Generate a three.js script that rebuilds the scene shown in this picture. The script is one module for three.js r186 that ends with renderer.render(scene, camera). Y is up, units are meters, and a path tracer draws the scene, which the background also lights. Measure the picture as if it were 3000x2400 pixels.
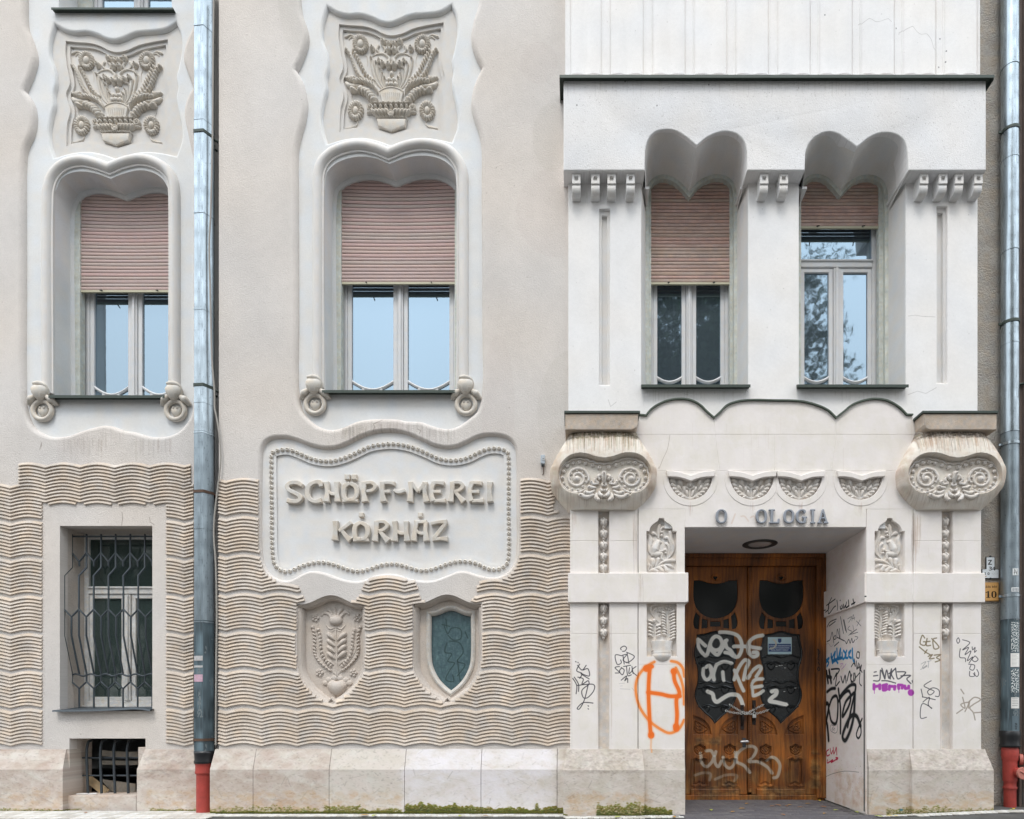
import * as THREE from 'three';
import { mergeGeometries, toCreasedNormals } from 'three/addons/utils/BufferGeometryUtils.js';
import { createNoise2D } from 'simplex-noise';

// ---------------------------------------------------------------- camera, sky, sun, exposure
// The photograph was taken with a level camera and a shifted lens. Its pixels (3000 x 2400) are turned into metres on
// upright planes: S metres per pixel on the plane z = 0 of the middle bay, D metres in front of the camera.
const D = 6.2, S = 0.0035, VX = 1690, VY = 2085, H = 1.036;
const scene = new THREE.Scene();
const camera = new THREE.PerspectiveCamera(2 * Math.atan(VY * S / D) * 180 / Math.PI, 2 * VX / (2 * VY), 0.1, 400);
camera.position.set(0, H, D);
camera.lookAt(0, H, 0);
camera.setViewOffset(2 * VX, 2 * VY, 0, 0, 3000, 2400);
const renderer = new THREE.WebGLRenderer({ antialias: true });
renderer.toneMapping = THREE.LinearToneMapping;
renderer.toneMappingExposure = 2.42;
renderer.shadowMap.enabled = true;
{
  const w = 256, h = 128, data = new Float32Array(w * h * 4), n = createNoise2D(rng(5));
  for (let y = 0; y < h; y++) for (let x = 0; x < w; x++) {
    const el = ((y + 0.5) / h - 0.5) * Math.PI, az = (x + 0.5) / w * 2 * Math.PI, s = Math.max(0, Math.sin(el));
    const cloud = 1 + 0.05 * n(Math.cos(az) * Math.cos(el) * 2.2, Math.sin(az) * Math.cos(el) * 2.2 + s);
    const l = (0.43 + 0.90 * s) * cloud, o = (y * w + x) * 4;
    const b = Math.min(1, s * 1.8);   // paler and warmer towards the horizon
    data[o] = (0.99 - 0.09 * b) * l; data[o + 1] = (0.975 - 0.005 * b) * l; data[o + 2] = (0.95 + 0.09 * b) * l; data[o + 3] = 1;
  }
  const sky = new THREE.DataTexture(data, w, h, THREE.RGBAFormat, THREE.FloatType);
  sky.mapping = THREE.EquirectangularReflectionMapping; sky.magFilter = THREE.LinearFilter; sky.needsUpdate = true;
  scene.background = sky; scene.environment = sky;
}
const sun = new THREE.DirectionalLight(new THREE.Color(1, 0.94, 0.86), 0.7);
sun.position.set(-2.2, 20, 9.5); sun.target.position.set(-0.5, 3, 0);
sun.castShadow = true; sun.shadow.radius = 34; sun.shadow.mapSize.set(4096, 4096);
Object.assign(sun.shadow.camera, { left: -9, right: 9, top: 9, bottom: -9, near: 1, far: 50 });
sun.name = 'sun'; scene.add(sun, sun.target);

// ---------------------------------------------------------------- helpers
function rng(a) { return () => { a = (a + 0x6d2b79f5) | 0; let t = Math.imul(a ^ (a >>> 15), 1 | a); t = (t + Math.imul(t ^ (t >>> 7), 61 | t)) ^ t; return ((t ^ (t >>> 14)) >>> 0) / 4294967296; }; }
const rand = rng(11);
const U = (z) => S * (D - z) / D, X = (px, z) => (px - VX) * U(z), Y = (py, z) => H + (VY - py) * U(z);
const zr = (ox, oy, k = 2.8747) => (x, y, c) => [ox + x / k, oy + y / k, c];   // a zoomed view's coordinates -> photo pixels
const R00 = zr(0, 0), R10 = zr(750, 0), R20 = zr(1500, 0), R30 = zr(2250, 0), R01 = zr(0, 600), R11 = zr(750, 600), R21 = zr(1500, 600), R31 = zr(2250, 600);
const R02 = zr(0, 1200), R12 = zr(750, 1200), R22 = zr(1500, 1200), R32 = zr(2250, 1200), R03 = zr(0, 1800), R13 = zr(750, 1800), R23 = zr(1500, 1800), R33 = zr(2250, 1800);
const map2 = (list, f) => list.map((p) => f(...p));
const W = (list, z) => list.map((p) => [X(p[0], z), Y(p[1], z), p[2]]);
// a smooth line through points; a third entry 'c' marks a corner
function spline(list, closed = false, step = 0.02) {
  let p = list.slice();
  if (closed) { const k = Math.max(0, p.findIndex((q) => q[2] === 'c')); p = [...p.slice(k), ...p.slice(0, k), p[k]]; }
  const out = []; let a = 0;
  const cornered = p.some((q) => q[2] === 'c');
  for (let i = 1; i < p.length; i++) {
    if (i < p.length - 1 && p[i][2] !== 'c') continue;
    const seg = p.slice(a, i + 1); a = i;
    const loop = closed && !cornered, c = new THREE.CatmullRomCurve3((loop ? seg.slice(0, -1) : seg).map((q) => new THREE.Vector3(q[0], q[1], 0)), loop, 'centripetal');
    const n = seg.length === 2 ? 1 : Math.max(2, Math.ceil(c.getLength() / step));
    const pts = c.getPoints(n); if (out.length) pts.shift();
    for (const q of pts) out.push([q.x, q.y]);
  }
  if (closed && Math.hypot(out[0][0] - out.at(-1)[0], out[0][1] - out.at(-1)[1]) < 1e-6) out.pop();
  return out;
}
const shapeOf = (pts, ...holes) => { const s = new THREE.Shape(pts.map((p) => new THREE.Vector2(p[0], p[1]))); for (const h of holes) s.holes.push(new THREE.Path(h.map((p) => new THREE.Vector2(p[0], p[1])))); return s; };
const rectPts = (x0, x1, y0, y1) => [[x0, y0], [x1, y0], [x1, y1], [x0, y1]];
// an upright slab with its front at z = front; round > 0 rounds the front edges inwards by that much
function plate(shape, front, depth, round = 0, seg = 1, crease = 0.3) {
  const o = round ? { depth: Math.max(0.0005, depth - 2 * round), bevelEnabled: true, bevelThickness: round, bevelSize: round, bevelOffset: -round, bevelSegments: seg } : { depth, bevelEnabled: false };
  let g = new THREE.ExtrudeGeometry(shape, o);
  g.translate(0, 0, front - (round ? Math.max(0.0005, depth - 2 * round) + round : depth));
  return seg > 1 ? toCreasedNormals(g, crease) : g;
}
const slab = (x0, x1, y0, y1, back, front, round = 0.003, seg = 1) => plate(shapeOf(rectPts(x0, x1, y0, y1)), front, front - back, round, seg);
function boxUV(g, k = 1) {   // uv in metres, by the direction that each face mostly looks in
  const p = g.attributes.position, n = g.attributes.normal, uv = new Float32Array(p.count * 2);
  for (let i = 0; i < p.count; i++) {
    const ax = Math.abs(n.getX(i)), ay = Math.abs(n.getY(i)), az = Math.abs(n.getZ(i));
    if (az >= ax && az >= ay) { uv[2 * i] = p.getX(i) * k; uv[2 * i + 1] = p.getY(i) * k; } else if (ax >= ay) { uv[2 * i] = p.getZ(i) * k + 0.37; uv[2 * i + 1] = p.getY(i) * k; } else { uv[2 * i] = p.getX(i) * k; uv[2 * i + 1] = p.getZ(i) * k + 0.71; }
  }
  g.setAttribute('uv', new THREE.BufferAttribute(uv, 2));
  return g;
}
function sheetUV(g, x0, x1, y0, y1) {   // uv 0..1 across a print that covers x0..x1, y0..y1
  const p = g.attributes.position, uv = new Float32Array(p.count * 2);
  for (let i = 0; i < p.count; i++) { uv[2 * i] = (p.getX(i) - x0) / (x1 - x0); uv[2 * i + 1] = (p.getY(i) - y0) / (y1 - y0); }
  g.setAttribute('uv', new THREE.BufferAttribute(uv, 2));
  return g;
}
function joined(list) {
  list = [].concat(list).map((g) => { g = g.index ? g.toNonIndexed() : g; for (const k of Object.keys(g.attributes)) if (!['position', 'normal', 'uv'].includes(k)) g.deleteAttribute(k); if (!g.attributes.normal) g.computeVertexNormals(); if (!g.attributes.uv) g.setAttribute('uv', new THREE.BufferAttribute(new Float32Array(g.attributes.position.count * 2), 2)); g.morphAttributes = {}; return g; });
  return list.length === 1 ? list[0] : mergeGeometries(list);
}
function mirrored(g, axis) {
  g = (g.index ? g.toNonIndexed() : g.clone());
  const p = g.attributes.position, n = g.attributes.normal;
  for (let i = 0; i < p.count; i++) { p.setX(i, 2 * axis - p.getX(i)); n.setX(i, -n.getX(i)); }
  for (const a of Object.values(g.attributes)) for (let t = 0; t < a.count; t += 3) for (let c = 0; c < a.itemSize; c++) { const q = a.array[(t + 1) * a.itemSize + c]; a.array[(t + 1) * a.itemSize + c] = a.array[(t + 2) * a.itemSize + c]; a.array[(t + 2) * a.itemSize + c] = q; }
  return g;
}
const used = {};
const numbered = (name) => { const n = used[name] = (used[name] ?? -1) + 1; return n ? name + '_' + String(n).padStart(3, '0') : name; };
function add(name, geoms, mat, parent, print) {   // one named mesh
  let g = joined(geoms);
  if (print) sheetUV(g, ...print); else boxUV(g);
  const m = new THREE.Mesh(g, mat);
  m.name = parent ? name : numbered(name); m.castShadow = m.receiveShadow = true; (parent ?? scene).add(m);
  return m;
}
const group = (name, parent, x = 0, y = 0, z = 0) => { const g = new THREE.Group(); g.name = parent ? name : numbered(name); g.position.set(x, y, z); (parent ?? scene).add(g); return g; };
const tag = (o, label, category, grp, kind) => { Object.assign(o.userData, { label, category }); if (grp) o.userData.group = grp; if (kind) o.userData.kind = kind; return o; };
const structure = (o) => { o.userData.kind = 'structure'; return o; };
// a profile [[sideways, outwards], ...] swept along a flat line; the line keeps its height z
function lineNormals(path, closed) {   // to the side that lies left of the way along the line, longer where it turns
  const n = path.length;
  return path.map((b, i) => {
    const a = path[closed ? (i + n - 1) % n : Math.max(0, i - 1)], c = path[closed ? (i + 1) % n : Math.min(n - 1, i + 1)];
    let d1 = [b[0] - a[0], b[1] - a[1]], d2 = [c[0] - b[0], c[1] - b[1]], l1 = Math.hypot(...d1), l2 = Math.hypot(...d2);
    if (l1 < 1e-9) { d1 = d2; l1 = l2; } if (l2 < 1e-9) { d2 = d1; l2 = l1; }
    const n1 = [-d1[1] / l1, d1[0] / l1], n2 = [-d2[1] / l2, d2[0] / l2], nn = [n1[0] + n2[0], n1[1] + n2[1]], l = Math.hypot(...nn) || 1, k = Math.min(2, 1 / Math.max(0.3, (nn[0] * n1[0] + nn[1] * n1[1]) / l));
    return [nn[0] / l * k, nn[1] / l * k];
  });
}
function sweep(path, profile, z, closed = false) {
  const n = path.length, m = profile.length, pos = [], idx = [], nn = lineNormals(path, closed);
  path.forEach((b, i) => { for (const [s, o] of profile) pos.push(b[0] + nn[i][0] * s, b[1] + nn[i][1] * s, z + o); });
  for (let i = 0; i < n - (closed ? 0 : 1); i++) for (let j = 0; j < m - 1; j++) { const a = i * m + j, b = ((i + 1) % n) * m + j; idx.push(a, a + 1, b, b, a + 1, b + 1); }
  if (!closed) for (const e of [0, n - 1]) for (let j = 1; j < m - 1; j++) e ? idx.push(e * m, e * m + j + 1, e * m + j) : idx.push(0, j, j + 1);
  let g = new THREE.BufferGeometry(); g.setAttribute('position', new THREE.Float32BufferAttribute(pos, 3)); g.setIndex(idx);
  g = g.toNonIndexed(); g.computeVertexNormals();
  return toCreasedNormals(g, 0.7);
}
// a limb of round section through [x, y, radius, z]; flat < 1 squashes it towards the wall
function limb(points, flat = 0.8, rs = 7, per = 5, smooth = true) {
  const v = points.map((p) => new THREE.Vector3(p[0], p[1], p[3] ?? 0)), rr = points.map((p) => p[2]);
  let pts = v, rad = rr;
  if (smooth && v.length > 2) { const c = new THREE.CatmullRomCurve3(v, false, 'centripetal'), n = (v.length - 1) * per; pts = []; rad = []; for (let i = 0; i <= n; i++) { const t = i / n, f = t * (v.length - 1), k = Math.min(v.length - 2, Math.floor(f)); pts.push(c.getPoint(t)); rad.push(rr[k] + (rr[k + 1] - rr[k]) * (f - k)); } }
  const first = pts[0], last = pts.at(-1), d0 = pts[1].clone().sub(first).normalize(), d1 = last.clone().sub(pts.at(-2)).normalize(), r0 = rad[0], r1 = rad.at(-1);
  pts = [first.clone().addScaledVector(d0, -r0 * 0.9), first.clone().addScaledVector(d0, -r0 * 0.55), ...pts, last.clone().addScaledVector(d1, r1 * 0.55), last.clone().addScaledVector(d1, r1 * 0.9)];
  rad = [r0 * 0.15, r0 * 0.8, ...rad, r1 * 0.8, r1 * 0.15];
  const pos = [], idx = [], up = new THREE.Vector3(0, 0, 1), t = new THREE.Vector3(), a = new THREE.Vector3(), b = new THREE.Vector3();
  pts.forEach((p, i) => {
    t.copy(pts[Math.min(pts.length - 1, i + 1)]).sub(pts[Math.max(0, i - 1)]).normalize();
    a.crossVectors(Math.abs(t.z) > 0.95 ? new THREE.Vector3(1, 0, 0) : up, t).normalize(); b.crossVectors(t, a);
    for (let k = 0; k < rs; k++) { const q = k / rs * 2 * Math.PI, c = Math.cos(q) * rad[i], s = Math.sin(q) * rad[i] * flat; pos.push(p.x + a.x * c + b.x * s, p.y + a.y * c + b.y * s, p.z + a.z * c + b.z * s); }
  });
  for (let i = 0; i < pts.length - 1; i++) for (let k = 0; k < rs; k++) { const A = i * rs + k, B = i * rs + (k + 1) % rs, C = A + rs, E = B + rs; idx.push(A, B, C, B, E, C); }
  const g = new THREE.BufferGeometry(); g.setAttribute('position', new THREE.Float32BufferAttribute(pos, 3)); g.setIndex(idx); g.computeVertexNormals();
  return g;
}
const ballBase = new THREE.SphereGeometry(1, 10, 7), drop = ballBase.clone();
{ const p = drop.attributes.position; for (let i = 0; i < p.count; i++) { const f = 1 + 0.42 * p.getX(i); p.setY(i, p.getY(i) * f); p.setZ(i, p.getZ(i) * f); } drop.computeVertexNormals(); }
const ball = (x, y, rx, ry = rx, rz = rx, z = 0) => ballBase.clone().scale(rx, ry, rz).translate(x, y, z);
const petal = (x, y, angle, len, wid, hgt, z = 0) => drop.clone().scale(len / 2, wid / 2, hgt).rotateZ(angle).translate(x, y, z);   // fat end towards angle
const pitted = new THREE.LatheGeometry([[0.02, 0.42], [0.22, 0.5], [0.24, 0.86], [0.4, 0.94], [0.75, 0.68], [0.98, 0.2], [1, -0.1]].map((p) => new THREE.Vector2(...p)), 12).rotateX(Math.PI / 2);
const bud = (x, y, r, z = 0) => pitted.clone().scale(r, r, r).translate(x, y, z);   // a round bud with a pit in its tip

// ---------------------------------------------------------------- computed textures and materials
const canvasOf = (w, h) => { const c = document.createElement('canvas'); c.width = w; c.height = h; return c; };
function canvasTexture(c, color = true) { const t = new THREE.CanvasTexture(c); t.colorSpace = color ? THREE.SRGBColorSpace : THREE.NoColorSpace; t.wrapS = t.wrapT = THREE.RepeatWrapping; t.magFilter = THREE.LinearFilter; return t; }
function dataTexture(w, h, f, color = true) {   // f(x, y) -> value or [r, g, b], 0..1, sRGB for colours
  const d = new Uint8Array(w * h * 4);
  for (let y = 0; y < h; y++) for (let x = 0; x < w; x++) { const v = f(x, y), o = (y * w + x) * 4; for (let c = 0; c < 3; c++) d[o + c] = 255 * Math.min(1, Math.max(0, v.length ? v[c] : v)); d[o + 3] = 255; }
  const t = new THREE.DataTexture(d, w, h); t.colorSpace = color ? THREE.SRGBColorSpace : THREE.NoColorSpace; t.wrapS = t.wrapT = THREE.RepeatWrapping; t.magFilter = THREE.LinearFilter; t.needsUpdate = true;
  return t;
}
const sized = (t, mx, my = mx) => { const c = t.clone(); c.repeat.set(1 / mx, 1 / my); c.needsUpdate = true; return c; };
// noise that repeats after w x h cells
function tileNoise(seed, w, h) { const r = rng(seed), a = Float32Array.from({ length: w * h }, r), s = (t) => t * t * (3 - 2 * t); return (x, y) => { const i = Math.floor(x), j = Math.floor(y), u = s(x - i), v = s(y - j), g = (p, q) => a[((q % h) + h) % h * w + ((p % w) + w) % w]; return (g(i, j) * (1 - u) + g(i + 1, j) * u) * (1 - v) + (g(i, j + 1) * (1 - u) + g(i + 1, j + 1) * u) * v; }; }
const n2 = createNoise2D(rng(3)), fbm = (x, y, o = 4) => { let s = 0, a = 0.5; for (let i = 0; i < o; i++) { s += a * n2(x, y); x = x * 2.03 + 7.1; y = y * 2.03 - 3.3; a *= 0.5; } return s; };
// plaster: blotches, grain and a few dark specks, as brightness around 1
function plasterMap(seed, blotch, grain, speck, tint = 0.02) {
  const N = 1024, a = tileNoise(seed, 7, 7), b = tileNoise(seed + 1, 23, 23), c = tileNoise(seed + 2, 90, 90), e = tileNoise(seed + 3, 340, 340), r = rng(seed + 4);
  return dataTexture(N, N, (x, y) => {
    const u = x / N, v = y / N, l = 0.90 + blotch * ((a(u * 7, v * 7) - 0.5) * 1.1 + (b(u * 23, v * 23) - 0.5) * 0.7 + (c(u * 90, v * 90) - 0.5) * 0.35) + grain * ((e(u * 340, v * 340) - 0.5) + (r() - 0.5)) - (c(u * 90, v * 90) > 0.8 && r() < speck ? 0.22 : 0);
    const w = (b(u * 23 + 5, v * 23) - 0.5) * tint;
    return [l + w, l, l - w * 1.3];
  });
}
const bumpFine = (() => { const a = tileNoise(61, 128, 128), b = tileNoise(62, 60, 60), r = rng(63); return dataTexture(512, 512, (x, y) => 0.5 + 0.55 * (a(x / 4, y / 4) - 0.5) + 0.35 * (b(x / 512 * 60, y / 512 * 60) - 0.5) + 0.2 * (r() - 0.5), false); })();
const bumpSoft = (() => { const a = tileNoise(64, 24, 24), b = tileNoise(65, 9, 9); return dataTexture(256, 256, (x, y) => 0.5 + 0.4 * (a(x / 256 * 24, y / 256 * 24) - 0.5) + 0.5 * (b(x / 256 * 9, y / 256 * 9) - 0.5), false); })();
const col = (r, g, b) => new THREE.Color().setRGB(r, g, b);
const std = (o) => new THREE.MeshStandardMaterial({ roughness: 0.9, side: THREE.DoubleSide, ...o });
const pm1 = plasterMap(100, 0.045, 0.07, 0.10), pm2 = plasterMap(200, 0.025, 0.022, 0.02), pm3 = plasterMap(300, 0.09, 0.06, 0.12, 0.04);
const M = {
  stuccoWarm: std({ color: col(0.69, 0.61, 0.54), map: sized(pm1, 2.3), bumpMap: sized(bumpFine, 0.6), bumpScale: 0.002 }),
  panel: std({ color: col(0.88, 0.88, 0.875), map: sized(pm2, 2.2), bumpMap: sized(bumpSoft, 0.7), bumpScale: 0.0012 }),
  bayWhite: std({ color: col(0.90, 0.89, 0.885), map: sized(pm1, 2.9), bumpMap: sized(bumpFine, 0.6), bumpScale: 0.0022 }),
  pierWhite: std({ color: col(0.90, 0.88, 0.86), map: sized(pm2, 1.9), bumpMap: sized(bumpSoft, 0.5), bumpScale: 0.001 }),
  roll: std({ color: col(0.83, 0.80, 0.77), map: sized(pm2, 1.3) }),
  slabStone: std({ color: col(0.79, 0.755, 0.715), map: sized(pm2, 1.1) }),
  carved: std({ color: col(0.76, 0.70, 0.62), map: sized(pm3, 0.9) }),
  wave: std({ color: col(0.69, 0.595, 0.505), map: sized(pm3, 1.7), bumpMap: sized(bumpFine, 0.5), bumpScale: 0.0012 }),
  plaque: std({ color: col(0.89, 0.875, 0.86), map: sized(pm2, 1.5), bumpMap: sized(bumpSoft, 0.4), bumpScale: 0.0008 }),
  letter: std({ color: col(0.78, 0.72, 0.64), map: sized(pm3, 1.1) }),
  rough: std({ color: col(0.50, 0.455, 0.40), map: sized(pm3, 1.4), bumpMap: sized(bumpFine, 0.9), bumpScale: 0.011 }),
  abacus: std({ color: col(0.62, 0.52, 0.43), map: sized(pm3, 0.6), bumpMap: sized(bumpFine, 0.4), bumpScale: 0.003 }),
  flash: std({ color: col(0.045, 0.06, 0.05), roughness: 0.55, metalness: 0.3 }),
  flashEdge: std({ color: col(0.055, 0.075, 0.055), roughness: 0.6 }),
  frame: std({ color: col(0.82, 0.82, 0.83), roughness: 0.6, map: sized(pm2, 0.8) }),
  guide: std({ color: col(0.68, 0.70, 0.64), roughness: 0.6, map: sized(pm3, 0.5) }),
  oldFrame: std({ color: col(0.84, 0.82, 0.79), roughness: 0.75, map: sized(pm3, 0.4) }),
  rail: std({ color: col(0.52, 0.49, 0.36), roughness: 0.6 }),
  dark: std({ color: col(0.018, 0.02, 0.022), roughness: 0.8 }),
  steel: std({ color: col(0.055, 0.068, 0.08), roughness: 0.5, metalness: 0.3 }),
  room: std({ color: col(0.30, 0.31, 0.31), roughness: 1 }),
  shade: std({ color: col(0.55, 0.62, 0.70), roughness: 1 }),
  rubber: std({ color: col(0.012, 0.013, 0.015), roughness: 0.35 }),
  tileWhite: std({ color: col(0.80, 0.78, 0.73), roughness: 0.5, map: sized(pm3, 0.7) }),
  card: std({ color: col(0.50, 0.37, 0.22), roughness: 0.95, map: sized(pm3, 0.5) }),
  paperboard: std({ color: col(0.34, 0.30, 0.25), roughness: 0.95, map: sized(pm3, 0.5) }),
  metalLetter: std({ color: col(0.30, 0.32, 0.36), roughness: 0.42, metalness: 0.45 }),
};
M.slats = [0, 1, 2, 3].map((k) => std({ color: col(0.68 - 0.025 * k, 0.475 + 0.014 * (k % 2), 0.445), roughness: 0.7, map: sized(pm2, 0.8 + 0.1 * k) }));
M.slatsWarm = [0, 1, 2, 3].map((k) => std({ color: col(0.65 - 0.02 * k, 0.43 + 0.012 * (k % 2), 0.37), roughness: 0.7, map: sized(pm3, 0.8 + 0.1 * k) }));
// window panes with a mirroring sun film; the ground floor panes are plain old glass
M.film = new THREE.MeshPhysicalMaterial({ color: col(0.32, 0.425, 0.51), roughness: 0.03, metalness: 0.8, transmission: 1, thickness: 0, ior: 1.6, bumpMap: sized(bumpSoft, 0.9), bumpScale: 0.00018 });
M.glass = new THREE.MeshPhysicalMaterial({ color: col(0.34, 0.46, 0.44), roughness: 0.05, metalness: 0.12, transmission: 1, thickness: 0, ior: 1.55 });
M.bodyGlass = new THREE.MeshPhysicalMaterial({ color: col(0.045, 0.10, 0.115), roughness: 0.3, ior: 1.5 });

// the stucco of the two window bays: one print in metres with blotches, rain streaks, specks and hairline cracks
const stuccoPrint = [-9, 0.2, 0, 9.7];
{
  const w = 1940, h = 2048, c = canvasOf(w, h), k = c.getContext('2d'), u = (x) => (x - stuccoPrint[0]) / 9.2 * w, v = (y) => h - y / 9.7 * h, r = rng(91);
  const im = k.createImageData(w, h), nA = createNoise2D(rng(92));
  for (let y = 0; y < h; y++) for (let x = 0; x < w; x++) { const a = nA(x * 0.0022, y * 0.0022) * 0.5 + nA(x * 0.008 + 9, y * 0.006) * 0.35 + nA(x * 0.03, y * 0.03) * 0.2, t = nA(x * 0.003 + 40, y * 0.003), g = (r() - 0.5) * 13, o = (y * w + x) * 4, l = 232 + a * 10 + g; im.data[o] = l + t * 2.5; im.data[o + 1] = l - 0.5; im.data[o + 2] = l - 1 - t * 3; im.data[o + 3] = 255; }
  k.putImageData(im, 0, 0);
  for (let i = 0; i < 900; i++) { k.fillStyle = `rgba(110,100,94,${0.1 + r() * 0.25})`; const x = r() * w, y = r() * h; k.fillRect(x, y, 1 + r() * 1.6, 1 + r() * 1.6); }
  const streak = (px0, px1, py, z, n, len, a) => { for (let i = 0; i < n; i++) { const px = px0 + r() * (px1 - px0), L = len * (0.3 + r()); k.fillStyle = `rgba(${r() < 0.5 ? '128,118,106' : '104,100,94'},${a * (0.3 + r())})`; k.fillRect(u(X(px, z)), v(Y(py + (r() - 0.3) * 16, z)), 1 + r() * 3, L); } };
  streak(180, 300, 1282, ZSTR(), 60, 34, 0.06); streak(380, 500, 1284, ZSTR(), 60, 34, 0.06); streak(290, 360, 1258, ZSTR(), 30, 40, 0.05); streak(940, 1240, 1236, 0, 150, 24, 0.07); streak(1000, 1070, 1250, 0, 60, 30, 0.08); streak(1230, 1330, 1250, 0, 60, 30, 0.08); streak(770, 1500, 1290, 0, 60, 20, 0.05);
  for (let i = 0; i < 34; i++) { k.fillStyle = `rgba(130,120,112,${0.02 + r() * 0.03})`; k.beginPath(); k.ellipse(r() * w, r() * h, 20 + r() * 90, 30 + r() * 160, 0, 0, 7); k.fill(); }
  k.strokeStyle = 'rgba(96,84,76,0.55)'; k.lineWidth = 1.1;
  const crack = (pts, z) => { k.beginPath(); pts.forEach((p, i) => { const a = [u(X(p[0], z)), v(Y(p[1], z))]; i ? k.lineTo(...a) : k.moveTo(...a); }); k.stroke(); };
  crack([[1095, 1242], [1108, 1236], [1120, 1230]], 0); crack([[1094, 1242], [1097, 1252], [1092, 1264]], 0); crack([[1222, 1256], [1232, 1262], [1228, 1272]], 0); crack([[120, 1310], [122, 1296], [116, 1318]], -0.17); crack([[437, 1515], [440, 1530], [452, 1538]], -0.17); crack([[357, 1500], [359, 1520], [356, 1540]], -0.17);
  M.stucco = std({ color: col(0.79, 0.735, 0.69), map: canvasTexture(c), bumpMap: sized(bumpFine, 1), bumpScale: 0.0028 });
  M.stucco.bumpMap.repeat.set(9.2 / 0.55, 9.7 / 0.55);
}
function ZSTR() { return -0.17; }

// ---------------------------------------------------------------- the building
const building = tag(group('hospital_building'), 'pale stuccoed hospital with wavy ridged base, carved portal and oak door', 'building');
const ZL = -0.17;                                  // the bay beside the long drainpipe stands back
const TOP = 9.6, LEFT = -9, STRIP = 4.95;          // how far the walls go on outside the picture
const GR = (x) => Math.max(0, Math.min(0.06, (x - 2.9) * 0.045));   // the pavement rises a little beside the portal

// --- outlines, in photo pixels
const surroundL = [[84, -240, 'c'], [84, -10, 'c'], ...map2([[243, 20], [250, 250], [290, 360], [328, 510], [300, 640], [238, 790, 'c'], [300, 890], [320, 1010], [300, 1150], [245, 1280], [230, 1400], [228, 1700]], R00),
  ...map2([[228, 700], [228, 1500]], R01), ...map2([[240, 0], [300, 150], [400, 218], [500, 238], [600, 225], [700, 190], [800, 160], [900, 140], [960, 146], [1060, 182], [1150, 196], [1270, 230], [1400, 235], [1520, 190], [1600, 100], [1632, 0]], R02),
  [569, 1150, 'c'], [569, 470, 'c'], ...map2([[1600, 1190], [1562, 960], [1590, 840], [1638, 760, 'c'], [1592, 640], [1556, 520], [1578, 380], [1638, 240]], R00), [571, 60, 'c'], [571, -240, 'c']];
const surroundM = [[882, -240, 'c'], ...map2([[380, -20, 'c'], [402, 150], [432, 230], [452, 330], [440, 420], [400, 530], [355, 618, 'c'], [400, 700], [434, 830], [440, 930], [420, 1050], [384, 1180], [364, 1290], [361, 1600]], R10),
  ...map2([[363, 300], [365, 1000], [368, 1600]], R11), ...map2([[402, 20], [480, 110], [560, 160], [640, 178], [730, 162], [850, 110], [960, 90], [1075, 86], [1200, 90], [1270, 104], [1400, 112], [1480, 140], [1570, 165], [1640, 168], [1700, 150], [1790, 90], [1866, 20]], R12),
  ...map2([[1904, 1600], [1905, 1000], [1904, 300]], R11), ...map2([[1900, 1600], [1898, 1260], [1880, 1150], [1830, 1000], [1812, 900], [1832, 760], [1862, 680], [1900, 600, 'c'], [1842, 480], [1812, 350], [1832, 200], [1870, 80], [1884, -20, 'c']], R10), [1405, -240, 'c']];
const openingL = map2([[460, 1630], [470, 1600], [520, 1500], [600, 1455], [700, 1444], [810, 1462], [930, 1505, 'c'], [1060, 1456], [1190, 1434], [1300, 1460], [1375, 1515], [1412, 1585], [1420, 1630]], R00);
openingL.unshift([160, 1166, 'c']); openingL.push([494, 1166, 'c']);
const openingM = map2([[583, 1520], [600, 1450], [660, 1385], [760, 1338], [880, 1318], [1000, 1332], [1125, 1380, 'c'], [1260, 1330], [1400, 1310], [1530, 1330], [1620, 1380], [1670, 1440], [1685, 1520]], R10);
openingM.unshift([953, 1151, 'c']); openingM.push([1336, 1151, 'c']);
const slabOut = map2([[603, 62, 'c'], [680, 108], [770, 130], [880, 126], [960, 148], [1050, 188], [1125, 198], [1200, 176], [1300, 134], [1420, 122], [1520, 112], [1580, 92], [1645, 48, 'c'], [1678, 130], [1690, 250], [1662, 420], [1642, 500], [1654, 600], [1642, 680], [1665, 820], [1690, 950], [1688, 1060], [1645, 1185, 'c'], [1540, 1162], [1400, 1146], [1280, 1160], [1143, 1213, 'c'], [1000, 1165], [880, 1146], [740, 1160], [600, 1200, 'c'], [570, 1100], [556, 980], [576, 850], [600, 750], [596, 650], [614, 560], [600, 430], [566, 330], [566, 200]], R10);
const slabIn = map2([[700, 207, 'c'], [800, 216], [920, 226], [1000, 250], [1080, 290], [1150, 302], [1230, 285], [1330, 242], [1450, 214], [1580, 192, 'c'], [1580, 320], [1562, 480], [1574, 580], [1590, 655], [1568, 740], [1580, 900], [1576, 1125, 'c'], [1480, 1104], [1330, 1096], [1143, 1143, 'c'], [960, 1098], [820, 1094], [703, 1115, 'c'], [712, 920], [738, 800], [702, 668], [734, 570], [712, 430], [696, 310]], R10);
// the relief slab of the bay that stands back is the same slab, placed lower
const lowerSlab = (p) => R00(585 + ((p[0] - 750) * 2.8747 - 730) * 0.976, 440 + (p[1] * 2.8747 - 300) * 0.975, p[2]);

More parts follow.
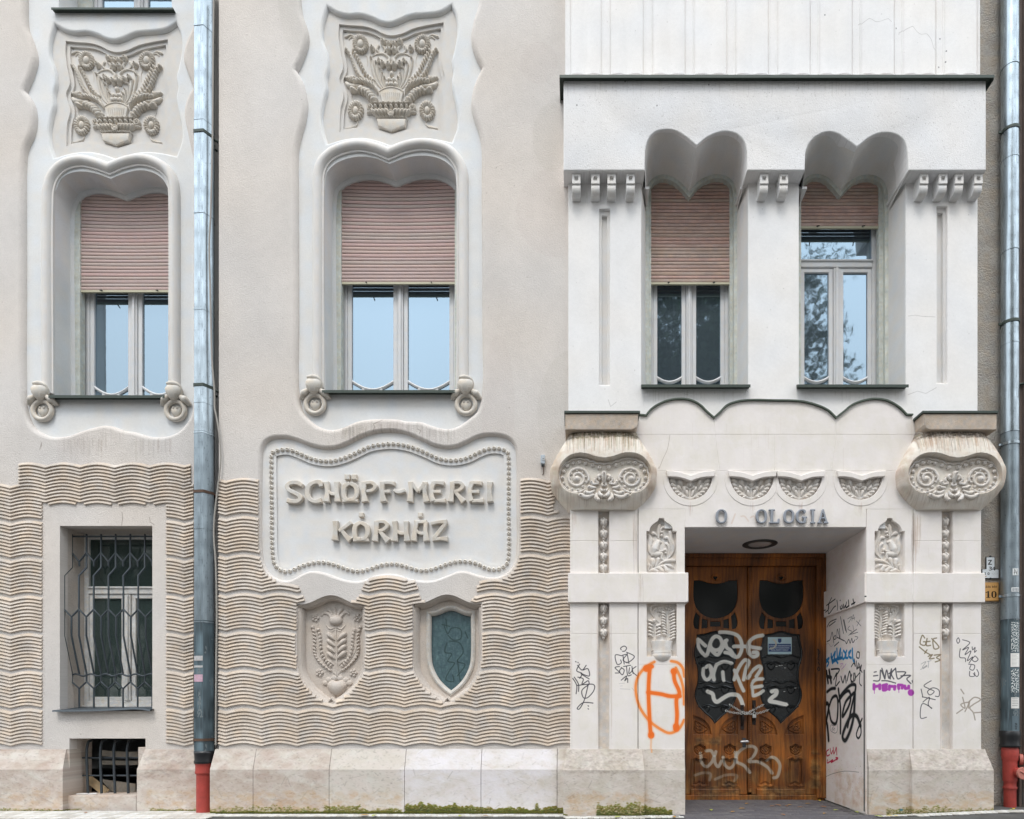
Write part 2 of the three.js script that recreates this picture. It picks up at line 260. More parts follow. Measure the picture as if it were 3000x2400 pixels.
const contract = (pts, d) => { let area = 0; const n = pts.length; for (let i = 0; i < n; i++) area += pts[i][0] * pts[(i + 1) % n][1] - pts[(i + 1) % n][0] * pts[i][1]; const nn = lineNormals(pts, true), k = area > 0 ? d : -d; return pts.map((p, i) => [p[0] + nn[i][0] * k, p[1] + nn[i][1] * k]); };   // a closed line moved inwards by d
const shieldTop = (cx, w, y0, y1, n = 10) => { const p = []; for (let i = 0; i <= n; i++) { const u = i / n * 2 - 1; p.push([cx + u * w, y1 - (y1 - y0) * (0.5 + 0.5 * Math.cos(Math.PI * Math.min(1, Math.abs(u) * 1.15)))]); } return p; };
const shield = (cx, w, y0, y1, yb, yt) => [...shieldTop(cx, w, y0, y1).map((p, i, a) => [p[0], p[1], i === 0 || i === a.length - 1 ? 'c' : undefined]), [cx + w, yb], [cx + w * 0.93, yb + (yt - yb) * 0.28], [cx + w * 0.66, yb + (yt - yb) * 0.62], [cx + w * 0.3, yb + (yt - yb) * 0.86], [cx, yt, 'c'], [cx - w * 0.3, yb + (yt - yb) * 0.86], [cx - w * 0.66, yb + (yt - yb) * 0.62], [cx - w * 0.93, yb + (yt - yb) * 0.28], [cx - w, yb]];
const shields = [shield(969, 99, 1744, 1771, 1940, 2066), shield(1310, 99, 1742, 1769, 1940, 2064)];
const plaqueOut = [...map2([[58, 420], [64, 350], [90, 290], [140, 258], [210, 248], [300, 256], [400, 290], [500, 325], [600, 340], [700, 330], [800, 290], [900, 240], [1000, 208], [1100, 196], [1200, 200], [1300, 226], [1400, 270], [1500, 315], [1600, 335], [1700, 325], [1780, 290], [1860, 250], [1950, 230], [2060, 236], [2130, 262], [2176, 320], [2190, 400], [2192, 800], [2192, 1200], [2170, 1300], [2120, 1370], [2060, 1404], [2000, 1415], [1930, 1408], [1850, 1388], [1770, 1362], [1700, 1366], [1620, 1396], [1500, 1438], [1400, 1442], [1300, 1425], [1200, 1392], [1100, 1385], [1000, 1400], [920, 1434], [850, 1446], [760, 1435], [650, 1400], [560, 1370], [470, 1362], [400, 1384], [340, 1418], [280, 1440], [200, 1430], [130, 1390], [80, 1310], [58, 1220], [52, 900]], R12)];
const beadLine = map2([[130, 400], [132, 375], [155, 355], [200, 343], [260, 338], [320, 352], [400, 385], [480, 418], [565, 434], [650, 433], [730, 413], [810, 382], [890, 343], [965, 312], [1050, 296], [1135, 290], [1220, 297], [1305, 315], [1385, 345], [1465, 380], [1545, 415], [1630, 429], [1715, 424], [1795, 402], [1875, 362], [1950, 334], [2020, 328], [2085, 340], [2122, 370], [2127, 420], [2127, 800], [2127, 1240], [2115, 1295], [2070, 1335], [2010, 1350], [1940, 1337], [1860, 1297], [1780, 1282], [1695, 1281], [1615, 1300], [1540, 1328], [1460, 1352], [1375, 1355], [1295, 1332], [1210, 1307], [1130, 1301], [1045, 1313], [960, 1343], [875, 1362], [790, 1353], [705, 1322], [625, 1297], [540, 1287], [455, 1298], [370, 1325], [295, 1360], [250, 1366], [205, 1352], [160, 1310], [142, 1240], [134, 900]], R12);

// --- walls: a sheet with openings, and a rounded lip round each sunk panel
const arcProfile = (r, d, n = 6) => Array.from({ length: n + 1 }, (_, i) => { const a = i / n * Math.PI / 2; return [r * (1 - Math.sin(a)), -d * (1 - Math.cos(a))]; });
function lip(contour, z, r, d, closed = true) {   // contour in metres; gives the hole to cut and the lip that fills it
  let area = 0; contour.forEach((p, i) => { const q = contour[(i + 1) % contour.length]; area += p[0] * q[1] - q[0] * p[1]; });
  const c = area > 0 ? contour.slice().reverse() : contour;   // clockwise: the wall lies on the left
  const nn = lineNormals(c, true);
  return { hole: c.map((p, i) => [p[0] + nn[i][0] * r, p[1] + nn[i][1] * r]), geo: sweep(c, arcProfile(r, d), z, true) };
}
const lipL = lip(spline(W(surroundL, ZL - 0.05), true, 0.035), ZL, 0.05, 0.055), lipM = lip(spline(W(surroundM, -0.05), true, 0.035), 0, 0.05, 0.055);
const lipP = lip(spline(W(plaqueOut, -0.04), true, 0.04), 0, 0.032, 0.05);
const groundHole = rectPts(X(175, ZL), X(446, ZL), Y(2083, ZL), Y(1541, ZL));
const cellarHole = rectPts(X(203, ZL), X(426, ZL), Y(2196, ZL) - 0.3, Y(2164, ZL));
const shieldHoles = shields.map((s) => spline(W(s, 0), true, 0.03));
const wallL = add('bay_wall', [plate(shapeOf([[LEFT, Y(2196, ZL)], [cellarHole[0][0], Y(2196, ZL)], cellarHole[3], cellarHole[2], [cellarHole[1][0], Y(2196, ZL)], [X(641, 0) + 0.03, Y(2196, ZL)], [X(641, 0) + 0.03, TOP], [LEFT, TOP]], lipL.hole, groundHole), ZL, 0.1), lipL.geo], M.stucco, building, stuccoPrint);
const wallM = add('bay_wall', [plate(shapeOf([[X(641, 0), Y(2195, 0)], [X(1700, 0), Y(2195, 0)], [X(1700, 0), TOP], [X(641, 0), TOP]], lipM.hole, lipP.hole, ...shieldHoles), 0, 0.3), lipM.geo, lipP.geo], M.stucco, building, stuccoPrint);
add('corner_return', slab(X(641, 0), X(641, 0) + 0.06, Y(2195, 0) + 0.002, TOP - 0.01, ZL - 0.1, -0.01, 0), M.stucco, building, stuccoPrint);
// the strip of rough wall between the portal and the short drainpipe
add('rough_wall', slab(3.6, STRIP, 0, TOP, -0.5, ZL, 0), M.rough, building);
// the rest of the building, out of sight: floor, back, roof and ends that keep the rooms dark
add('building_shell', [slab(LEFT, STRIP, -0.15, TOP, -5.1, -5, 0), slab(LEFT, STRIP, TOP, TOP + 0.15, -5.1, 0.02, 0), slab(LEFT - 0.1, LEFT, 0, TOP, -5.1, ZL - 0.02, 0), slab(STRIP - 0.1, STRIP, 0, TOP, -5, -0.5, 0), slab(LEFT, STRIP, 3.35, 3.55, -5, -0.62, 0), slab(-0.1, 0, 0, 3.3, -5, -0.32, 0), slab(LEFT, STRIP, -0.12, -0.02, -5, -1.12, 0)], M.room, building);

// --- window surrounds, relief slabs
const profileRoll = [[0.062, -0.01], [0.06, 0.012], [0.048, 0.036], [0.024, 0.052], [0, 0.055], [-0.022, 0.046], [-0.036, 0.028], [-0.042, 0.014], [-0.043, 0.016], [-0.06, 0.016], [-0.061, -0.01]];
const rollM = [[933.7, 1140], ...map2([[528, 1600], [532, 1480], [560, 1390], [640, 1306], [760, 1256], [880, 1240], [1000, 1262], [1120, 1308, 'c'], [1260, 1252], [1400, 1230], [1530, 1248], [1640, 1298], [1712, 1390], [1738, 1480], [1740, 1600]], R10), [1355.3, 1140]];
const rollL = [[143, 1155], ...map2([[410, 1700], [418, 1600], [450, 1500], [520, 1420], [600, 1382], [700, 1368], [810, 1390], [928, 1432, 'c'], [1060, 1380], [1190, 1358], [1310, 1384], [1410, 1450], [1458, 1540], [1470, 1620], [1472, 1700]], R00), [512, 1155]];
function surround(z, opening, slabPts, x0, x1, y0, extra, roll) {
  const zp = z - 0.05, open = spline(W(opening, zp), false, 0.03), hole = spline(W(slabPts, zp), true, 0.03), s = lip(hole, zp, 0.03, 0.04);
  const holes = [open, s.hole, ...extra];
  add('window_surround', [plate(shapeOf(rectPts(x0, x1, y0, TOP - 0.02), ...holes), zp, 0.33), s.geo], M.panel, building);
  const out = spline(W(roll, zp), false, 0.03);
  add('roll_moulding', sweep(out, profileRoll, zp, false), M.roll, building);
  return open;
}
const upperHole = rectPts(X(172, ZL - 0.05), X(503, ZL - 0.05), Y(28, ZL - 0.05), Y(-190, ZL - 0.05));
const openL = surround(ZL, openingL, slabOut.map(lowerSlab), X(60, ZL), X(590, ZL), Y(1310, ZL), [upperHole], rollL);
const openM = surround(0, openingM, slabOut, X(850, 0), X(1440, 0), Y(1290, 0), [], rollM);

// the carved basket of flowers, built once in metres about the middle of its slab
const RC = [1147, 240], RZ = zr(990, 60, 4.79), us = U(-0.07) / 4.79, mid = 755;
const rx = (x) => (990 + x / 4.79 - RC[0]) * U(-0.07), ry = (y) => -(60 + y / 4.79 - RC[1]) * U(-0.07);
function reliefPanel(z, list) {
  const at = W([[...RC]], z)[0], g = group('flower_relief', building);
  const inner = (d) => contract(spline(W(list.slabIn, z - 0.09), true, 0.03), d), i1 = inner(0), i2 = inner(0.034);
  add('relief_slab', [plate(shapeOf(contract(spline(W(list.slabOut, z - 0.085), true, 0.03), -0.03), i1), z - 0.085, 0.1), plate(shapeOf(contract(i1, -0.02), i2), z - 0.104, 0.08), plate(shapeOf(contract(i2, -0.02)), z - 0.122, 0.06)], M.slabStone, g);
  return g;
}
function carvings() {   // local to RC, standing on z = 0; returns [name, geometries]
  const L = (pts, f) => limb(pts.map(([x, y, r]) => [rx(x), ry(y), r * us]), f);
  const both = (make) => [make((x) => x, 1), make((x) => 2 * mid - x, -1)];
  const out = [];
  const ringFlower = (cx, cy, a, b, tilt, n, pl, pw, core) => { const g = []; for (let i = 0; i < n; i++) { const t = i / n * 2 * Math.PI, x = Math.cos(t) * a, y = Math.sin(t) * b, X1 = x * Math.cos(tilt) - y * Math.sin(tilt), Y1 = x * Math.sin(tilt) + y * Math.cos(tilt); g.push(petal(rx(cx + X1), ry(cy + Y1), -Math.atan2(Y1, X1), pl * us, pw * us, 0.02, 0.004)); } g.push(ball(rx(cx), ry(cy), core[0] * us, core[1] * us, 0.022, 0.004)); return g; };
  for (const side of [0, 1]) {
    const m = side ? (x) => 2 * mid - x : (x) => x, s = side ? -1 : 1, L2 = (pts, f) => L(pts.map(([x, y, r]) => [m(x), y, r]), f);
    out.push(['corner_leaf', [L2([[245, 240, 8], [185, 205, 16], [105, 232, 20]]), L2([[240, 245, 7], [180, 232, 12], [150, 262, 10]])]]);
    out.push(['flower', ringFlower(m(318), 345, 74, 94, -0.25 * s, 19, 84, 32, [48, 66])]);
    const f1 = [[130, 440], [160, 480], [185, 525], [203, 570], [218, 615], [232, 660], [248, 705], [270, 750], [298, 790], [332, 828], [375, 858], [420, 880], [465, 902], [508, 922]];
    const f2 = [[212, 440], [240, 485], [265, 530], [288, 575], [310, 620], [330, 665], [352, 710], [380, 760], [415, 800], [450, 835], [485, 865]];
    out.push(['frond', [...f1.map(([x, y], i) => petal(rx(m(x)), ry(y), s > 0 ? 2.3 : 0.84, (i ? 68 : 74) * us, (i ? 44 : 56) * us, 0.026, 0.004)), ...f2.map(([x, y]) => petal(rx(m(x)), ry(y), s > 0 ? 1.0 : 2.14, 72 * us, 38 * us, 0.02, 0.002)), L2([[180, 480, 6], [300, 740, 8], [520, 935, 9]])]]);
    const big = [[230, 1010, 2.9], [322, 992, -2.2], [372, 1012, -2.2], [416, 1030, -2.2], [448, 1062, -2.3], [474, 1098, -2.4], [510, 1140, -2.5]], small = [[255, 880, 2.8], [300, 872, 2.5], [345, 876, 2.4], [390, 890, 2.3], [435, 908, 2.2], [480, 932, 2.1], [520, 962, 2.0], [548, 1000, 1.9]];
    out.push(['leaf', [...big.map(([x, y, a]) => petal(rx(m(x)), ry(y), s > 0 ? a : Math.PI - a, 128 * us, 60 * us, 0.034, 0.004)), ...small.map(([x, y, a]) => petal(rx(m(x)), ry(y), s > 0 ? a : Math.PI - a, 108 * us, 38 * us, 0.026, 0.004)), L2([[330, 920, 16], [250, 930, 26], [165, 935, 40], [118, 890, 26]]), L2([[300, 930, 6], [450, 990, 8], [560, 1120, 10]])]]);
    out.push(['carnation', [0, 1, 2, 3, 4].map((k) => petal(rx(m(128 + k * 22)), ry(838 - Math.abs(k - 2) * 3), s > 0 ? 2.5 - k * 0.3 : 0.64 + k * 0.3, 84 * us, 30 * us, 0.018, 0.003))]);
    const stems = [[470, 555, 30, 560, 900, 665, 1000], [540, 620, 31, 590, 870, 672, 1000], [590, 700, 28, 610, 890, 680, 1000], [630, 772, 22, 642, 900, 690, 1000], [660, 830, 26, 668, 920, 700, 1000]];
    stems.forEach(([x, y, r, x2, y2, x3, y3], k) => out.push(['tulip', [L2([[x3, y3, 5], [x2, y2, r * 0.45], [x + (x2 - x) * 0.22, y + (y2 - y) * 0.42, r * 0.85], [x, y, r]], 0.7), bud(rx(m(x)), ry(y - 4), r * 0.62 * us, 0.016)]]));
    for (const [x, y, r] of [[482, 405, 42], [635, 312, 42], [718, 350, 42], [715, 432, 44], [580, 572, 34], [632, 622, 44], [714, 645, 48]]) out.push(['berry', [bud(rx(m(x)), ry(y), r * us * 0.95, 0.002), petal(rx(m(x)), ry(y + r * 0.5), s > 0 ? -1.2 : -1.9, r * 1.5 * us, r * 1.4 * us, 0.02, 0)]]);
    out.push(['tendril', [L2([[470, 512, 7], [560, 470, 13], [650, 476, 17], [726, 545, 24], [712, 590, 26]]), L2([[590, 455, 10], [548, 418, 17], [566, 362, 22]]), L2([[650, 455, 10], [664, 405, 20], [628, 360, 18]]), L2([[390, 470, 7], [412, 540, 5], [410, 640, 3]])]]);
    out.push(['berry', [ball(rx(m(722)), ry(852), 34 * us, 36 * us, 0.024), ball(rx(m(696)), ry(922), 34 * us, 44 * us, 0.026), ball(rx(m(742)), ry(925), 26 * us, 42 * us, 0.03), ball(rx(m(748)), ry(760), 24 * us, 40 * us, 0.02)]]);
    out.push(['stem', [L2([[225, 1000, 6], [190, 1060, 6], [215, 1160, 6]])]]);
    out.push(['flower', ringFlower(m(250), 1285, 72, 96, 0.1 * s, 18, 88, 34, [40, 62])], ['corner_leaf', [L2([[262, 1395, 8], [272, 1450, 10], [235, 1500, 16], [115, 1528, 16]]), L2([[240, 1490, 8], [190, 1498, 12], [165, 1525, 9]])]]);
    out.push(['scroll', [new THREE.TorusGeometry(36 * us, 13 * us, 7, 16).scale(1, 1, 1.2).translate(rx(m(455)), ry(1250), 0.012), ball(rx(m(452)), ry(1252), 20 * us, 24 * us, 0.03, 0.006), petal(rx(m(450)), ry(1300), -1.57, 60 * us, 90 * us, 0.02, 0)]]);
  }
  const B = [];
  B.push(plate(shapeOf([[rx(550), ry(1425)], [rx(975), ry(1425)], [rx(950), ry(1530)], [rx(757), ry(1598)], [rx(575), ry(1530)]]), 0.028, 0.04, 0.012, 3));
  B.push(plate(shapeOf(spline([[590, 1030, 'c'], [650, 985], [757, 965], [860, 985], [925, 1030, 'c'], [890, 1175, 'c'], [630, 1175, 'c']].map(([x, y, c]) => [rx(x), ry(y), c]), true)), 0.016, 0.03, 0.004, 2));
  for (let k = 0; k <= 8; k++) B.push(limb([[rx(640 + k * 29), ry(1050 - 14 * Math.sin(k / 8 * 3.14)), 5 * us, 0.016], [rx(660 + k * 24), ry(1165), 4 * us, 0.016]], 1, 5));
  B.push(L([[590, 1025, 10], [660, 985, 11], [757, 968, 12], [850, 985, 11], [925, 1025, 10]]).translate(0, 0, 0.014));
  for (let k = 0; k <= 14; k++) B.push(ball(rx(500 + k * 36.5), ry(1190 + (k % 2) * 7), 26 * us, 15 * us, 0.026, 0.006));
  for (let k = 0; k < 7; k++) B.push(petal(rx(535 + k * 74), ry(1240), -1.57, 62 * us, 46 * us, 0.03, 0.006));
  for (let k = 0; k < 5; k++) for (const s of [1, -1]) B.push(petal(rx(mid - s * (235 - k * 47)), ry(1325 - k * 2), s > 0 ? 2.45 : 0.69, 120 * us, 52 * us, 0.03, 0.004));
  for (let k = 0; k <= 15; k++) B.push(petal(rx(548 + k * 28), ry(1398 + 4 * Math.sin(k)), -1.4, 38 * us, 26 * us, 0.026, 0.008));
  B.push(new THREE.TorusGeometry(36 * us, 9 * us, 7, 18).translate(rx(757), ry(1360), 0.03), ball(rx(757), ry(1360), 34 * us, 36 * us, 0.014, 0.024));
  out.push(['basket', B]);
  return out;
}
const carved = carvings().map(([n, g]) => [n, boxUV(joined(g))]);
function placeCarvings(parent, px, py, z) { for (const [n, g] of carved) { const m = new THREE.Mesh(g, M.carved); m.name = n; m.castShadow = m.receiveShadow = true; m.position.set(X(px, z), Y(py, z), z - 0.002); m.scale.z = 1.45; parent.add(m); } }
placeCarvings(reliefPanel(0, { slabIn, slabOut }), RC[0], RC[1], -0.12);
{ const c = lowerSlab([RC[0], RC[1]]); placeCarvings(reliefPanel(ZL, { slabIn: slabIn.map(lowerSlab), slabOut: slabOut.map(lowerSlab) }), c[0], c[1], ZL - 0.12); }

// the fruit, leaf and ring ornaments at the feet of the rolls
function footOrnament(px, py, z) {
  const q = 1.02 * U(z) / 2.8747, g = group('fruit_ornament', building, X(px, z), Y(py, z), z);   // origin: the middle of the ring
  const mk = (n, geo) => add(n, geo, M.carved, g);
  const hp = (cx, cy, r, h) => { const geo = ball(0, 0, 1, 1, 1); const p = geo.attributes.position; for (let i = 0; i < p.count; i++) { const x = p.getX(i), y = p.getY(i), w = 0.62 + 0.38 * Math.min(1, (y + 1) * 0.9); p.setXYZ(i, (x * w) * r, (y - 0.28 * Math.exp(-x * x * 7) * (y > 0 ? y : 0)) * r, p.getZ(i) * h); } geo.computeVertexNormals(); return geo.translate(cx, cy, 0); };
  mk('ring', new THREE.TorusGeometry(76 * q, 19 * q, 9, 28).translate(0, 0, 0.022));
  mk('heart', [hp(0, -2 * q, 50 * q, 0.036), bud(-16 * q, 20 * q, 9 * q, 0.03), bud(16 * q, 20 * q, 9 * q, 0.03)]);
  mk('fruit', [hp(0, 142 * q, 74 * q, 0.062).translate(0, 0, 0.045), ball(0, 90 * q, 14 * q, 16 * q, 0.03, 0.03)]);
  mk('plume', [limb([[-44 * q, 206 * q, 14 * q, 0.06], [0, 204 * q, 22 * q, 0.066], [40 * q, 192 * q, 18 * q, 0.06], [58 * q, 164 * q, 12 * q, 0.05]], 1)]);
  for (const s of [-1, 1]) mk('leaf', [limb([[s * 46 * q, 108 * q, 18 * q, 0.04], [s * 84 * q, 82 * q, 30 * q, 0.04], [s * 118 * q, 52 * q, 12 * q, 0.016]], 1), limb([[s * 60 * q, 82 * q, 10 * q, 0.03], [s * 100 * q, 48 * q, 12 * q, 0.02]], 1), bud(s * 88 * q, 84 * q, 9 * q, 0.04)]);
}
for (const [zx, zy, R, z] of [[505, 1690, R11, -0.05], [1772, 1692, R11, -0.05], [372, 1742, R01, ZL - 0.05], [1490, 1742, R01, ZL - 0.05]]) footOrnament(...R(zx, zy).slice(0, 2), z);

// --- upper windows
const zF = -0.32;
function flashing(parent, x0, x1, y, z, out, name = 'sill', drop = 0.028, rise = 0) {
  add(name, [plate(shapeOf([[0, rise], [out, 0], [out, -drop], [out - 0.006, -drop], [out - 0.012, -0.008], [0, -0.006]].map(([a, b]) => [a, b])), 0, x1 - x0).rotateY(-Math.PI / 2).translate(x0, y, z)], M.flash, parent);
}
function ring(x0, x1, y0, y1, w, back, front) { return plate(shapeOf(rectPts(x0, x1, y0, y1), rectPts(x0 + w, x1 - w, y0 + w, y1 - w)), front, front - back, 0.004); }
function slats(parent, x0, x1, yTop, yBottom, z, sag, mats, pitch = 0.0385) {
  const n = Math.ceil((yTop - yBottom) / pitch), prof = [[0.5, 0], [0.46, 0.005], [0.2, 0.009], [-0.15, 0.009], [-0.42, 0.005], [-0.47, 0]].map(([a, b]) => [a * pitch * 0.90, b]);
  const path = Array.from({ length: 13 }, (_, i) => [x0 + (x1 - x0) * i / 12, 0]);
  for (let k = 0; k < n; k++) {
    const s = sag * Math.min(1, k / n * 1.6), wob = (rand() - 0.5) * 0.001, p = path.map(([x], i) => [x, yBottom + (k + 0.5) * pitch - s * Math.sin(i / 12 * Math.PI) + wob * (i - 6) / 6]);
    add('shutter_slat', sweep(p, prof, z, false), mats[Math.floor(rand() * mats.length)], parent);
  }
  add('bottom_rail', plate(shapeOf(spline([...path.map(([x], i) => [x, yBottom - 0.001]), ...path.slice().reverse().map(([x]) => [x, yBottom - 0.026])].map((p) => [p[0], p[1], 'c']), true)), z + 0.012, 0.02, 0.003), M.rail, parent);
  for (const f of [0.22, 0.79]) add('stop_peg', limb([[x0 + (x1 - x0) * f, yBottom - 0.005, 0.007, z + 0.012], [x0 + (x1 - x0) * f + 0.008, yBottom - 0.03, 0.006, z + 0.05]], 1, 6), M.dark, parent);
}
// a two-leaf window behind its opening; all measures in metres
function casement(parent, x0, x1, y0, y1, z, o = {}) {
  const xm = (x0 + x1) / 2, fw = 0.05;
  add('frame', ring(x0, x1, y0, y1, fw, z - 0.07, z, 0), o.mat ?? M.frame, parent);
  add('mullion', [slab(xm - 0.032, xm + 0.032, y0 + fw, (o.transom ?? y1) - fw * 0.2, z - 0.06, z + 0.008, 0.005), slab(xm - 0.014, xm + 0.014, y0 + fw, (o.transom ?? y1) - fw * 0.2, z, z + 0.022, 0.005)], o.mat ?? M.frame, parent);
  for (const [a, b] of [[x0 + fw, xm - 0.032], [xm + 0.032, x1 - fw]]) {
    const yt = o.transom ? o.transom : y1 - fw;
    add('sash', ring(a + 0.002, b - 0.002, y0 + fw, yt - 0.002, 0.045, z - 0.055, z - 0.008), o.mat ?? M.frame, parent);
    add('pane', slab(a + 0.03, b - 0.03, y0 + fw + 0.03, yt - 0.03, z - 0.034, z - 0.030, 0), o.glass ?? M.film, parent);
    if (o.curve) {   // the low curved glazing bar
      const w = b - a, pts = Array.from({ length: 15 }, (_, i) => { const t = i / 14; return [a + w * t, y0 + 0.11 + o.curve - (o.curve - 0.02) * Math.sin(t * Math.PI)]; });
      add('curved_bar', sweep(pts, [[0.016, -0.02], [0.014, 0.004], [0, 0.012], [-0.014, 0.004], [-0.016, -0.02]], z - 0.02), o.mat ?? M.frame, parent);
      if (o.struts) for (const f of [0.31, 0.66]) add('strut', slab(a + w * f - 0.016, a + w * f + 0.016, y0 + fw, y0 + 0.15, z - 0.04, z - 0.012, 0.003), o.mat ?? M.frame, parent);
    }
  }
  if (o.transom) {
    add('transom', [slab(x0 + fw, x1 - fw, o.transom, o.transom + 0.085, z - 0.06, z + 0.006, 0.006), slab(x0 + fw, x1 - fw, o.transom + 0.06, o.transom + 0.078, z, z + 0.02, 0.004)], o.mat ?? M.frame, parent);
    add('pane', slab(x0 + fw, x1 - fw, o.transom + 0.085, y1 - fw, z - 0.034, z - 0.03, 0), o.glass ?? M.film, parent);
  }
}
function bayWindow(z, open, sillPy, shutterPy, x0px, x1px, trim) {
  const zb = z + zF, win = group('window', building);
  const back = open.map((p) => p.slice());
  // the plaster stop at the back of the reveal
  const nn = lineNormals(back, false);
  add('stop_moulding', sweep(back.map((p, i) => [p[0] + nn[i][0] * 0.012, p[1] + nn[i][1] * 0.012]), [[0.02, 0.03], [0, 0.034], [-0.03, 0.03], [-0.048, 0.012], [-0.05, -0.03]], zb + 0.03), M.panel, win);
  const x0 = open[0][0], x1 = open.at(-1)[0], yf = Y(sillPy, z) + 0.012, y0 = Y(sillPy - 2, zb - 0.03) - 0.09, yTop = Math.max(...open.map((p) => p[1])) + 0.05, ySh = Y(shutterPy, zb + 0.05);
  const gx0 = X(x0px, zb + 0.03), gx1 = x1 - 0.06;
  add('guide_rail', slab(x0 + 0.01, gx0, y0, yTop, zb - 0.03, zb + 0.045, 0.004), M.guide, win);
  add('guide_rail', slab(gx1, x1 - 0.004, y0, yTop, zb - 0.03, zb + 0.045, 0.004), M.guide, win);
  slats(win, gx0 - 0.005, gx1 + 0.005, yTop, ySh, zb + 0.02, 0.016, M.slats);
  casement(win, gx0 - 0.02, gx1 + 0.02, y0, ySh + 0.15, zb - 0.045, { curve: 0.14, struts: true });
  flashing(win, x0 - 0.004, x1 + 0.004, yf, zb - 0.02, -zF + 0.095 - 0.05, 'sill', 0.028, y0 + 0.09 - yf);
  return win;
}
bayWindow(0, openM, 1150, 822, 1001, 1331);
bayWindow(ZL, openL, 1165, 846, 237, 490);
{   // the foot of the window above
  const win = group('window', building), z = ZL + zF, x0 = upperHole[0][0], x1 = upperHole[1][0], y0 = upperHole[0][1];
  add('guide_rail', slab(x0, x0 + 0.16, y0, TOP - 0.5, z - 0.03, z + 0.03, 0.004), M.guide, win);
  casement(win, x0 + 0.14, x1, y0 - 0.03, y0 + 1.4, z, {});
  flashing(win, X(148, ZL), X(505, ZL), Y(20, ZL), z, 0.315, 'sill', 0.02);
}

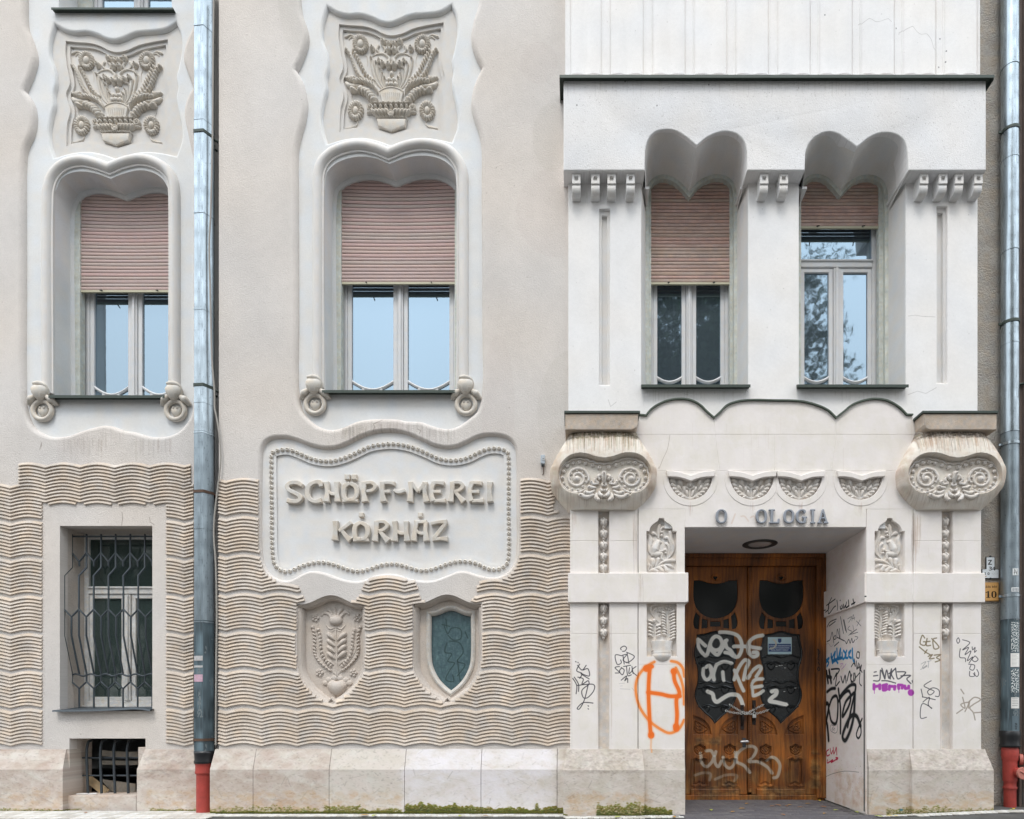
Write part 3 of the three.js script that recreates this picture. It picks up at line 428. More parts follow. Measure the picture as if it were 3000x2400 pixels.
// --- the name plaque
{
  const plaque = group('name_plaque', building), zr0 = -0.042, z1 = -0.058;
  const beads = spline(W(beadLine, zr0), true, 0.02), inner = contract(beads, 0.046);
  add('rim', plate(shapeOf(contract(spline(W(plaqueOut, -0.04), true, 0.04), -0.02), inner), zr0, 0.06, 0.004), M.plaque, plaque);
  add('field', plate(shapeOf(contract(inner, -0.015)), z1, 0.05), M.plaque, plaque);
  // beads, evenly spaced
  let len = 0; const cum = [0]; beads.forEach((p, i) => { const q = beads[(i + 1) % beads.length]; len += Math.hypot(p[0] - q[0], p[1] - q[1]); cum.push(len); });
  const n = Math.round(len / (14.7 * U(zr0))), bead = boxUV(joined(new THREE.LatheGeometry([[0, 0.55], [0.3, 0.58], [0.34, 0.84], [0.5, 0.88], [0.82, 0.6], [1, 0.2], [1, -0.1]].map(([a, b]) => new THREE.Vector2(a * 0.0225, b * 0.026)), 12).rotateX(Math.PI / 2)));
  for (let k = 0; k < n; k++) { const d = k / n * len; let i = 0; while (cum[i + 1] < d) i++; const a = beads[i], b = beads[(i + 1) % beads.length], t = (d - cum[i]) / (cum[i + 1] - cum[i]); const m = new THREE.Mesh(bead, M.letter); m.name = 'bead'; m.castShadow = m.receiveShadow = true; m.position.set(a[0] + (b[0] - a[0]) * t, a[1] + (b[1] - a[1]) * t, zr0); plaque.add(m); }
  // letters: strokes [x, y, width] in the zoomed view, each letter one mesh
  const O = (cx, y) => [[[cx - 4, y + 18, 30], [cx + 44, y + 45, 38], [cx + 56, y + 100, 38], [cx + 34, y + 150, 32], [cx, y + 160, 26]], [[cx, y + 160, 26], [cx - 42, y + 150, 32], [cx - 56, y + 100, 38], [cx - 46, y + 45, 38], [cx - 4, y + 18, 30]], [[cx - 68, y + 168, 24], [cx, y + 164, 22], [cx + 66, y + 166, 26]]];
  const E = (x, y) => [[[x + 20, y + 8, 42], [x, y + 60, 34], [x, y + 120, 34], [x + 14, y + 172, 40]], [[x + 10, y + 14, 30], [x + 60, y + 14, 30], [x + 104, y + 20, 36]], [[x + 6, y + 90, 26], [x + 78, y + 88, 30]], [[x + 14, y + 168, 30], [x + 60, y + 166, 26], [x + 116, y + 164, 38]]];
  const Rr = (x, y) => [[[x + 4, y + 6, 44], [x, y + 90, 34], [x - 12, y + 176, 52]], [[x, y + 14, 28], [x + 70, y + 14, 30], [x + 92, y + 42, 34], [x + 60, y + 78, 28], [x + 20, y + 88, 24]], [[x + 26, y + 88, 30], [x + 60, y + 130, 36], [x + 100, y + 176, 50]]];
  const Hh = (x, y, w) => [[[x + 4, y + 6, 44], [x + 12, y + 90, 34], [x + 6, y + 176, 52]], [[x + w, y + 6, 44], [x + w, y + 90, 34], [x + w + 8, y + 176, 52]], [[x + 14, y + 80, 24], [x + 50, y + 108, 26], [x + w, y + 110, 26]]];
  const dot = (x, y, w = 44) => [[[x - w / 2, y, w], [x + w / 2, y, w]]];
  const text = {
    letter_s: [[[388, 640, 30], [350, 616, 36], [290, 616, 36], [256, 642, 34], [276, 676, 34], [330, 704, 36], [372, 738, 36], [352, 768, 34], [300, 772, 34], [256, 762, 40]]], letter_c: [[[545, 648, 34], [535, 612, 40], [490, 612, 34], [444, 640, 38], [428, 700, 40], [446, 750, 38], [492, 772, 34], [545, 762, 42]]], letter_h: Hh(584, 600, 92), letter_o: [...O(790, 600), ...dot(764, 565), ...dot(822, 565)],
    letter_p: [[[908, 606, 44], [904, 690, 34], [914, 776, 54]], [[900, 618, 28], [972, 614, 30], [1002, 642, 34], [980, 676, 28], [926, 688, 24]]], letter_f: [[[1062, 606, 44], [1060, 690, 34], [1072, 776, 54]], [[1050, 616, 28], [1110, 614, 28], [1166, 622, 34]], [[1066, 690, 24], [1126, 686, 30]]], hyphen: [[[1156, 676, 26], [1200, 694, 28], [1252, 678, 28]]],
    letter_m: [[[1300, 606, 44], [1302, 690, 34], [1294, 776, 54]], [[1306, 612, 34], [1340, 660, 30], [1364, 692, 24]], [[1364, 692, 24], [1390, 655, 28], [1420, 612, 34]], [[1420, 606, 44], [1416, 690, 34], [1434, 776, 54]]], letter_e: E(1478, 600), letter_r: Rr(1648, 600), letter_e_: E(1800, 600), letter_i: [[[1970, 606, 50], [1964, 690, 34], [1972, 776, 54]]],
    letter_k: [[[664, 936, 46], [666, 1020, 34], [660, 1100, 56]], [[800, 946, 34], [750, 985, 32], [694, 1024, 26]], [[716, 1012, 30], [750, 1060, 36], [792, 1100, 52]]], letter_o_: [...O(882, 932), ...dot(882, 884, 38)], letter_r_: Rr(1010, 932), letter_h_: Hh(1160, 932, 102), letter_a: [[[1352, 942, 34], [1336, 1020, 34], [1326, 1106, 52]], [[1330, 946, 28], [1380, 946, 26], [1436, 942, 30]], [[1428, 942, 38], [1424, 1020, 34], [1432, 1106, 52]], [[1340, 1010, 22], [1376, 1040, 26], [1424, 1040, 24]], ...dot(1380, 884, 38)], letter_z: [[[1472, 960, 32], [1530, 948, 28], [1606, 944, 40]], [[1600, 948, 30], [1550, 1015, 34], [1494, 1088, 32]], [[1482, 1092, 32], [1550, 1086, 28], [1612, 1088, 42]]],
  };
  const zt = z1 + 0.05, q = U(zt);
  for (const [name, strokes] of Object.entries(text)) {
    const geos = strokes.map((st, k) => {
      const pts = st.map(([x, y, w]) => { const p = R12(x, y); return [X(p[0], zt), Y(p[1], zt), w * q / 2.8747 / 2]; });
      const c = new THREE.CatmullRomCurve3(pts.map((p) => new THREE.Vector3(...p)), false, 'centripetal'), m = st.length > 2 ? (st.length - 1) * 5 : 1, L = c.getPoints(m).map((v) => [v.x, v.y, v.z]), nn = lineNormals(L, false);
      const a = L.map((p, i) => [p[0] + nn[i][0] * p[2], p[1] + nn[i][1] * p[2]]), b = L.map((p, i) => [p[0] - nn[i][0] * p[2], p[1] - nn[i][1] * p[2]]);
      return plate(shapeOf([...a, ...b.reverse()]), zt - k * 0.0016, 0.05, 0.005, 1);
    });
    add(name.replace(/_$/, ''), geos, M.letter, plaque);
  }
}

// --- the ridged wave plaster: every ridge of a bay is one piece, broken only by what stands in its way
const inside = (poly, x, y) => { let c = false; for (let i = 0, j = poly.length - 1; i < poly.length; j = i++) { const [xi, yi] = poly[i], [xj, yj] = poly[j]; if ((yi > y) !== (yj > y) && x < (xj - xi) * (y - yi) / (yj - yi) + xi) c = !c; } return c; };
let ridges = 0;
function waves(z, x0, x1, cusp, period, rows, blocked) {
  const g = group('wave_plaster', building), u = U(z), prof = [[6.9, -0.002], [4.6, 0.003], [1.6, 0.010], [-1.2, 0.0165], [-2.6, 0.0172], [-3.3, 0.0145], [-3.7, 0.005], [-4.0, -0.004]].map(([a, b]) => [a * u, b]);
  for (const y of rows) {
    const h = (x) => { const t = (((x - cusp) / period) % 1 + 1) % 1, v = 2 * t - 1; return 9.2 * (1 - Math.pow(Math.abs(v), 1.7)); };
    const runs = []; let run = null; const j1 = rand() * 9, j2 = rand() * 9;
    for (let x = x0; x <= x1 + 0.01; x += 4) {
      const yy = y - h(x) + 0.5 * Math.sin(x / 37 + j1) * Math.sin(x / 91 + j2);
      if (blocked(x, yy)) { run = null; continue; }
      if (!run) runs.push(run = []);
      run.push([X(x, z), Y(yy, z)]);
    }
    for (const r of runs) if (r.length > 9) { add('wave_ridge', sweep(r, prof, z), M.wave, g); ridges++; }
  }
  return g;
}
const rowsFrom = (first, groups, period, n, pitch) => { const r = []; for (let k = 0; k < groups; k++) for (let i = 0; i < n; i++) r.push(first + k * period + i * pitch); return r; };
{
  const plq = plaqueOut.map((p) => [1140 + (p[0] - 1140) * 1.024, 1508 + (p[1] - 1508) * 1.03]), sh = shields.map((s) => spline(s, true, 8).map((p) => p));
  const patches = [map2([[345, 1300], [345, 1420], [425, 1625], [845, 1600], [925, 1440], [925, 1300]], R12), map2([[1335, 1300], [1340, 1425], [1402, 1612], [1818, 1605], [1895, 1410], [1895, 1300]], R12)];
  waves(0, 641, 1690, 767.4, 104.7, rowsFrom(1415, 7, 112.6, 10, 10.25), (x, y) => inside(plq, x, y) || (x > 770 && x < 1512 && y < 1600) || (x > 1615 && y < 1500 && x > 1640 - (y - 1400) * 0.2) || sh.some((s) => inside(s, x, y)) || patches.some((p) => inside(p, x, y)) || y > 2186);
  const top = rowsFrom(1430, 7, 110.2, 10, 10.1), more = [];
  for (let i = 0; i < 6; i++) more.push(1370 + i * 10.1);
  const win = (x, y) => (x > 126 && x < 489 && y > 1484 - 0 && !(y < 1492));
  waves(ZL, -120, 569, 33, 101.6, [...more, ...top], (x, y) => y > 2186 || (y < 1419 && (x < 55 || x > 563)) || (y > 1478 && x > 126 && x < 488));
}

// --- shields: one with a carved bouquet, one glazed
const shieldIn = (k, d) => contract(shieldHoles[k], d);
{
  const g = group('shield_relief', building), o1 = shieldIn(0, 0.045), frame = [[0.05, -0.1], [0.045, -0.002], [0.028, 0.012], [0.014, -0.004], [0.004, -0.01], [-0.012, -0.03], [-0.016, -0.09]];
  let c = shieldIn(0, 0.03); if (c[0] && shapeArea(c) > 0) c = c.slice().reverse();
  add('shield_frame', sweep(c, frame, -0.02, true), M.stuccoWarm, g);
  add('shield_field', plate(shapeOf(contract(shieldHoles[0], -0.01)), -0.1, 0.06), M.stuccoWarm, g);
  const K = 4.791, q = U(-0.1) / K, sx = (x) => X(860 + x / K, -0.1), sy = (y) => Y(1720 + y / K, -0.1), L = (p, f) => limb(p.map(([x, y, r]) => [sx(x), sy(y), r * q]), f).translate(0, 0, -0.1), P = (x, y, a, l, w, h) => petal(sx(x), sy(y), a, l * q, w * q, h, -0.098);
  add('tulip', [ball(sx(595), sy(470), 100 * q, 78 * q, 0.04, -0.1), L([[540, 440, 34], [500, 385, 26], [420, 370, 18], [395, 405, 16]]), L([[560, 420, 26], [525, 350, 22], [480, 322, 18]]), L([[590, 420, 26], [582, 350, 22], [578, 310, 26]]), L([[620, 420, 26], [645, 350, 22], [675, 318, 26]]), L([[650, 440, 30], [690, 385, 26], [750, 355, 20], [775, 385, 18]])], M.stuccoWarm, g);
  for (const s of [-1, 1]) add('leaf', [L([[592, 560, 12], [592 + s * 80, 590, 14], [592 + s * 130, 540, 10]]), L([[592, 590, 8], [592 + s * 60, 625, 10], [592 + s * 80, 600, 6]])], M.stuccoWarm, g);
  add('stem', L([[590, 560, 13], [602, 900, 14], [615, 1250, 16]]), M.stuccoWarm, g);
  for (let k = 0; k < 4; k++) { add('leaf', P(530, 700 + k * 88, 2.4, 165, 62, 0.03), M.stuccoWarm, g); add('leaf', P(678, 700 + k * 86, 0.72, 185, 70, 0.034), M.stuccoWarm, g); }
  for (const m of [1, -1]) {
    const mx = (x) => (m > 0 ? x : 1206 - x), pts = [[272, 570], [286, 620], [296, 670], [300, 720], [300, 770], [298, 820], [296, 870], [300, 915], [312, 960], [334, 1000], [362, 1040], [396, 1075], [432, 1108], [472, 1140], [512, 1170]], pt2 = [[345, 610], [362, 660], [370, 710], [375, 760], [378, 812], [382, 862], [392, 920], [408, 970], [432, 1015], [462, 1050], [490, 1085], [520, 1115]];
    add('frond', [...pts.map(([x, y], i) => P(mx(x), y, m > 0 ? 2.5 : 0.64, i ? 62 : 58, i ? 34 : 54, 0.022)), ...pt2.map(([x, y], i) => P(mx(x), y, m > 0 ? 1.1 : 2.04, 66, 46 - i, 0.02)), L([[mx(310), 600, 7], [mx(340), 900, 9], [mx(600), 1240, 10]])], M.stuccoWarm, g);
    for (const [x, y, r] of [[308, 438, 24], [365, 1208, 24]]) add('rosette', [...Array.from({ length: 5 }, (_, k) => ball(sx(mx(x) + 36 * Math.cos(k * 1.257)), sy(y + 36 * Math.sin(k * 1.257)), r * q, r * q, 0.014, -0.098)), ball(sx(mx(x)), sy(y), 18 * q, 18 * q, 0.022, -0.098)], M.stuccoWarm, g);
    add('stem', [L([[mx(350), 500, 6], [mx(340), 560, 6]]), L([[mx(435), 1190, 6], [mx(530), 1190, 7], [mx(600), 1240, 8]]), L([[mx(480), 1030, 20], [mx(520), 1050, 26], [mx(560), 1090, 14]])], M.stuccoWarm, g);
  }
  { const geo = ball(0, 0, 1, 1, 1), p = geo.attributes.position; const big = new THREE.SphereGeometry(1, 22, 16), b = big.attributes.position; for (let i = 0; i < b.count; i++) { const x = b.getX(i), y = b.getY(i), w = 0.52 + 0.48 * Math.min(1, (y + 1) * 0.75); b.setXYZ(i, x * w * 150 * q, (y * 125 - 40 * Math.exp(-x * x * 9) * Math.max(0, y)) * q, b.getZ(i) * 0.06); } big.computeVertexNormals(); add('heart', big.translate(sx(615), sy(1410), -0.1), M.stuccoWarm, g); }
  add('petal_collar', Array.from({ length: 6 }, (_, k) => { const a = Math.PI * (0.08 + k * 0.168); return ball(sx(615 + 170 * Math.cos(a)), sy(1370 - 90 * Math.sin(a)), 52 * q, 44 * q, 0.018, -0.1); }), M.stuccoWarm, g);
}
{
  const g = group('shield_window', building);
  let c = shieldIn(1, 0.03); if (shapeArea(c) > 0) c = c.slice().reverse();
  add('shield_frame', sweep(c, [[0.05, -0.1], [0.045, -0.002], [0.028, 0.012], [0.012, 0.0], [0.004, -0.02], [-0.012, -0.05], [-0.016, -0.12]], -0.02, true), M.stuccoWarm, g);
  add('sash', plate(shapeOf(contract(shieldHoles[1], -0.01), contract(spline(W(shield(1322, 63, 1784, 1800, 1925, 2030), -0.12), true, 0.03), 0)), -0.1, 0.05, 0.004), M.stuccoWarm, g);
  { let c2 = contract(spline(W(shield(1322, 63, 1784, 1800, 1925, 2030), -0.12), true, 0.03), 0.004); if (shapeArea(c2) > 0) c2 = c2.slice().reverse(); add('glazing_frame', sweep(c2, [[0.034, -0.01], [0.032, 0.012], [0.014, 0.02], [0.0, 0.012], [-0.014, -0.004], [-0.016, -0.03]], -0.1, true), std({ color: col(0.70, 0.655, 0.60), map: sized(pm3, 0.3), roughness: 0.8 }), g); }
  const cv = canvasOf(256, 512), k = cv.getContext('2d'); k.fillStyle = '#435a60'; k.fillRect(0, 0, 256, 512);
  for (let i = 0; i < 2600; i++) { k.fillStyle = `rgba(${rand() < 0.5 ? '120,150,150' : '40,66,72'},${0.05 + rand() * 0.08})`; k.fillRect(rand() * 256, rand() * 512, 2 + rand() * 14, 2 + rand() * 22); }
  k.strokeStyle = 'rgba(28,48,46,0.6)'; k.lineWidth = 6; k.lineJoin = k.lineCap = 'round';
  for (const p of [[[92, 150], [110, 190], [130, 160], [175, 165], [178, 215], [140, 225], [112, 200]], [[120, 230], [170, 240], [190, 290], [160, 340], [200, 360], [160, 420]], [[105, 240], [95, 290], [130, 300], [110, 340], [145, 350], [120, 390], [100, 440], [140, 450], [135, 415]], [[160, 330], [170, 420], [180, 470]], [[100, 110], [106, 160]], [[80, 140], [120, 150]], [[200, 180], [215, 215]]]) { const sp = p.length > 2 ? new THREE.SplineCurve(p.map((q) => new THREE.Vector2(...q))).getPoints(p.length * 6).map((q) => [q.x, q.y]) : p; k.beginPath(); sp.forEach((q, i) => (i ? k.lineTo(...q) : k.moveTo(...q))); k.stroke(); }
  const x0 = X(1250, -0.135), x1 = X(1394, -0.135), y0 = Y(2030, -0.135), y1 = Y(1755, -0.135);
  add('pane', slab(x0, x1, y0, y1, -0.14, -0.135, 0), new THREE.MeshPhysicalMaterial({ map: canvasTexture(cv), roughness: 0.25, ior: 1.5, side: THREE.DoubleSide }), g, [x0, x1, y0, y1]);
}
function shapeArea(c) { let a = 0; c.forEach((p, i) => { const q = c[(i + 1) % c.length]; a += p[0] * q[1] - q[0] * p[1]; }); return a; }

// --- the barred ground floor window
{
  const win = group('barred_window', building), z = ZL - 0.31, [a, b, , d] = groundHole, x0 = a[0], x1 = b[0], y0 = a[1], y1 = d[1];
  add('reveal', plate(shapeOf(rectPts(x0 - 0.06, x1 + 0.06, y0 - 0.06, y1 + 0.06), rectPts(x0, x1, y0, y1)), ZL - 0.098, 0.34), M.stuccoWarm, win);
  casement(win, x0, x1, y0 + 0.06, y1, z, { transom: Y(1741, z), mat: M.oldFrame, glass: M.glass });
  add('inner_sill', slab(x0, x1, y0 - 0.02, y0 + 0.06, z - 0.05, z + 0.03, 0.004), M.oldFrame, win);
  const curtain = Array.from({ length: 60 }, (_, i) => [x0 + (x1 - x0) * i / 59, -0.012 * Math.sin(i * 0.9) - 0.006 * Math.sin(i * 2.3)]);
  // the grille: straight bars above, bowed out below, with forked ends
  const zb = ZL - 0.16, r = 0.0095, gx = (zx) => X(R02(zx, 0)[0], zb), gy = (v) => Y(v, zb), n = 6, xs = Array.from({ length: n }, (_, k) => gx(605) + (gx(1220) - gx(605)) * k / 5), step = xs[1] - xs[0];
  const bar = (pts) => add('bar', limb(pts.map(([x, y, zz]) => [x, y, r, zz]), 1, 6, 3, false), M.steel, win);
  const yT = 1572, yF = 1620, yV = 1646, yB = 1663, yO = 1693, yM = 1812, yK = 1866, yE = 1974, zo = zb + 0.1;
  for (let k = 0; k < n; k++) {
    const x = xs[k];
    bar([[x, gy(yT) + 0.02, zb], [x, gy(yB), zb], [x, gy(yO), zo], [x, gy(yK), zo], [x, gy(yE), zb], [x, gy(1998), zb]]);
    bar([[x, gy(yF), zb], [x + step / 2, gy(yV), zb], [x + step / 2, gy(yV + 12), zb]]); bar([[x + step / 2, gy(yV), zb], [x + step, gy(yF), zb]]);
    bar([[x, gy(yM - 22), zo], [x + step / 2, gy(yM), zo], [x + step / 2, gy(yK), zo], [x + step / 2, gy(yE), zb]]); bar([[x + step / 2, gy(yM), zo], [x + step, gy(yM - 22), zo]]);
    bar([[x, gy(1998), zb], [x + step / 2, gy(2018), zb], [x + step / 2, gy(2074), zb]]); bar([[x + step / 2, gy(2018), zb], [x + step, gy(1998), zb]]);
  }
  bar([[xs[0] - 0.004, gy(yT), zb], [xs[0] - 0.004, gy(2078), zb]]);
  bar([[x1 - 0.012, gy(yT), zb], [x1 - 0.012, gy(2074), zb]]);
  bar([[x0 + 0.01, gy(yT), zb], [x1 - 0.005, gy(yT), zb]]);
  add('bar', limb(Array.from({ length: 25 }, (_, i) => [xs[0] + (x1 - xs[0] - 0.01) * i / 24, gy(yE + 4) + 0.012 * Math.sin(i * 1.57), r, zb]), 1, 6, 2), M.steel, win);
  // the bent tin sill
  const pos = [], idx = []; for (let i = 0; i <= 12; i++) { const t = i / 12, x = x0 - 0.03 + (x1 - x0 + 0.05) * t, lift = 0.045 * Math.pow(t, 2.2) * (t < 0.86 ? 1 : 1 - (t - 0.86) * 6); pos.push(x, y0 + 0.045, z + 0.03, x, y0 + 0.006 + lift, ZL + 0.06, x, y0 - 0.010 + lift * 0.8, ZL + 0.062); if (i) { const o = (i - 1) * 3; idx.push(o, o + 1, o + 3, o + 1, o + 4, o + 3, o + 1, o + 2, o + 4, o + 2, o + 5, o + 4); } }
  const g = new THREE.BufferGeometry(); g.setAttribute('position', new THREE.Float32BufferAttribute(pos, 3)); g.setIndex(idx); g.computeVertexNormals();
  add('tin_sill', g, M.steel, win);
}

// --- plinth stones
const pc = canvasOf(2048, 256), plinthPrint = [-6.6, 5.0, 0, 0.86];
const PX = (x) => (x - plinthPrint[0]) / (plinthPrint[1] - plinthPrint[0]) * 2048, PY = (y) => 256 - y / 0.86 * 256;
{
  const k = pc.getContext('2d'); k.fillStyle = '#e0d9d2'; k.fillRect(0, 0, 2048, 256);
  const patch = (x0, x1, y0, y1, c, n, sx, sy) => { for (let i = 0; i < n; i++) { k.fillStyle = c(rand()); const x = PX(x0 + rand() * (x1 - x0)), y = PY(y0 + rand() * (y1 - y0)); k.beginPath(); k.ellipse(x, y, sx * (0.3 + rand()), sy * (0.3 + rand()), rand() * 3, 0, 7); k.fill(); } };
  patch(-6.6, 5, 0, 0.86, (r) => `rgba(${r < 0.5 ? '176,166,156' : '240,236,232'},0.05)`, 2600, 26, 9);
  patch(-6.6, 5, 0, 0.86, (r) => `rgba(104,96,90,${0.06 + r * 0.12})`, 7600, 3, 1.6);
  patch(-6.6, -2.55, 0, 0.8, () => 'rgba(160,142,124,0.07)', 1200, 20, 12); patch(-0.2, 4.6, 0, 0.8, () => 'rgba(164,148,132,0.06)', 1000, 20, 12);
  patch(-1.75, -0.25, 0, 0.8, () => 'rgba(250,250,254,0.12)', 500, 26, 14);
  for (const [a, b, n] of [[-6, -4.9, 90], [-3.8, -2.6, 200], [-2.6, -1.8, 80], [-0.1, 0.7, 160], [2.9, 4.4, 260], [-4.5, -3.9, 60]]) patch(a, b, 0, 0.22, (r) => `rgba(${r < 0.4 ? '190,140,90' : '204,170,132'},0.10)`, n, 12, 7);
  // scuffs, drips and scratches
  for (let i = 0; i < 800; i++) { k.strokeStyle = `rgba(${rand() < 0.6 ? '90,84,80' : '250,248,246'},${0.08 + rand() * 0.16})`; k.lineWidth = 0.5 + rand(); const x = rand() * 2048, y = rand() * 256, a = (rand() - 0.5) * 3, l = 4 + rand() * 26; k.beginPath(); k.moveTo(x, y); k.lineTo(x + Math.cos(a) * l, y + Math.sin(a) * l); k.stroke(); }
  patch(-0.12, 0.62, 0.42, 0.66, (r) => `rgba(130,120,112,${0.04 + r * 0.06})`, 500, 8, 3); patch(-4.5, -3.9, 0.35, 0.66, (r) => `rgba(140,132,126,${0.05 + r * 0.05})`, 260, 9, 4); patch(2.9, 4.3, 0.42, 0.66, (r) => `rgba(130,120,112,${0.04 + r * 0.05})`, 700, 9, 3);
  // moss and algae along the foot: many small dabs under a ragged edge
  for (const [a, b, h, n, dark] of [[-6.3, -5.2, 0.04, 500, 0.2], [-4.45, -3.95, 0.045, 300, 0.3], [-3.75, -2.62, 0.10, 1500, 0.3], [-2.56, -2.2, 0.12, 1300, 0.35], [-2.2, -1.78, 0.09, 900, 0.4], [-1.74, -1.1, 0.115, 3600, 0.8], [-1.1, -0.75, 0.10, 1300, 0.7], [-0.75, -0.42, 0.075, 1700, 0.7], [-0.42, -0.14, 0.12, 1100, 0.7], [0.2, 0.63, 0.15, 1700, 0.6], [0.64, 0.95, 0.14, 1500, 0.6], [-3.8, -0.1, 0.03, 6000, 0.9], [3.1, 4.2, 0.11, 1700, 0.3]])
    for (let i = 0; i < n; i++) { const x = a + rand() * (b - a), top = h * (0.6 + 0.5 * fbm(x * 2.2, h * 9) + 0.35 * fbm(x * 9, 3) + 0.15 * fbm(x * 40, 8)), y = top * Math.pow(rand(), dark > 0.8 ? 1.25 : 1.6), f = y / Math.max(0.01, top); k.fillStyle = rand() < dark ? `rgba(${44 + 52 * f * f + rand() * 34},${54 + 44 * f * f + rand() * 28},${10 + rand() * 20},${0.3 + rand() * 0.4})` : `rgba(${120 + rand() * 50},${118 + rand() * 36},${56 + rand() * 40},${0.14 + rand() * 0.25})`; k.beginPath(); k.ellipse(PX(x), PY(y), 0.7 + rand() * 1.9, 0.6 + rand() * 1.3, 0, 0, 7); k.fill(); }
  k.fillStyle = 'rgba(255,120,20,0.35)'; k.fillRect(PX(0.745), PY(0.66), 3, 12);
  k.fillStyle = 'rgba(40,120,150,0.8)'; k.beginPath(); k.arc(PX(3.25), PY(0.05), 3, 0, 7); k.fill();
}
M.plinth = std({ map: canvasTexture(pc), color: col(0.80, 0.775, 0.76), bumpMap: sized(bumpSoft, 0.3), bumpScale: 0.0015, roughness: 0.85 });
M.plinth.bumpMap.repeat.set(30, 3);
// front: a sloped top, an upright face below; ends may slope too (l, r = how far the top is drawn in at that end)
function plinthStone(px0, px1, z, out, pyTop = 2195, pyBend = 2256, l = 0, r = 0, parent = building) {
  const zf = z + out, x0 = X(px0, zf) + 0.0025, x1 = X(px1, zf) - 0.0025, yt = Y(pyTop, z), yb = Y(pyBend, zf), v = (x, y, zz) => [x, y, zz], back = Math.min(z - 0.12, ZL - 0.12), lo = -0.02;
  const p = { a: v(x0, lo, zf), b: v(x1, lo, zf), c: v(x1, yb, zf), d: v(x0, yb, zf), e: v(x0 + l, yt, z + 0.004), f: v(x1 - r, yt, z + 0.004), g: v(x0 + l, yt, back), h: v(x1 - r, yt, back), i: v(x0, lo, back), j: v(x1, lo, back), m: v(x0, yb, back), n: v(x1, yb, back) };
  const quads = ['abcd', 'dcfe', 'efhg', 'iadm', 'mdeg', 'bjnc', 'cnhf'], pos = [], idx = [];
  quads.forEach((q, k) => { for (const c of q) pos.push(...p[c]); idx.push(4 * k, 4 * k + 1, 4 * k + 2, 4 * k, 4 * k + 2, 4 * k + 3); });
  const g = new THREE.BufferGeometry(); g.setAttribute('position', new THREE.Float32BufferAttribute(pos, 3)); g.setIndex(idx); g.computeVertexNormals();
  return add('plinth_stone', g, M.plinth, parent, plinthPrint);
}
for (const [a, b, l, r] of [[-560, -260, 0, 0], [-260, -20, 0, 0], [-20, 184, 0, 0.03], [400, 600, 0.03, 0]]) plinthStone(a, b, ZL, 0.08, 2196, 2255, l, r);
for (const [a, b, l] of [[614, 741, 0.015], [741, 964, 0], [964, 1185, 0], [1185, 1409, 0], [1409, 1632, 0], [1632, 1668, 0]]) plinthStone(a, b, 0, 0.07, 2195, 2255, l ?? 0, 0);
// the cellar opening between them
{
  const win = group('cellar_window', building), x0 = X(207, ZL - 0.02), x1 = X(402, ZL - 0.02), yS = Y(2331, ZL), zb = ZL - 0.16, xa = cellarHole[0][0], xb = cellarHole[1][0];
  add('sill_stone', slab(x0 - 0.01, x1 + 0.02, -0.02, yS, ZL - 0.5, ZL + 0.02, 0.006), M.plinth, win, plinthPrint);
  add('jamb_stone', slab(x0 - 0.2, x0 + 0.0, yS - 0.01, Y(2190, ZL), ZL - 0.3, ZL - 0.004, 0.003), M.plinth, win, plinthPrint);
  add('jamb_stone', slab(x1 + 0.02, x1 + 0.2, yS - 0.01, Y(2190, ZL), ZL - 0.3, ZL - 0.004, 0.003), M.plinth, win, plinthPrint);
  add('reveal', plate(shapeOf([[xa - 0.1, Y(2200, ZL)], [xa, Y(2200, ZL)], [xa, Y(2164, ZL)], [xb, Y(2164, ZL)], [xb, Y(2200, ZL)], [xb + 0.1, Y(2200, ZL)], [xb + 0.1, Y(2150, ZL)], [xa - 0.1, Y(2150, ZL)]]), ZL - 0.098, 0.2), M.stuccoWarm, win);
  for (const zx of [740, 855, 968, 1080]) { const x = X(R03(zx, 0)[0], zb); add('bar', limb([[x, yS - 0.02, 0.013, zb], [x, Y(2176, zb), 0.013, zb], [x, Y(2170, zb), 0.013, zb - 0.05]], 1, 7), M.steel, win); }
  for (const py of [2221, 2273]) add('bar', limb([[x0 - 0.02, Y(py, zb), 0.009, zb - 0.012], [x1 + 0.05, Y(py, zb), 0.009, zb - 0.012]], 1, 6, 5, false), M.steel, win);
  for (const [py, sag, t] of [[2206, 0.02, 0.062], [2234, 0.006, 0.045]]) { const zz = zb - 0.12, pts = Array.from({ length: 9 }, (_, i) => [x0 + 0.1 + (x1 - x0 - 0.05) * i / 8, Y(py, zz) - sag * Math.sin(i / 8 * 3.14)]); add('louvre_board', sweep(pts, [[t / 2, -0.012], [t / 2, -0.004], [-t / 2, 0.012], [-t / 2, 0.004]], zz), M.paperboard, win); }
}

// ---------------------------------------------------------------- the portal bay
const ZP = 0.1, ZW = 0.04, ZA = 0.19, XA = 2.006, portalPrint = [-0.5, 4.5, 0, 4.6];
const pen = (ctx, at, color, width, lines, blur = 0) => {   // graffiti: smooth strokes through points of a zoomed view
  ctx.save(); ctx.strokeStyle = color; ctx.fillStyle = color; ctx.lineWidth = width * 1.15; ctx.lineCap = ctx.lineJoin = 'round';
  if (blur) { ctx.shadowColor = color; ctx.shadowBlur = blur; }
  for (const line of lines) {
    let p = line.map((q) => at(...q)); if (p.length > 2) p = new THREE.SplineCurve(p.map((q) => new THREE.Vector2(...q))).getPoints(p.length * 7).map((q) => [q.x, q.y]);
    ctx.beginPath(); p.forEach((q, i) => (i ? ctx.lineTo(...q) : ctx.moveTo(...q)));
    ctx.stroke();
  }
  ctx.restore();
};
const sc = canvasOf(2048, 1884), sk = sc.getContext('2d');
const cxy = (x, y) => [(x - portalPrint[0]) / 5 * 2048, 1884 - y / 4.6 * 1884], onStone = (R, z = ZP) => (x, y) => { const p = R(x, y); return cxy(X(p[0], z), Y(p[1], z)); };
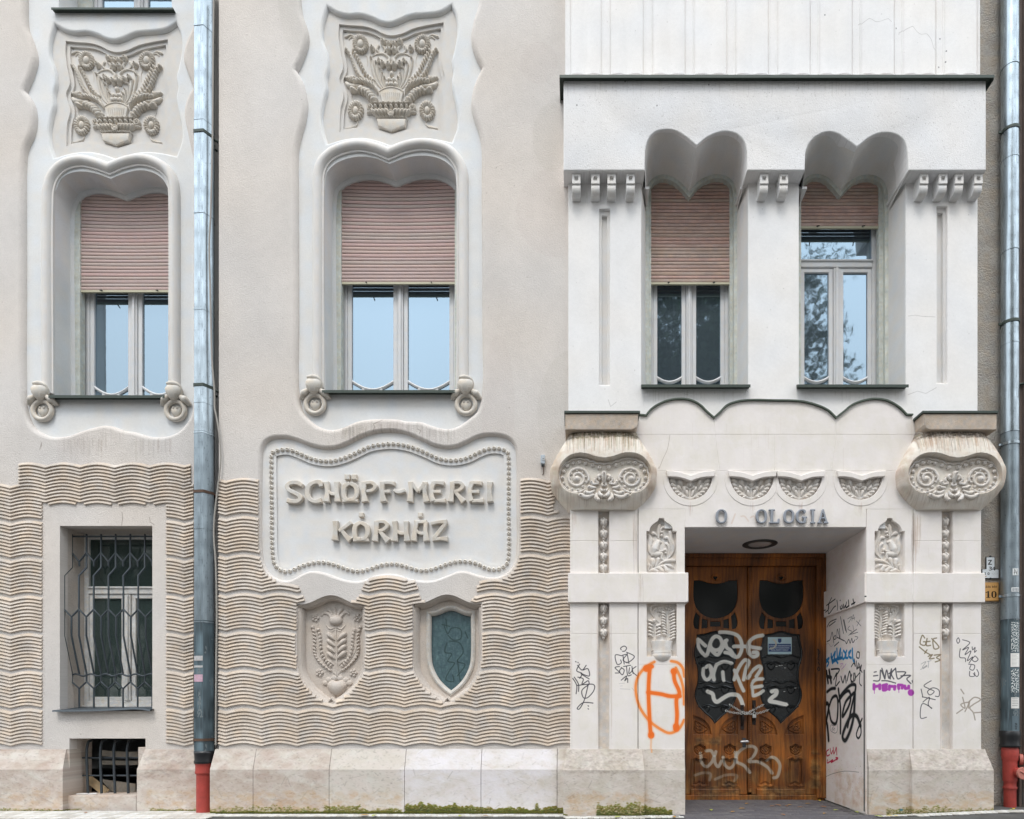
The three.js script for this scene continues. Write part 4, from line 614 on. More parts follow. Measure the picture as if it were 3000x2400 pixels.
{
  sk.fillStyle = '#efe8e3'; sk.fillRect(0, 0, 2048, 1884);
  for (let i = 0; i < 5200; i++) { sk.fillStyle = `rgba(${rand() < 0.5 ? '214,200,190' : '250,249,250'},0.045)`; sk.beginPath(); sk.ellipse(rand() * 2048, rand() * 1884, 8 + rand() * 40, 5 + rand() * 50, 0, 0, 7); sk.fill(); }
  for (let i = 0; i < 5000; i++) { sk.fillStyle = `rgba(120,105,95,${0.03 + rand() * 0.08})`; sk.fillRect(rand() * 2048, rand() * 1884, 1 + rand() * 2, 1 + rand() * 2); }
  for (let i = 0; i < 260; i++) { sk.fillStyle = `rgba(150,112,90,${0.02 + rand() * 0.05})`; const x = rand() * 2048, y = rand() * 1500; sk.fillRect(x, y, 1 + rand() * 2.4, 20 + rand() * 90); }
  // rust-brown seepage at the joints and under the capitals
  for (const [px, py, h, n] of [[1860, 1492, 180, 40], [1680, 1492, 60, 26], [1755, 1770, 420, 50], [1785, 1770, 420, 40], [2676, 1500, 170, 60], [2690, 1500, 120, 30], [2760, 1770, 420, 80], [1876, 1680, 80, 20], [1900, 1404, 60, 20], [2022, 1470, 40, 20], [2203, 1470, 40, 20], [2344, 1470, 40, 20], [2521, 1470, 40, 20], [1668, 1900, 280, 40]]) for (let i = 0; i < n; i++) { const [x, y] = cxy(X(px + (rand() - 0.5) * 14, ZP), Y(py + rand() * h * 0.4, ZP)); sk.fillStyle = `rgba(${rand() < 0.6 ? '150,104,74' : '96,84,76'},${0.03 + rand() * 0.06})`; sk.fillRect(x, y, 1 + rand() * 2.5, (0.2 + rand() * 0.6) * h * 1.4); }
  // ghosts of the letters that have come off
  pen(sk, onStone(R22), 'rgba(214,186,166,0.35)', 5, [[[1880, 880], [1850, 960]], [[1930, 900], [1960, 900], [1990, 940]], [[2010, 910], [2040, 900], [2060, 950]]], 6);
  const ink = 'rgba(50,48,54,0.86)';
  pen(sk, onStone(R23), ink, 3.4, [[[552, 430], [590, 470], [625, 430]], [[570, 420], [545, 475], [590, 500], [570, 540]], [[600, 470], [640, 460], [650, 520], [580, 500], [650, 545]], [[555, 530], [600, 545], [590, 590], [640, 560], [650, 585]], [[512, 540], [545, 600], [540, 670]], [[525, 530], [560, 590], [560, 650]], [[545, 600], [680, 590], [690, 640], [640, 700], [600, 700], [590, 640], [650, 590]], [[640, 600], [610, 720], [570, 795], [550, 790], [600, 745], [682, 748]], [[535, 398], [540, 402]], [[555, 405], [558, 410]], [[640, 770], [645, 775]], [[640, 795], [645, 799]]]);
  pen(sk, onStone(R23), ink, 3.2, [[[920, 300], [915, 285], [945, 268], [965, 285], [950, 310], [930, 312]], [[925, 350], [870, 345], [885, 420], [920, 410], [915, 385]], [[935, 350], [945, 420]], [[930, 345], [965, 340], [935, 385], [970, 410]], [[970, 330], [985, 415]], [[965, 320], [1030, 355], [990, 400], [960, 405]], [[905, 440], [868, 450], [905, 490], [870, 495]], [[925, 450], [905, 480], [930, 510], [945, 470], [920, 450]], [[940, 440], [1000, 430]], [[965, 440], [975, 515], [1005, 510]], [[990, 450], [985, 500], [1010, 480]], [[1010, 440], [1020, 500]], [[1045, 440], [1010, 475], [1060, 525]], [[920, 555], [965, 520], [950, 560], [972, 540], [975, 575]]]);
  pen(sk, onStone(R23), 'rgba(90,90,95,0.35)', 1.4, [[[900, 585], [950, 580]], [[910, 605], [930, 603]], [[910, 628], [995, 632]], [[1010, 620], [1030, 645]]]);
  const or = 'rgba(246,112,24,0.9)';
  pen(sk, onStone(R23), 'rgba(250,140,60,0.85)', 9, [[[1340, 395], [1400, 410], [1440, 460], [1452, 525]], [[1200, 400], [1120, 450], [1060, 530], [1042, 640], [1075, 780], [1160, 900], [1270, 980], [1340, 1000], [1410, 960], [1450, 890]], [[1380, 450], [1420, 540], [1445, 640], [1450, 760]]], 10);
  pen(sk, onStone(R23), or, 13, [[[1130, 450], [1180, 440], [1160, 470], [1150, 660], [1160, 900], [1170, 1020]], [[1145, 658], [1250, 672], [1330, 690], [1415, 690]], [[1362, 480], [1370, 560], [1410, 660], [1385, 720], [1390, 850], [1382, 960]]], 8);
  pen(sk, onStone(R23), or, 22, [[[1130, 455], [1132, 460]], [[1172, 1015], [1172, 1022]], [[1382, 945], [1384, 965]], [[1362, 480], [1364, 484]]], 8);
  pen(sk, onStone(R23), 'rgba(250,140,60,0.3)', 7, [[[1172, 1040], [1168, 1180]]], 8);
  pen(sk, onStone(R33), 'rgba(72,70,76,0.88)', 4.4, [[[895, 488], [912, 484]], [[890, 520], [925, 515]], [[890, 560], [940, 555], [950, 470], [985, 545], [960, 455]], [[985, 545], [1000, 470], [1020, 540], [1040, 460], [1030, 545]], [[1020, 500], [1060, 470], [1075, 455], [1040, 500], [1060, 545]], [[1075, 455], [1095, 545], [1160, 490], [1090, 485]], [[1120, 520], [1200, 515], [1170, 545], [1205, 585]], [[960, 560], [1010, 562], [1075, 580]], [[1215, 560], [1218, 572]]]);
  const pu = 'rgba(172,62,170,0.9)';
  pen(sk, onStone(R33), pu, 10, [[[893, 592], [893, 630]], [[896, 610], [938, 604]], [[942, 594], [942, 628]], [[968, 600], [1000, 592]], [[970, 620], [998, 612]], [[970, 605], [972, 640]], [[985, 640], [1000, 632]], [[1024, 604], [1022, 634]], [[1026, 606], [1070, 610]], [[1070, 606], [1066, 632]], [[1098, 596], [1102, 626]], [[1104, 596], [1134, 600], [1130, 622]], [[1152, 604], [1156, 624]], [[1160, 626], [1186, 622]], [[1186, 606], [1184, 620]]], 3);
  pen(sk, onStone(R33), pu, 22, [[[1204, 658], [1205, 662]]], 3);
  pen(sk, onStone(R33), 'rgba(172,62,170,0.8)', 2.4, [[[896, 630], [897, 668]], [[1102, 626], [1103, 660]]]);
  const br = 'rgba(128,112,84,0.9)';
  pen(sk, onStone(R33), br, 4.4, [[[1320, 200], [1300, 178], [1282, 245], [1320, 262], [1330, 235], [1310, 232]], [[1340, 205], [1335, 262], [1370, 262]], [[1335, 232], [1365, 228]], [[1380, 205], [1440, 275], [1400, 290], [1390, 215], [1420, 200]], [[1275, 275], [1330, 320], [1375, 345]], [[1340, 300], [1320, 330]], [[1350, 355], [1385, 340], [1360, 375], [1400, 370]], [[1400, 345], [1455, 340], [1420, 365], [1450, 385], [1410, 402]]]);
  pen(sk, onStone(R33), 'rgba(120,118,120,0.6)', 2, [[[1290, 420], [1330, 400], [1300, 450], [1340, 430], [1310, 460]], [[1340, 400], [1375, 390]], [[1355, 395], [1350, 450]], [[1285, 465], [1340, 440]]]);
  pen(sk, onStone(R33), ink, 3, [[[1375, 560], [1315, 600], [1350, 625], [1400, 650], [1365, 680], [1345, 650], [1390, 620], [1440, 640], [1440, 690], [1410, 690]], [[1290, 630], [1305, 700]], [[1300, 695], [1410, 720]], [[1305, 740], [1360, 700], [1350, 760], [1380, 795]], [[1380, 790], [1300, 755], [1285, 870], [1335, 868]]]);
  pen(sk, onStone(R33), ink, 2.8, [[[1600, 200], [1590, 220], [1600, 245], [1615, 225], [1605, 198]], [[1640, 215], [1700, 240], [1640, 300], [1690, 280], [1660, 340], [1710, 310], [1680, 390], [1725, 360], [1695, 410]], [[1720, 275], [1725, 300], [1745, 280], [1740, 320], [1757, 305]], [[1620, 290], [1615, 360], [1660, 370], [1665, 400]], [[1745, 350], [1720, 380], [1745, 400], [1770, 380], [1750, 355]], [[1690, 420], [1740, 430], [1730, 470], [1700, 460], [1710, 430]], [[1700, 480], [1700, 520], [1740, 520], [1740, 490]], [[1760, 465], [1775, 500], [1760, 525], [1730, 500]]]);
  pen(sk, onStone(R33), 'rgba(150,136,120,0.75)', 4.5, [[[1625, 632], [1650, 670]], [[1640, 700], [1660, 790], [1625, 760], [1690, 745], [1660, 820]], [[1690, 740], [1740, 700], [1790, 720], [1730, 760], [1700, 790], [1730, 830], [1745, 890]], [[1590, 835], [1640, 800]], [[1740, 830], [1800, 825]], [[1690, 790], [1700, 730]]]);
  sk.fillStyle = '#f4ee22'; { const [x, y] = onStone(R32, 0.13)(820, 1553); sk.beginPath(); sk.ellipse(x, y, 4, 6, 0, 0, 7); sk.fill(); }
  pen(sk, onStone(R22), 'rgba(120,100,88,0.5)', 1.4, [[[1330, 215], [1310, 330], [1270, 420], [1240, 500]], [[1230, 500], [1240, 480]]]);
}
M.stone = std({ map: canvasTexture(sc), color: col(0.90, 0.90, 0.91), roughness: 0.8, bumpMap: sized(bumpSoft, 1), bumpScale: 0.001 });
M.stone.bumpMap.repeat.set(9, 8);
M.reliefStone = std({ color: col(0.86, 0.80, 0.74), map: sized(pm3, 0.8), roughness: 0.85 });
M.nicheStone = M.reliefStone;
const stone = (name, geo, parent = building, mat = M.stone) => add(name, geo, mat, parent, mat === M.stone ? portalPrint : undefined);
const twice = (make) => { make((g) => g, 0); make((g) => mirrored(joined(g), XA), 1); };

// the white bay over the door: one print in metres with grain, specks, faint runs and the cracks of the fluted wall
const bayPrint = [-0.4, 4.4, 4.0, 9.7];
{
  const w = 1440, h = 1710, c = canvasOf(w, h), k = c.getContext('2d'), r = rng(191), n = createNoise2D(rng(192)), at = (px, py, z) => [(X(px, z) - bayPrint[0]) / 4.8 * w, h - (Y(py, z) - bayPrint[2]) / 5.7 * h];
  const im = k.createImageData(w, h); for (let y = 0; y < h; y++) for (let x = 0; x < w; x++) { const a = n(x * 0.004, y * 0.004) * 0.5 + n(x * 0.015 + 9, y * 0.012) * 0.35 + n(x * 0.05, y * 0.05) * 0.25, t = n(x * 0.005 + 40, y * 0.005), o = (y * w + x) * 4, l = 243 + a * 6 + (r() - 0.5) * 9; im.data[o] = l + t * 1.5; im.data[o + 1] = l - 0.5; im.data[o + 2] = l - t * 2; im.data[o + 3] = 255; } k.putImageData(im, 0, 0);
  for (let i = 0; i < 1500; i++) { k.fillStyle = `rgba(110,104,98,${0.08 + r() * 0.3})`; const [x, y] = at(1650 + r() * 1240, 225 + r() * 275, 0.19); k.fillRect(x, y, 1 + r() * 1.6, 1 + r() * 1.6); }
  for (let i = 0; i < 420; i++) { k.fillStyle = `rgba(110,104,98,${0.08 + r() * 0.25})`; k.fillRect(r() * w, r() * h, 1 + r() * 1.5, 1 + r() * 2.5); }
  const runs = (px0, px1, py, z, m, len, a) => { for (let i = 0; i < m; i++) { const [x, y] = at(px0 + r() * (px1 - px0), py + r() * 8, z); k.fillStyle = `rgba(${r() < 0.5 ? '126,116,100' : '108,106,100'},${a * (0.3 + r())})`; k.fillRect(x, y, 1 + r() * 3, len * (0.3 + r())); } };
  runs(1660, 2880, 232, 0.19, 240, 40, 0.05); runs(1880, 2195, 1142, 0.04, 40, 34, 0.07); runs(2341, 2655, 1142, 0.04, 40, 34, 0.07); runs(1756, 1787, 615, 0.04, 16, 60, 0.1); runs(2745, 2776, 608, 0.04, 16, 60, 0.1); runs(1660, 1880, 560, 0.04, 50, 30, 0.05); runs(2650, 2860, 560, 0.04, 50, 30, 0.05);
  k.strokeStyle = 'rgba(120,114,112,0.42)'; k.lineWidth = 1.2; k.lineJoin = 'round';
  for (const [pts, z] of [[map2([[760, 205], [800, 195], [850, 165], [900, 182], [960, 178], [1010, 168], [1040, 190]], R30), 0.1], [map2([[1105, 290], [1108, 270], [1150, 255], [1215, 232], [1250, 265], [1290, 288], [1335, 295], [1370, 340], [1395, 410], [1412, 418]], R30), 0.1], [map2([[1180, 938], [1240, 930], [1300, 940], [1410, 945]], R31), 0.04], [map2([[810, 1640], [830, 1700], [880, 1660]], R21), 0.04], [map2([[1960, 1600], [1970, 1560], [1990, 1580]], R21), 0.04], [map2([[1180, 1600], [1260, 1570], [1330, 1590], [1420, 1540]], R31), 0.04]]) { k.beginPath(); pts.forEach((p, i) => { const q = at(p[0], p[1], z); i ? k.lineTo(...q) : k.moveTo(...q); }); k.stroke(); }
  for (const [x, y] of [[1495, 520], [1500, 430], [1640, 788], [945, 762], [475, 132], [1080, 232], [1450, 320], [1440, 560], [1210, 962], [545, 958]]) { const q = at(...(x > 1600 || y > 700 ? R20(x, y) : R30(x, y)).slice(0, 2), 0.1); k.fillStyle = 'rgba(70,68,72,0.7)'; k.fillRect(q[0] - 1, q[1] - 1, 3, 4); }
  const t = canvasTexture(c); M.bayWhite = std({ color: col(0.90, 0.89, 0.885), map: t, bumpMap: sized(bumpFine, 1), bumpScale: 0.0024 }); M.bayWhite.bumpMap.repeat.set(8, 9.5); M.baySmooth = std({ color: col(0.90, 0.885, 0.87), map: t, bumpMap: sized(bumpSoft, 1), bumpScale: 0.001 }); M.baySmooth.bumpMap.repeat.set(9, 11);
}
// --- the fluted wall over the ledge
{
  const z = 0.085, strips = [1656, 1671, 1763, 1787, 1886, 1911, 2008, 2032, 2130, 2154, 2252, 2276, 2374, 2398, 2497, 2520, 2620, 2643, 2741, 2763, 2862, 2869], prof = [];
  for (let i = 0; i < strips.length; i += 2) {
    const a = X(strips[i], z), b = X(strips[i + 1], z), c = strips[i + 2] && X(strips[i + 2], z);
    prof.push([a, 0.004], [a + 0.001, 0.016], [a + 0.008, 0.016], [a + 0.010, 0.010], [b - 0.012, 0.010], [b - 0.010, 0.016], [b - 0.002, 0.016], [b, 0.004]);
    if (c) for (let k = 1; k < 18; k++) { const t = k / 18; prof.push([b + (c - b) * t, 0.004 + 0.03 * Math.pow(Math.sin(t * Math.PI), 0.5) - 0.021 * Math.exp(-Math.pow((t - 0.5) / 0.17, 2))]); }
  }
  const shape = shapeOf([...prof.map((p) => [p[0], p[1]]), [prof.at(-1)[0], -0.3], [prof[0][0], -0.3]]);
  const g = new THREE.ExtrudeGeometry(shape, { depth: TOP - Y(222, z), bevelEnabled: false }); g.rotateX(-Math.PI / 2);
  // the extrusion ran along +z and now runs along +y; its profile stands along -z, so turn it to face the street
  g.scale(1, 1, -1); { const p = g.index ? g.toNonIndexed() : g; const a = p.attributes; for (const k of ['position', 'uv']) { const w = a[k].itemSize, r = a[k].array; for (let t = 0; t < a[k].count; t += 3) for (let c = 0; c < w; c++) { const q = r[(t + 1) * w + c]; r[(t + 1) * w + c] = r[(t + 2) * w + c]; r[(t + 2) * w + c] = q; } } p.deleteAttribute('normal'); p.computeVertexNormals(); add('fluted_wall', toCreasedNormals(p.translate(0, Y(222, z), z), 0.6), M.baySmooth, building, bayPrint); }
}
// --- the tin ledge and the fascia with two heart-shaped arches
{
  const zf = 0.238, x0 = X(1639, zf), x1 = X(2914, zf), y = Y(219, zf);
  add('ledge_flashing', [plate(shapeOf([[-0.1, 0.05], [zf, 0], [zf, -0.028], [zf - 0.008, -0.028], [zf - 0.012, -0.012], [-0.1, -0.012]]), 0, x1 - x0).rotateY(-Math.PI / 2).translate(x0, y, 0), slab(x0, x0 + 0.008, y - 0.04, y - 0.004, -0.05, zf - 0.01, 0.001), slab(x1 - 0.008, x1, y - 0.04, y - 0.004, -0.05, zf - 0.01, 0.001)], M.flash, building);
}
const heartFrontL = map2([[1119, 1440, 'c'], [1121, 1330], [1128, 1240], [1156, 1160], [1212, 1106], [1290, 1089], [1370, 1097], [1450, 1140], [1556, 1226, 'c'], [1640, 1156], [1730, 1116], [1810, 1105], [1890, 1126], [1950, 1180], [1976, 1260], [1980, 1350], [1980, 1440, 'c']], R20);
const heartFrontR = map2([[312, 1440, 'c'], [316, 1350], [320, 1280], [348, 1206], [410, 1142], [500, 1108], [580, 1120], [660, 1170], [750, 1238, 'c'], [830, 1172], [900, 1132], [980, 1115], [1070, 1126], [1140, 1172], [1170, 1250], [1180, 1350], [1182, 1440, 'c']], R30);
const ZB = -0.25;
const heartBackL = map2([[1127, 1800, 'c'], [1128, 1700], [1136, 1620], [1160, 1550], [1208, 1505], [1270, 1490], [1350, 1508], [1430, 1565], [1490, 1634, 'c'], [1560, 1550], [1640, 1503], [1725, 1485], [1800, 1500], [1858, 1550], [1884, 1620], [1890, 1700], [1890, 1800, 'c']], R20);
const heartBackR = map2([[252, 1800, 'c'], [254, 1700], [262, 1620], [290, 1545], [340, 1497], [400, 1482], [480, 1500], [550, 1560], [605, 1625, 'c'], [680, 1545], [760, 1500], [850, 1488], [920, 1505], [970, 1550], [998, 1620], [1004, 1700], [1004, 1800, 'c']], R30);
{
  const hl = spline(W(heartFrontL, ZA), false, 0.025), hr = spline(W(heartFrontR, ZA), false, 0.025), y0 = Y(499, ZA), y1 = Y(224, ZA);
  const outline = [[X(1651, ZA), y0], ...hl, ...hr, [X(2890, ZA), y0], [X(2890, ZA), y1], [X(1651, ZA), y1]].map((p) => [p[0], p[1] <= y0 + 0.004 ? y0 : p[1]]);
  add('arched_fascia', plate(shapeOf(outline), ZA, 0.24, 0.014, 4), M.bayWhite, building, bayPrint);
  // the vaults that run back and down to the window heads
  for (const [f, b] of [[heartFrontL, heartBackL], [heartFrontR, heartBackR]]) {
    const F = W(f, ZA - 0.006), B = W(b, ZB), n = 90, pos = [], idx = [], cf = spline(F, false, 0.012), cb = spline(B, false, 0.012);
    const cusp = (c) => c.reduce((m, p, i) => (i > c.length * 0.3 && i < c.length * 0.7 && p[1] < c[m][1] ? i : m), Math.round(c.length / 2)), kf = cusp(cf), kb = cusp(cb), pick = (c, k, t) => { const q = t <= 0.5 ? t * 2 * k : k + (t - 0.5) * 2 * (c.length - 1 - k), i = Math.min(c.length - 2, Math.floor(q)), u = q - i; return [c[i][0] + (c[i + 1][0] - c[i][0]) * u, c[i][1] + (c[i + 1][1] - c[i][1]) * u]; };
    for (let i = 0; i <= n; i++) { const t = i / n, a = pick(cf, kf, t), c = pick(cb, kb, t); for (let j = 0; j <= 6; j++) { const s = j / 6; pos.push(a[0] + (c[0] - a[0]) * s, a[1] + (c[1] - a[1]) * s, ZA - 0.006 + (ZB - ZA + 0.006) * s); } }
    for (let i = 0; i < n; i++) for (let j = 0; j < 6; j++) { const a = i * 7 + j, b2 = a + 7; idx.push(a, b2, a + 1, a + 1, b2, b2 + 1); }
    const g = new THREE.BufferGeometry(); g.setAttribute('position', new THREE.Float32BufferAttribute(pos, 3)); g.setIndex(idx); const ng = g.toNonIndexed(); ng.computeVertexNormals();
    add('heart_vault', toCreasedNormals(ng, 0.5), M.pierWhite, building);
  }
}
// --- piers with slots, window openings and corbels
const openA = [X(1879, ZW), X(2192, ZW)], openB = [X(2341, ZW), X(2653.5, ZW)], ySill = Y(1130, ZW), yPier = Y(1216, ZW);
const slots = [[1756, 1787, 612, 1129], [2745, 2776, 604, 1123]].map(([a, b, c, d]) => [X(a, ZW), X(b, ZW), Y(d, ZW), Y(c, ZW)]);
add('pier_wall', plate(shapeOf([[X(1665, ZW), yPier - 0.25], [X(2865, ZW), yPier - 0.25], [X(2865, ZW), Y(300, ZW)], [openB[1], Y(300, ZW)], [openB[1], ySill], [openB[0], ySill], [openB[0], Y(300, ZW)], [openA[1], Y(300, ZW)], [openA[1], ySill], [openA[0], ySill], [openA[0], Y(300, ZW)], [X(1665, ZW), Y(300, ZW)]], ...slots.map((s) => rectPts(...s))), ZW, 0.05, 0.007, 2), M.baySmooth, building, bayPrint);
add('pier_side', slab(X(2865, ZW) - 0.2, X(2865, ZW) - 0.004, yPier - 0.2, Y(300, ZW), -0.4, ZW - 0.05, 0), M.pierWhite, building);
for (const [a, b, c, d] of slots) add('slot_lining', [plate(shapeOf(rectPts(a - 0.01, b + 0.01, c - 0.01, d + 0.01), rectPts(a + 0.026, b - 0.026, c + 0.02, d - 0.045)), ZW - 0.03, 0.06, 0.004), slab(a, b, c, d, ZW - 0.1, ZW - 0.06, 0)], M.pierWhite, building);
function corbel(x, w = 0.085) {
  const yT = Y(499, ZA) + 0.002, h = 0.192, zf = ZW + 0.115, s = spline([[ZW - 0.02, 0, 'c'], [zf - 0.018, 0, 'c'], [zf - 0.018, -0.085], [zf - 0.010, -0.11], [zf - 0.008, -0.145], [zf - 0.024, -0.178], [zf - 0.06, -h, 'c'], [ZW - 0.02, -h, 'c']], true, 0.015);
  const g = [plate(shapeOf(s), 0, w, 0.004).rotateY(-Math.PI / 2).translate(x, yT, 0), plate(shapeOf(rectPts(x, x + w, yT - 0.105, yT), rectPts(x + 0.024, x + w - 0.024, yT - 0.072, yT - 0.032)), zf + 0.002, 0.022, 0.003)];
  add('corbel', g, M.pierWhite, building);
}
for (const px of [1676, 1732, 1779.5, 1835]) { const x = X(px, 0.15); corbel(x); corbel(2 * XA - x - 0.085); }
for (const px of [2226, 2284]) corbel(X(px, 0.15));
{   // the two windows behind the arches
  const one = (back, open, shutterPy, gx, sillPx, o) => {
    const win = group('window', building), B = spline(W(back, ZB), false, 0.025), y0 = Y(1128, ZB - 0.1) - 0.09, yf = Y(1128, ZW + 0.06);
    B[0][1] = y0; B[B.length - 1][1] = y0;
    add('arch_plate', plate(shapeOf(rectPts(open[0] - 0.08, open[1] + 0.08, y0 - 0.1, Y(400, ZB)), B), ZB + 0.008, 0.07, 0.004), M.panel, win);
    for (const [a, b] of [[open[0], B[0][0]], [open[1], B.at(-1)[0]]]) { const q = new THREE.BufferGeometry(), s1 = a < b ? -0.002 : 0.002; q.setAttribute('position', new THREE.Float32BufferAttribute([a + s1, ySill - 0.04, ZW - 0.006, b, ySill - 0.04, ZB + 0.004, b, 6.6, ZB + 0.004, a + s1, 6.6, ZW - 0.006], 3)); q.setIndex([0, 1, 2, 0, 2, 3]); q.computeVertexNormals(); add('reveal', q, M.pierWhite, win); const yS = Y(499, ZA); add('soffit_strip', slab(Math.min(a, b) - 0.02, Math.max(a, b) + 0.01, yS - 0.004, yS + 0.02, ZB, ZW - 0.06, 0), M.pierWhite, win); }
    add('stop_moulding', sweep(B, [[0.012, 0.02], [-0.006, 0.022], [-0.03, 0.012], [-0.034, -0.05]], ZB), M.guide, win);
    const zs = ZB - 0.05, x0 = X(gx[0], zs), x1 = X(gx[1], zs), ySh = Y(shutterPy, zs), yTop = Math.max(...B.map((p) => p[1])) + 0.03;
    add('guide_rail', slab(B[0][0] - 0.01, x0, y0, yTop, zs - 0.03, zs + 0.03, 0.004), M.guide, win);
    add('guide_rail', slab(x1, B.at(-1)[0] + 0.01, y0, yTop, zs - 0.03, zs + 0.03, 0.004), M.guide, win);
    slats(win, x0 - 0.005, x1 + 0.005, yTop, ySh, zs + 0.008, 0.004, M.slatsWarm, 0.0375);
    casement(win, x0 - 0.02, x1 + 0.02, y0, o.transomPy ? yTop : ySh + 0.15, zs - 0.05, { curve: 0.1, transom: o.transomPy && Y(o.transomPy, zs - 0.05) });
    flashing(win, X(sillPx[0], ZW + 0.06), X(sillPx[1], ZW + 0.06), yf, zs - 0.06, ZW + 0.07 - zs + 0.06, 'sill', 0.028, y0 + 0.09 - yf);
  };
  one(heartBackL, openA, 830, [1907, 2136], [1880, 2198], {});
  one(heartBackR, openB, 666, [2342, 2571], [2340, 2661], { transomPy: 784 });
}
// --- the scalloped stone wall over the door
const scallop = spline(W([[1872, 1217], [1893, 1219, 'c'], [1911, 1198], [1949, 1177.5], [1987, 1170.5], [2022, 1174], [2050, 1188], [2070.5, 1208], [2091.4, 1226, 'c'], [2108.8, 1210], [2130, 1189], [2161, 1178], [2196, 1174], [2270, 1175], [2320, 1175.7], [2354, 1179], [2389, 1188], [2424, 1203.5], [2448, 1226, 'c'], [2472.6, 1207], [2490, 1192], [2511, 1181], [2545.7, 1172], [2563, 1170.5], [2598, 1175.7], [2632.6, 1194.8], [2655, 1217, 'c'], [2673, 1217]], ZP), false, 0.025);
const Q = (list) => W(list, ZP).map((p) => [p[0], p[1]]);
{
  const part = (a, b) => scallop.filter((p) => p[0] >= a - 1e-4 && p[0] <= b + 1e-4), [c1, c2] = [X(2091.4, ZP), X(2448, ZP)], yj = 1273;
  const top = [[X(1860, ZP), c1], [c1, c2], [c2, X(2690, ZP)]];
  top.forEach(([a, b], i) => { const s = part(a, b); stone('lintel_stone', plate(shapeOf([...Q([[i === 0 ? 1860 : i === 1 ? 2094.8 : 2450, yj], [i === 0 ? 2094.8 : i === 1 ? 2450 : 2690, yj]]), ...s.slice().reverse().map((p) => [Math.min(b, Math.max(a, p[0])), p[1]])].filter((p, k, arr) => !k || Math.hypot(p[0] - arr[k - 1][0], p[1] - arr[k - 1][1]) > 0.004)), ZP, 0.1, 0.0028)); });
  const yb = 1380;
  for (const q of [[[1850, yb], [2108, yb], [2094.8, yj], [1850, yj]], [[2108, yb], [2269, yb], [2269, yj], [2094.8, yj]], [[2269, yb], [2435, yb], [2450, yj], [2269, yj]], [[2435, yb], [2700, yb], [2700, yj], [2450, yj]]]) stone('lintel_stone', plate(shapeOf(Q(q)), ZP, 0.1, 0.0028));
  const bowl = (cx) => spline(W([[cx - 64, 1400, 'c'], [cx - 30, 1402], [cx, 1413, 'c'], [cx + 30, 1402], [cx + 64, 1400, 'c'], [cx + 60, 1420], [cx + 42, 1448], [cx + 20, 1461], [cx, 1465], [cx - 20, 1461], [cx - 42, 1448], [cx - 60, 1420]], ZP), true, 0.02);
  const cs = [2022.5, 2203, 2344, 2521];
  stone('lintel_stone', plate(shapeOf(Q([[1860, 1492], [2006, 1492], [2006, 1545], [2269, 1545], [2269, yb], [1860, yb]]), bowl(cs[0]), bowl(cs[1])), ZP, 0.12, 0.0028));
  stone('lintel_stone', plate(shapeOf(Q([[2269, 1545], [2538, 1545], [2538, 1492], [2690, 1492], [2690, yb], [2269, yb]]), bowl(cs[2]), bowl(cs[3])), ZP, 0.12, 0.0028));
  add('drip_edge', [sweep(scallop, [[0.012, -0.04], [0.012, 0.012], [0.008, 0.02], [-0.006, 0.02], [-0.007, 0.004], [-0.007, -0.04]], ZP, false)], M.flashEdge, building);
  for (const cx of cs) {
    const g = group('leaf_medallion', building), q = U(ZP);
    const half = []; for (let i = 0; i <= 24; i++) { const a = Math.PI + i / 24 * Math.PI; half.push([Math.min(cx < 2269 ? 2271 : 9999, Math.max(cx > 2269 ? 2275 : 0, cx + 80 * Math.cos(a))), 1404 - 79 * Math.sin(a)]); }
    half.push([half.at(-1)[0], 1392], [half[0][0], 1392]);
    stone('ring', plate(shapeOf(W(half, ZP).map((p) => [p[0], p[1]]), bowl(cx)), ZP + 0.004, 0.02, 0.0035), g);
    stone('cap', plate(shapeOf(spline(W([[cx - 71, 1382, 'c'], [cx - 35, 1386], [cx, 1396, 'c'], [cx + 35, 1386], [cx + 71, 1382, 'c'], [cx + 68, 1399, 'c'], [cx + 32, 1402], [cx, 1412, 'c'], [cx - 32, 1402], [cx - 68, 1399, 'c']], ZP), true, 0.02)), ZP + 0.03, 0.06, 0.004), g);
    add('bowl', plate(shapeOf(contract(bowl(cx), -0.01)), ZP - 0.035, 0.04), M.nicheStone, g);
    const x = (d) => X(cx, ZP) + d * q, y = (py) => Y(py, ZP), z = ZP - 0.034;
    for (const s of [-1, 1]) add('leaf_spray', [...[[50, 1407, 0.35, 26, 15], [48, 1420, 0.1, 22, 12], [44, 1431, -0.1, 20, 11], [37, 1440, -0.3, 19, 10], [29, 1448, -0.5, 17, 9], [21, 1454, -0.8, 15, 8]].map(([d, py, a, l, w]) => petal(x(s * d), y(py), s > 0 ? a + 0.3 : Math.PI - a - 0.3, l * q, w * q, 0.026, z)), ...[[26, 1413, 1.15, 26, 12], [30, 1428, 0.95, 22, 10], [16, 1432, 1.35, 22, 9], [8, 1444, 1.3, 26, 9]].map(([d, py, a, l, w]) => petal(x(s * d), y(py), s > 0 ? a : Math.PI - a, l * q, w * q, 0.026, z)), limb([[x(s * 2), y(1458), 4 * q, z], [x(s * 25), y(1446), 4 * q, z], [x(s * 46), y(1415), 3 * q, z]])], M.reliefStone, g);
    add('bud', [ball(x(0), y(1417), 8 * q, 9 * q, 0.03, z), petal(x(-9), y(1427), 2.6, 18 * q, 9 * q, 0.02, z), petal(x(9), y(1427), 0.5, 18 * q, 9 * q, 0.02, z), limb([[x(0), y(1460), 4 * q, z], [x(0), y(1428), 3 * q, z]])], M.reliefStone, g);
  }
}
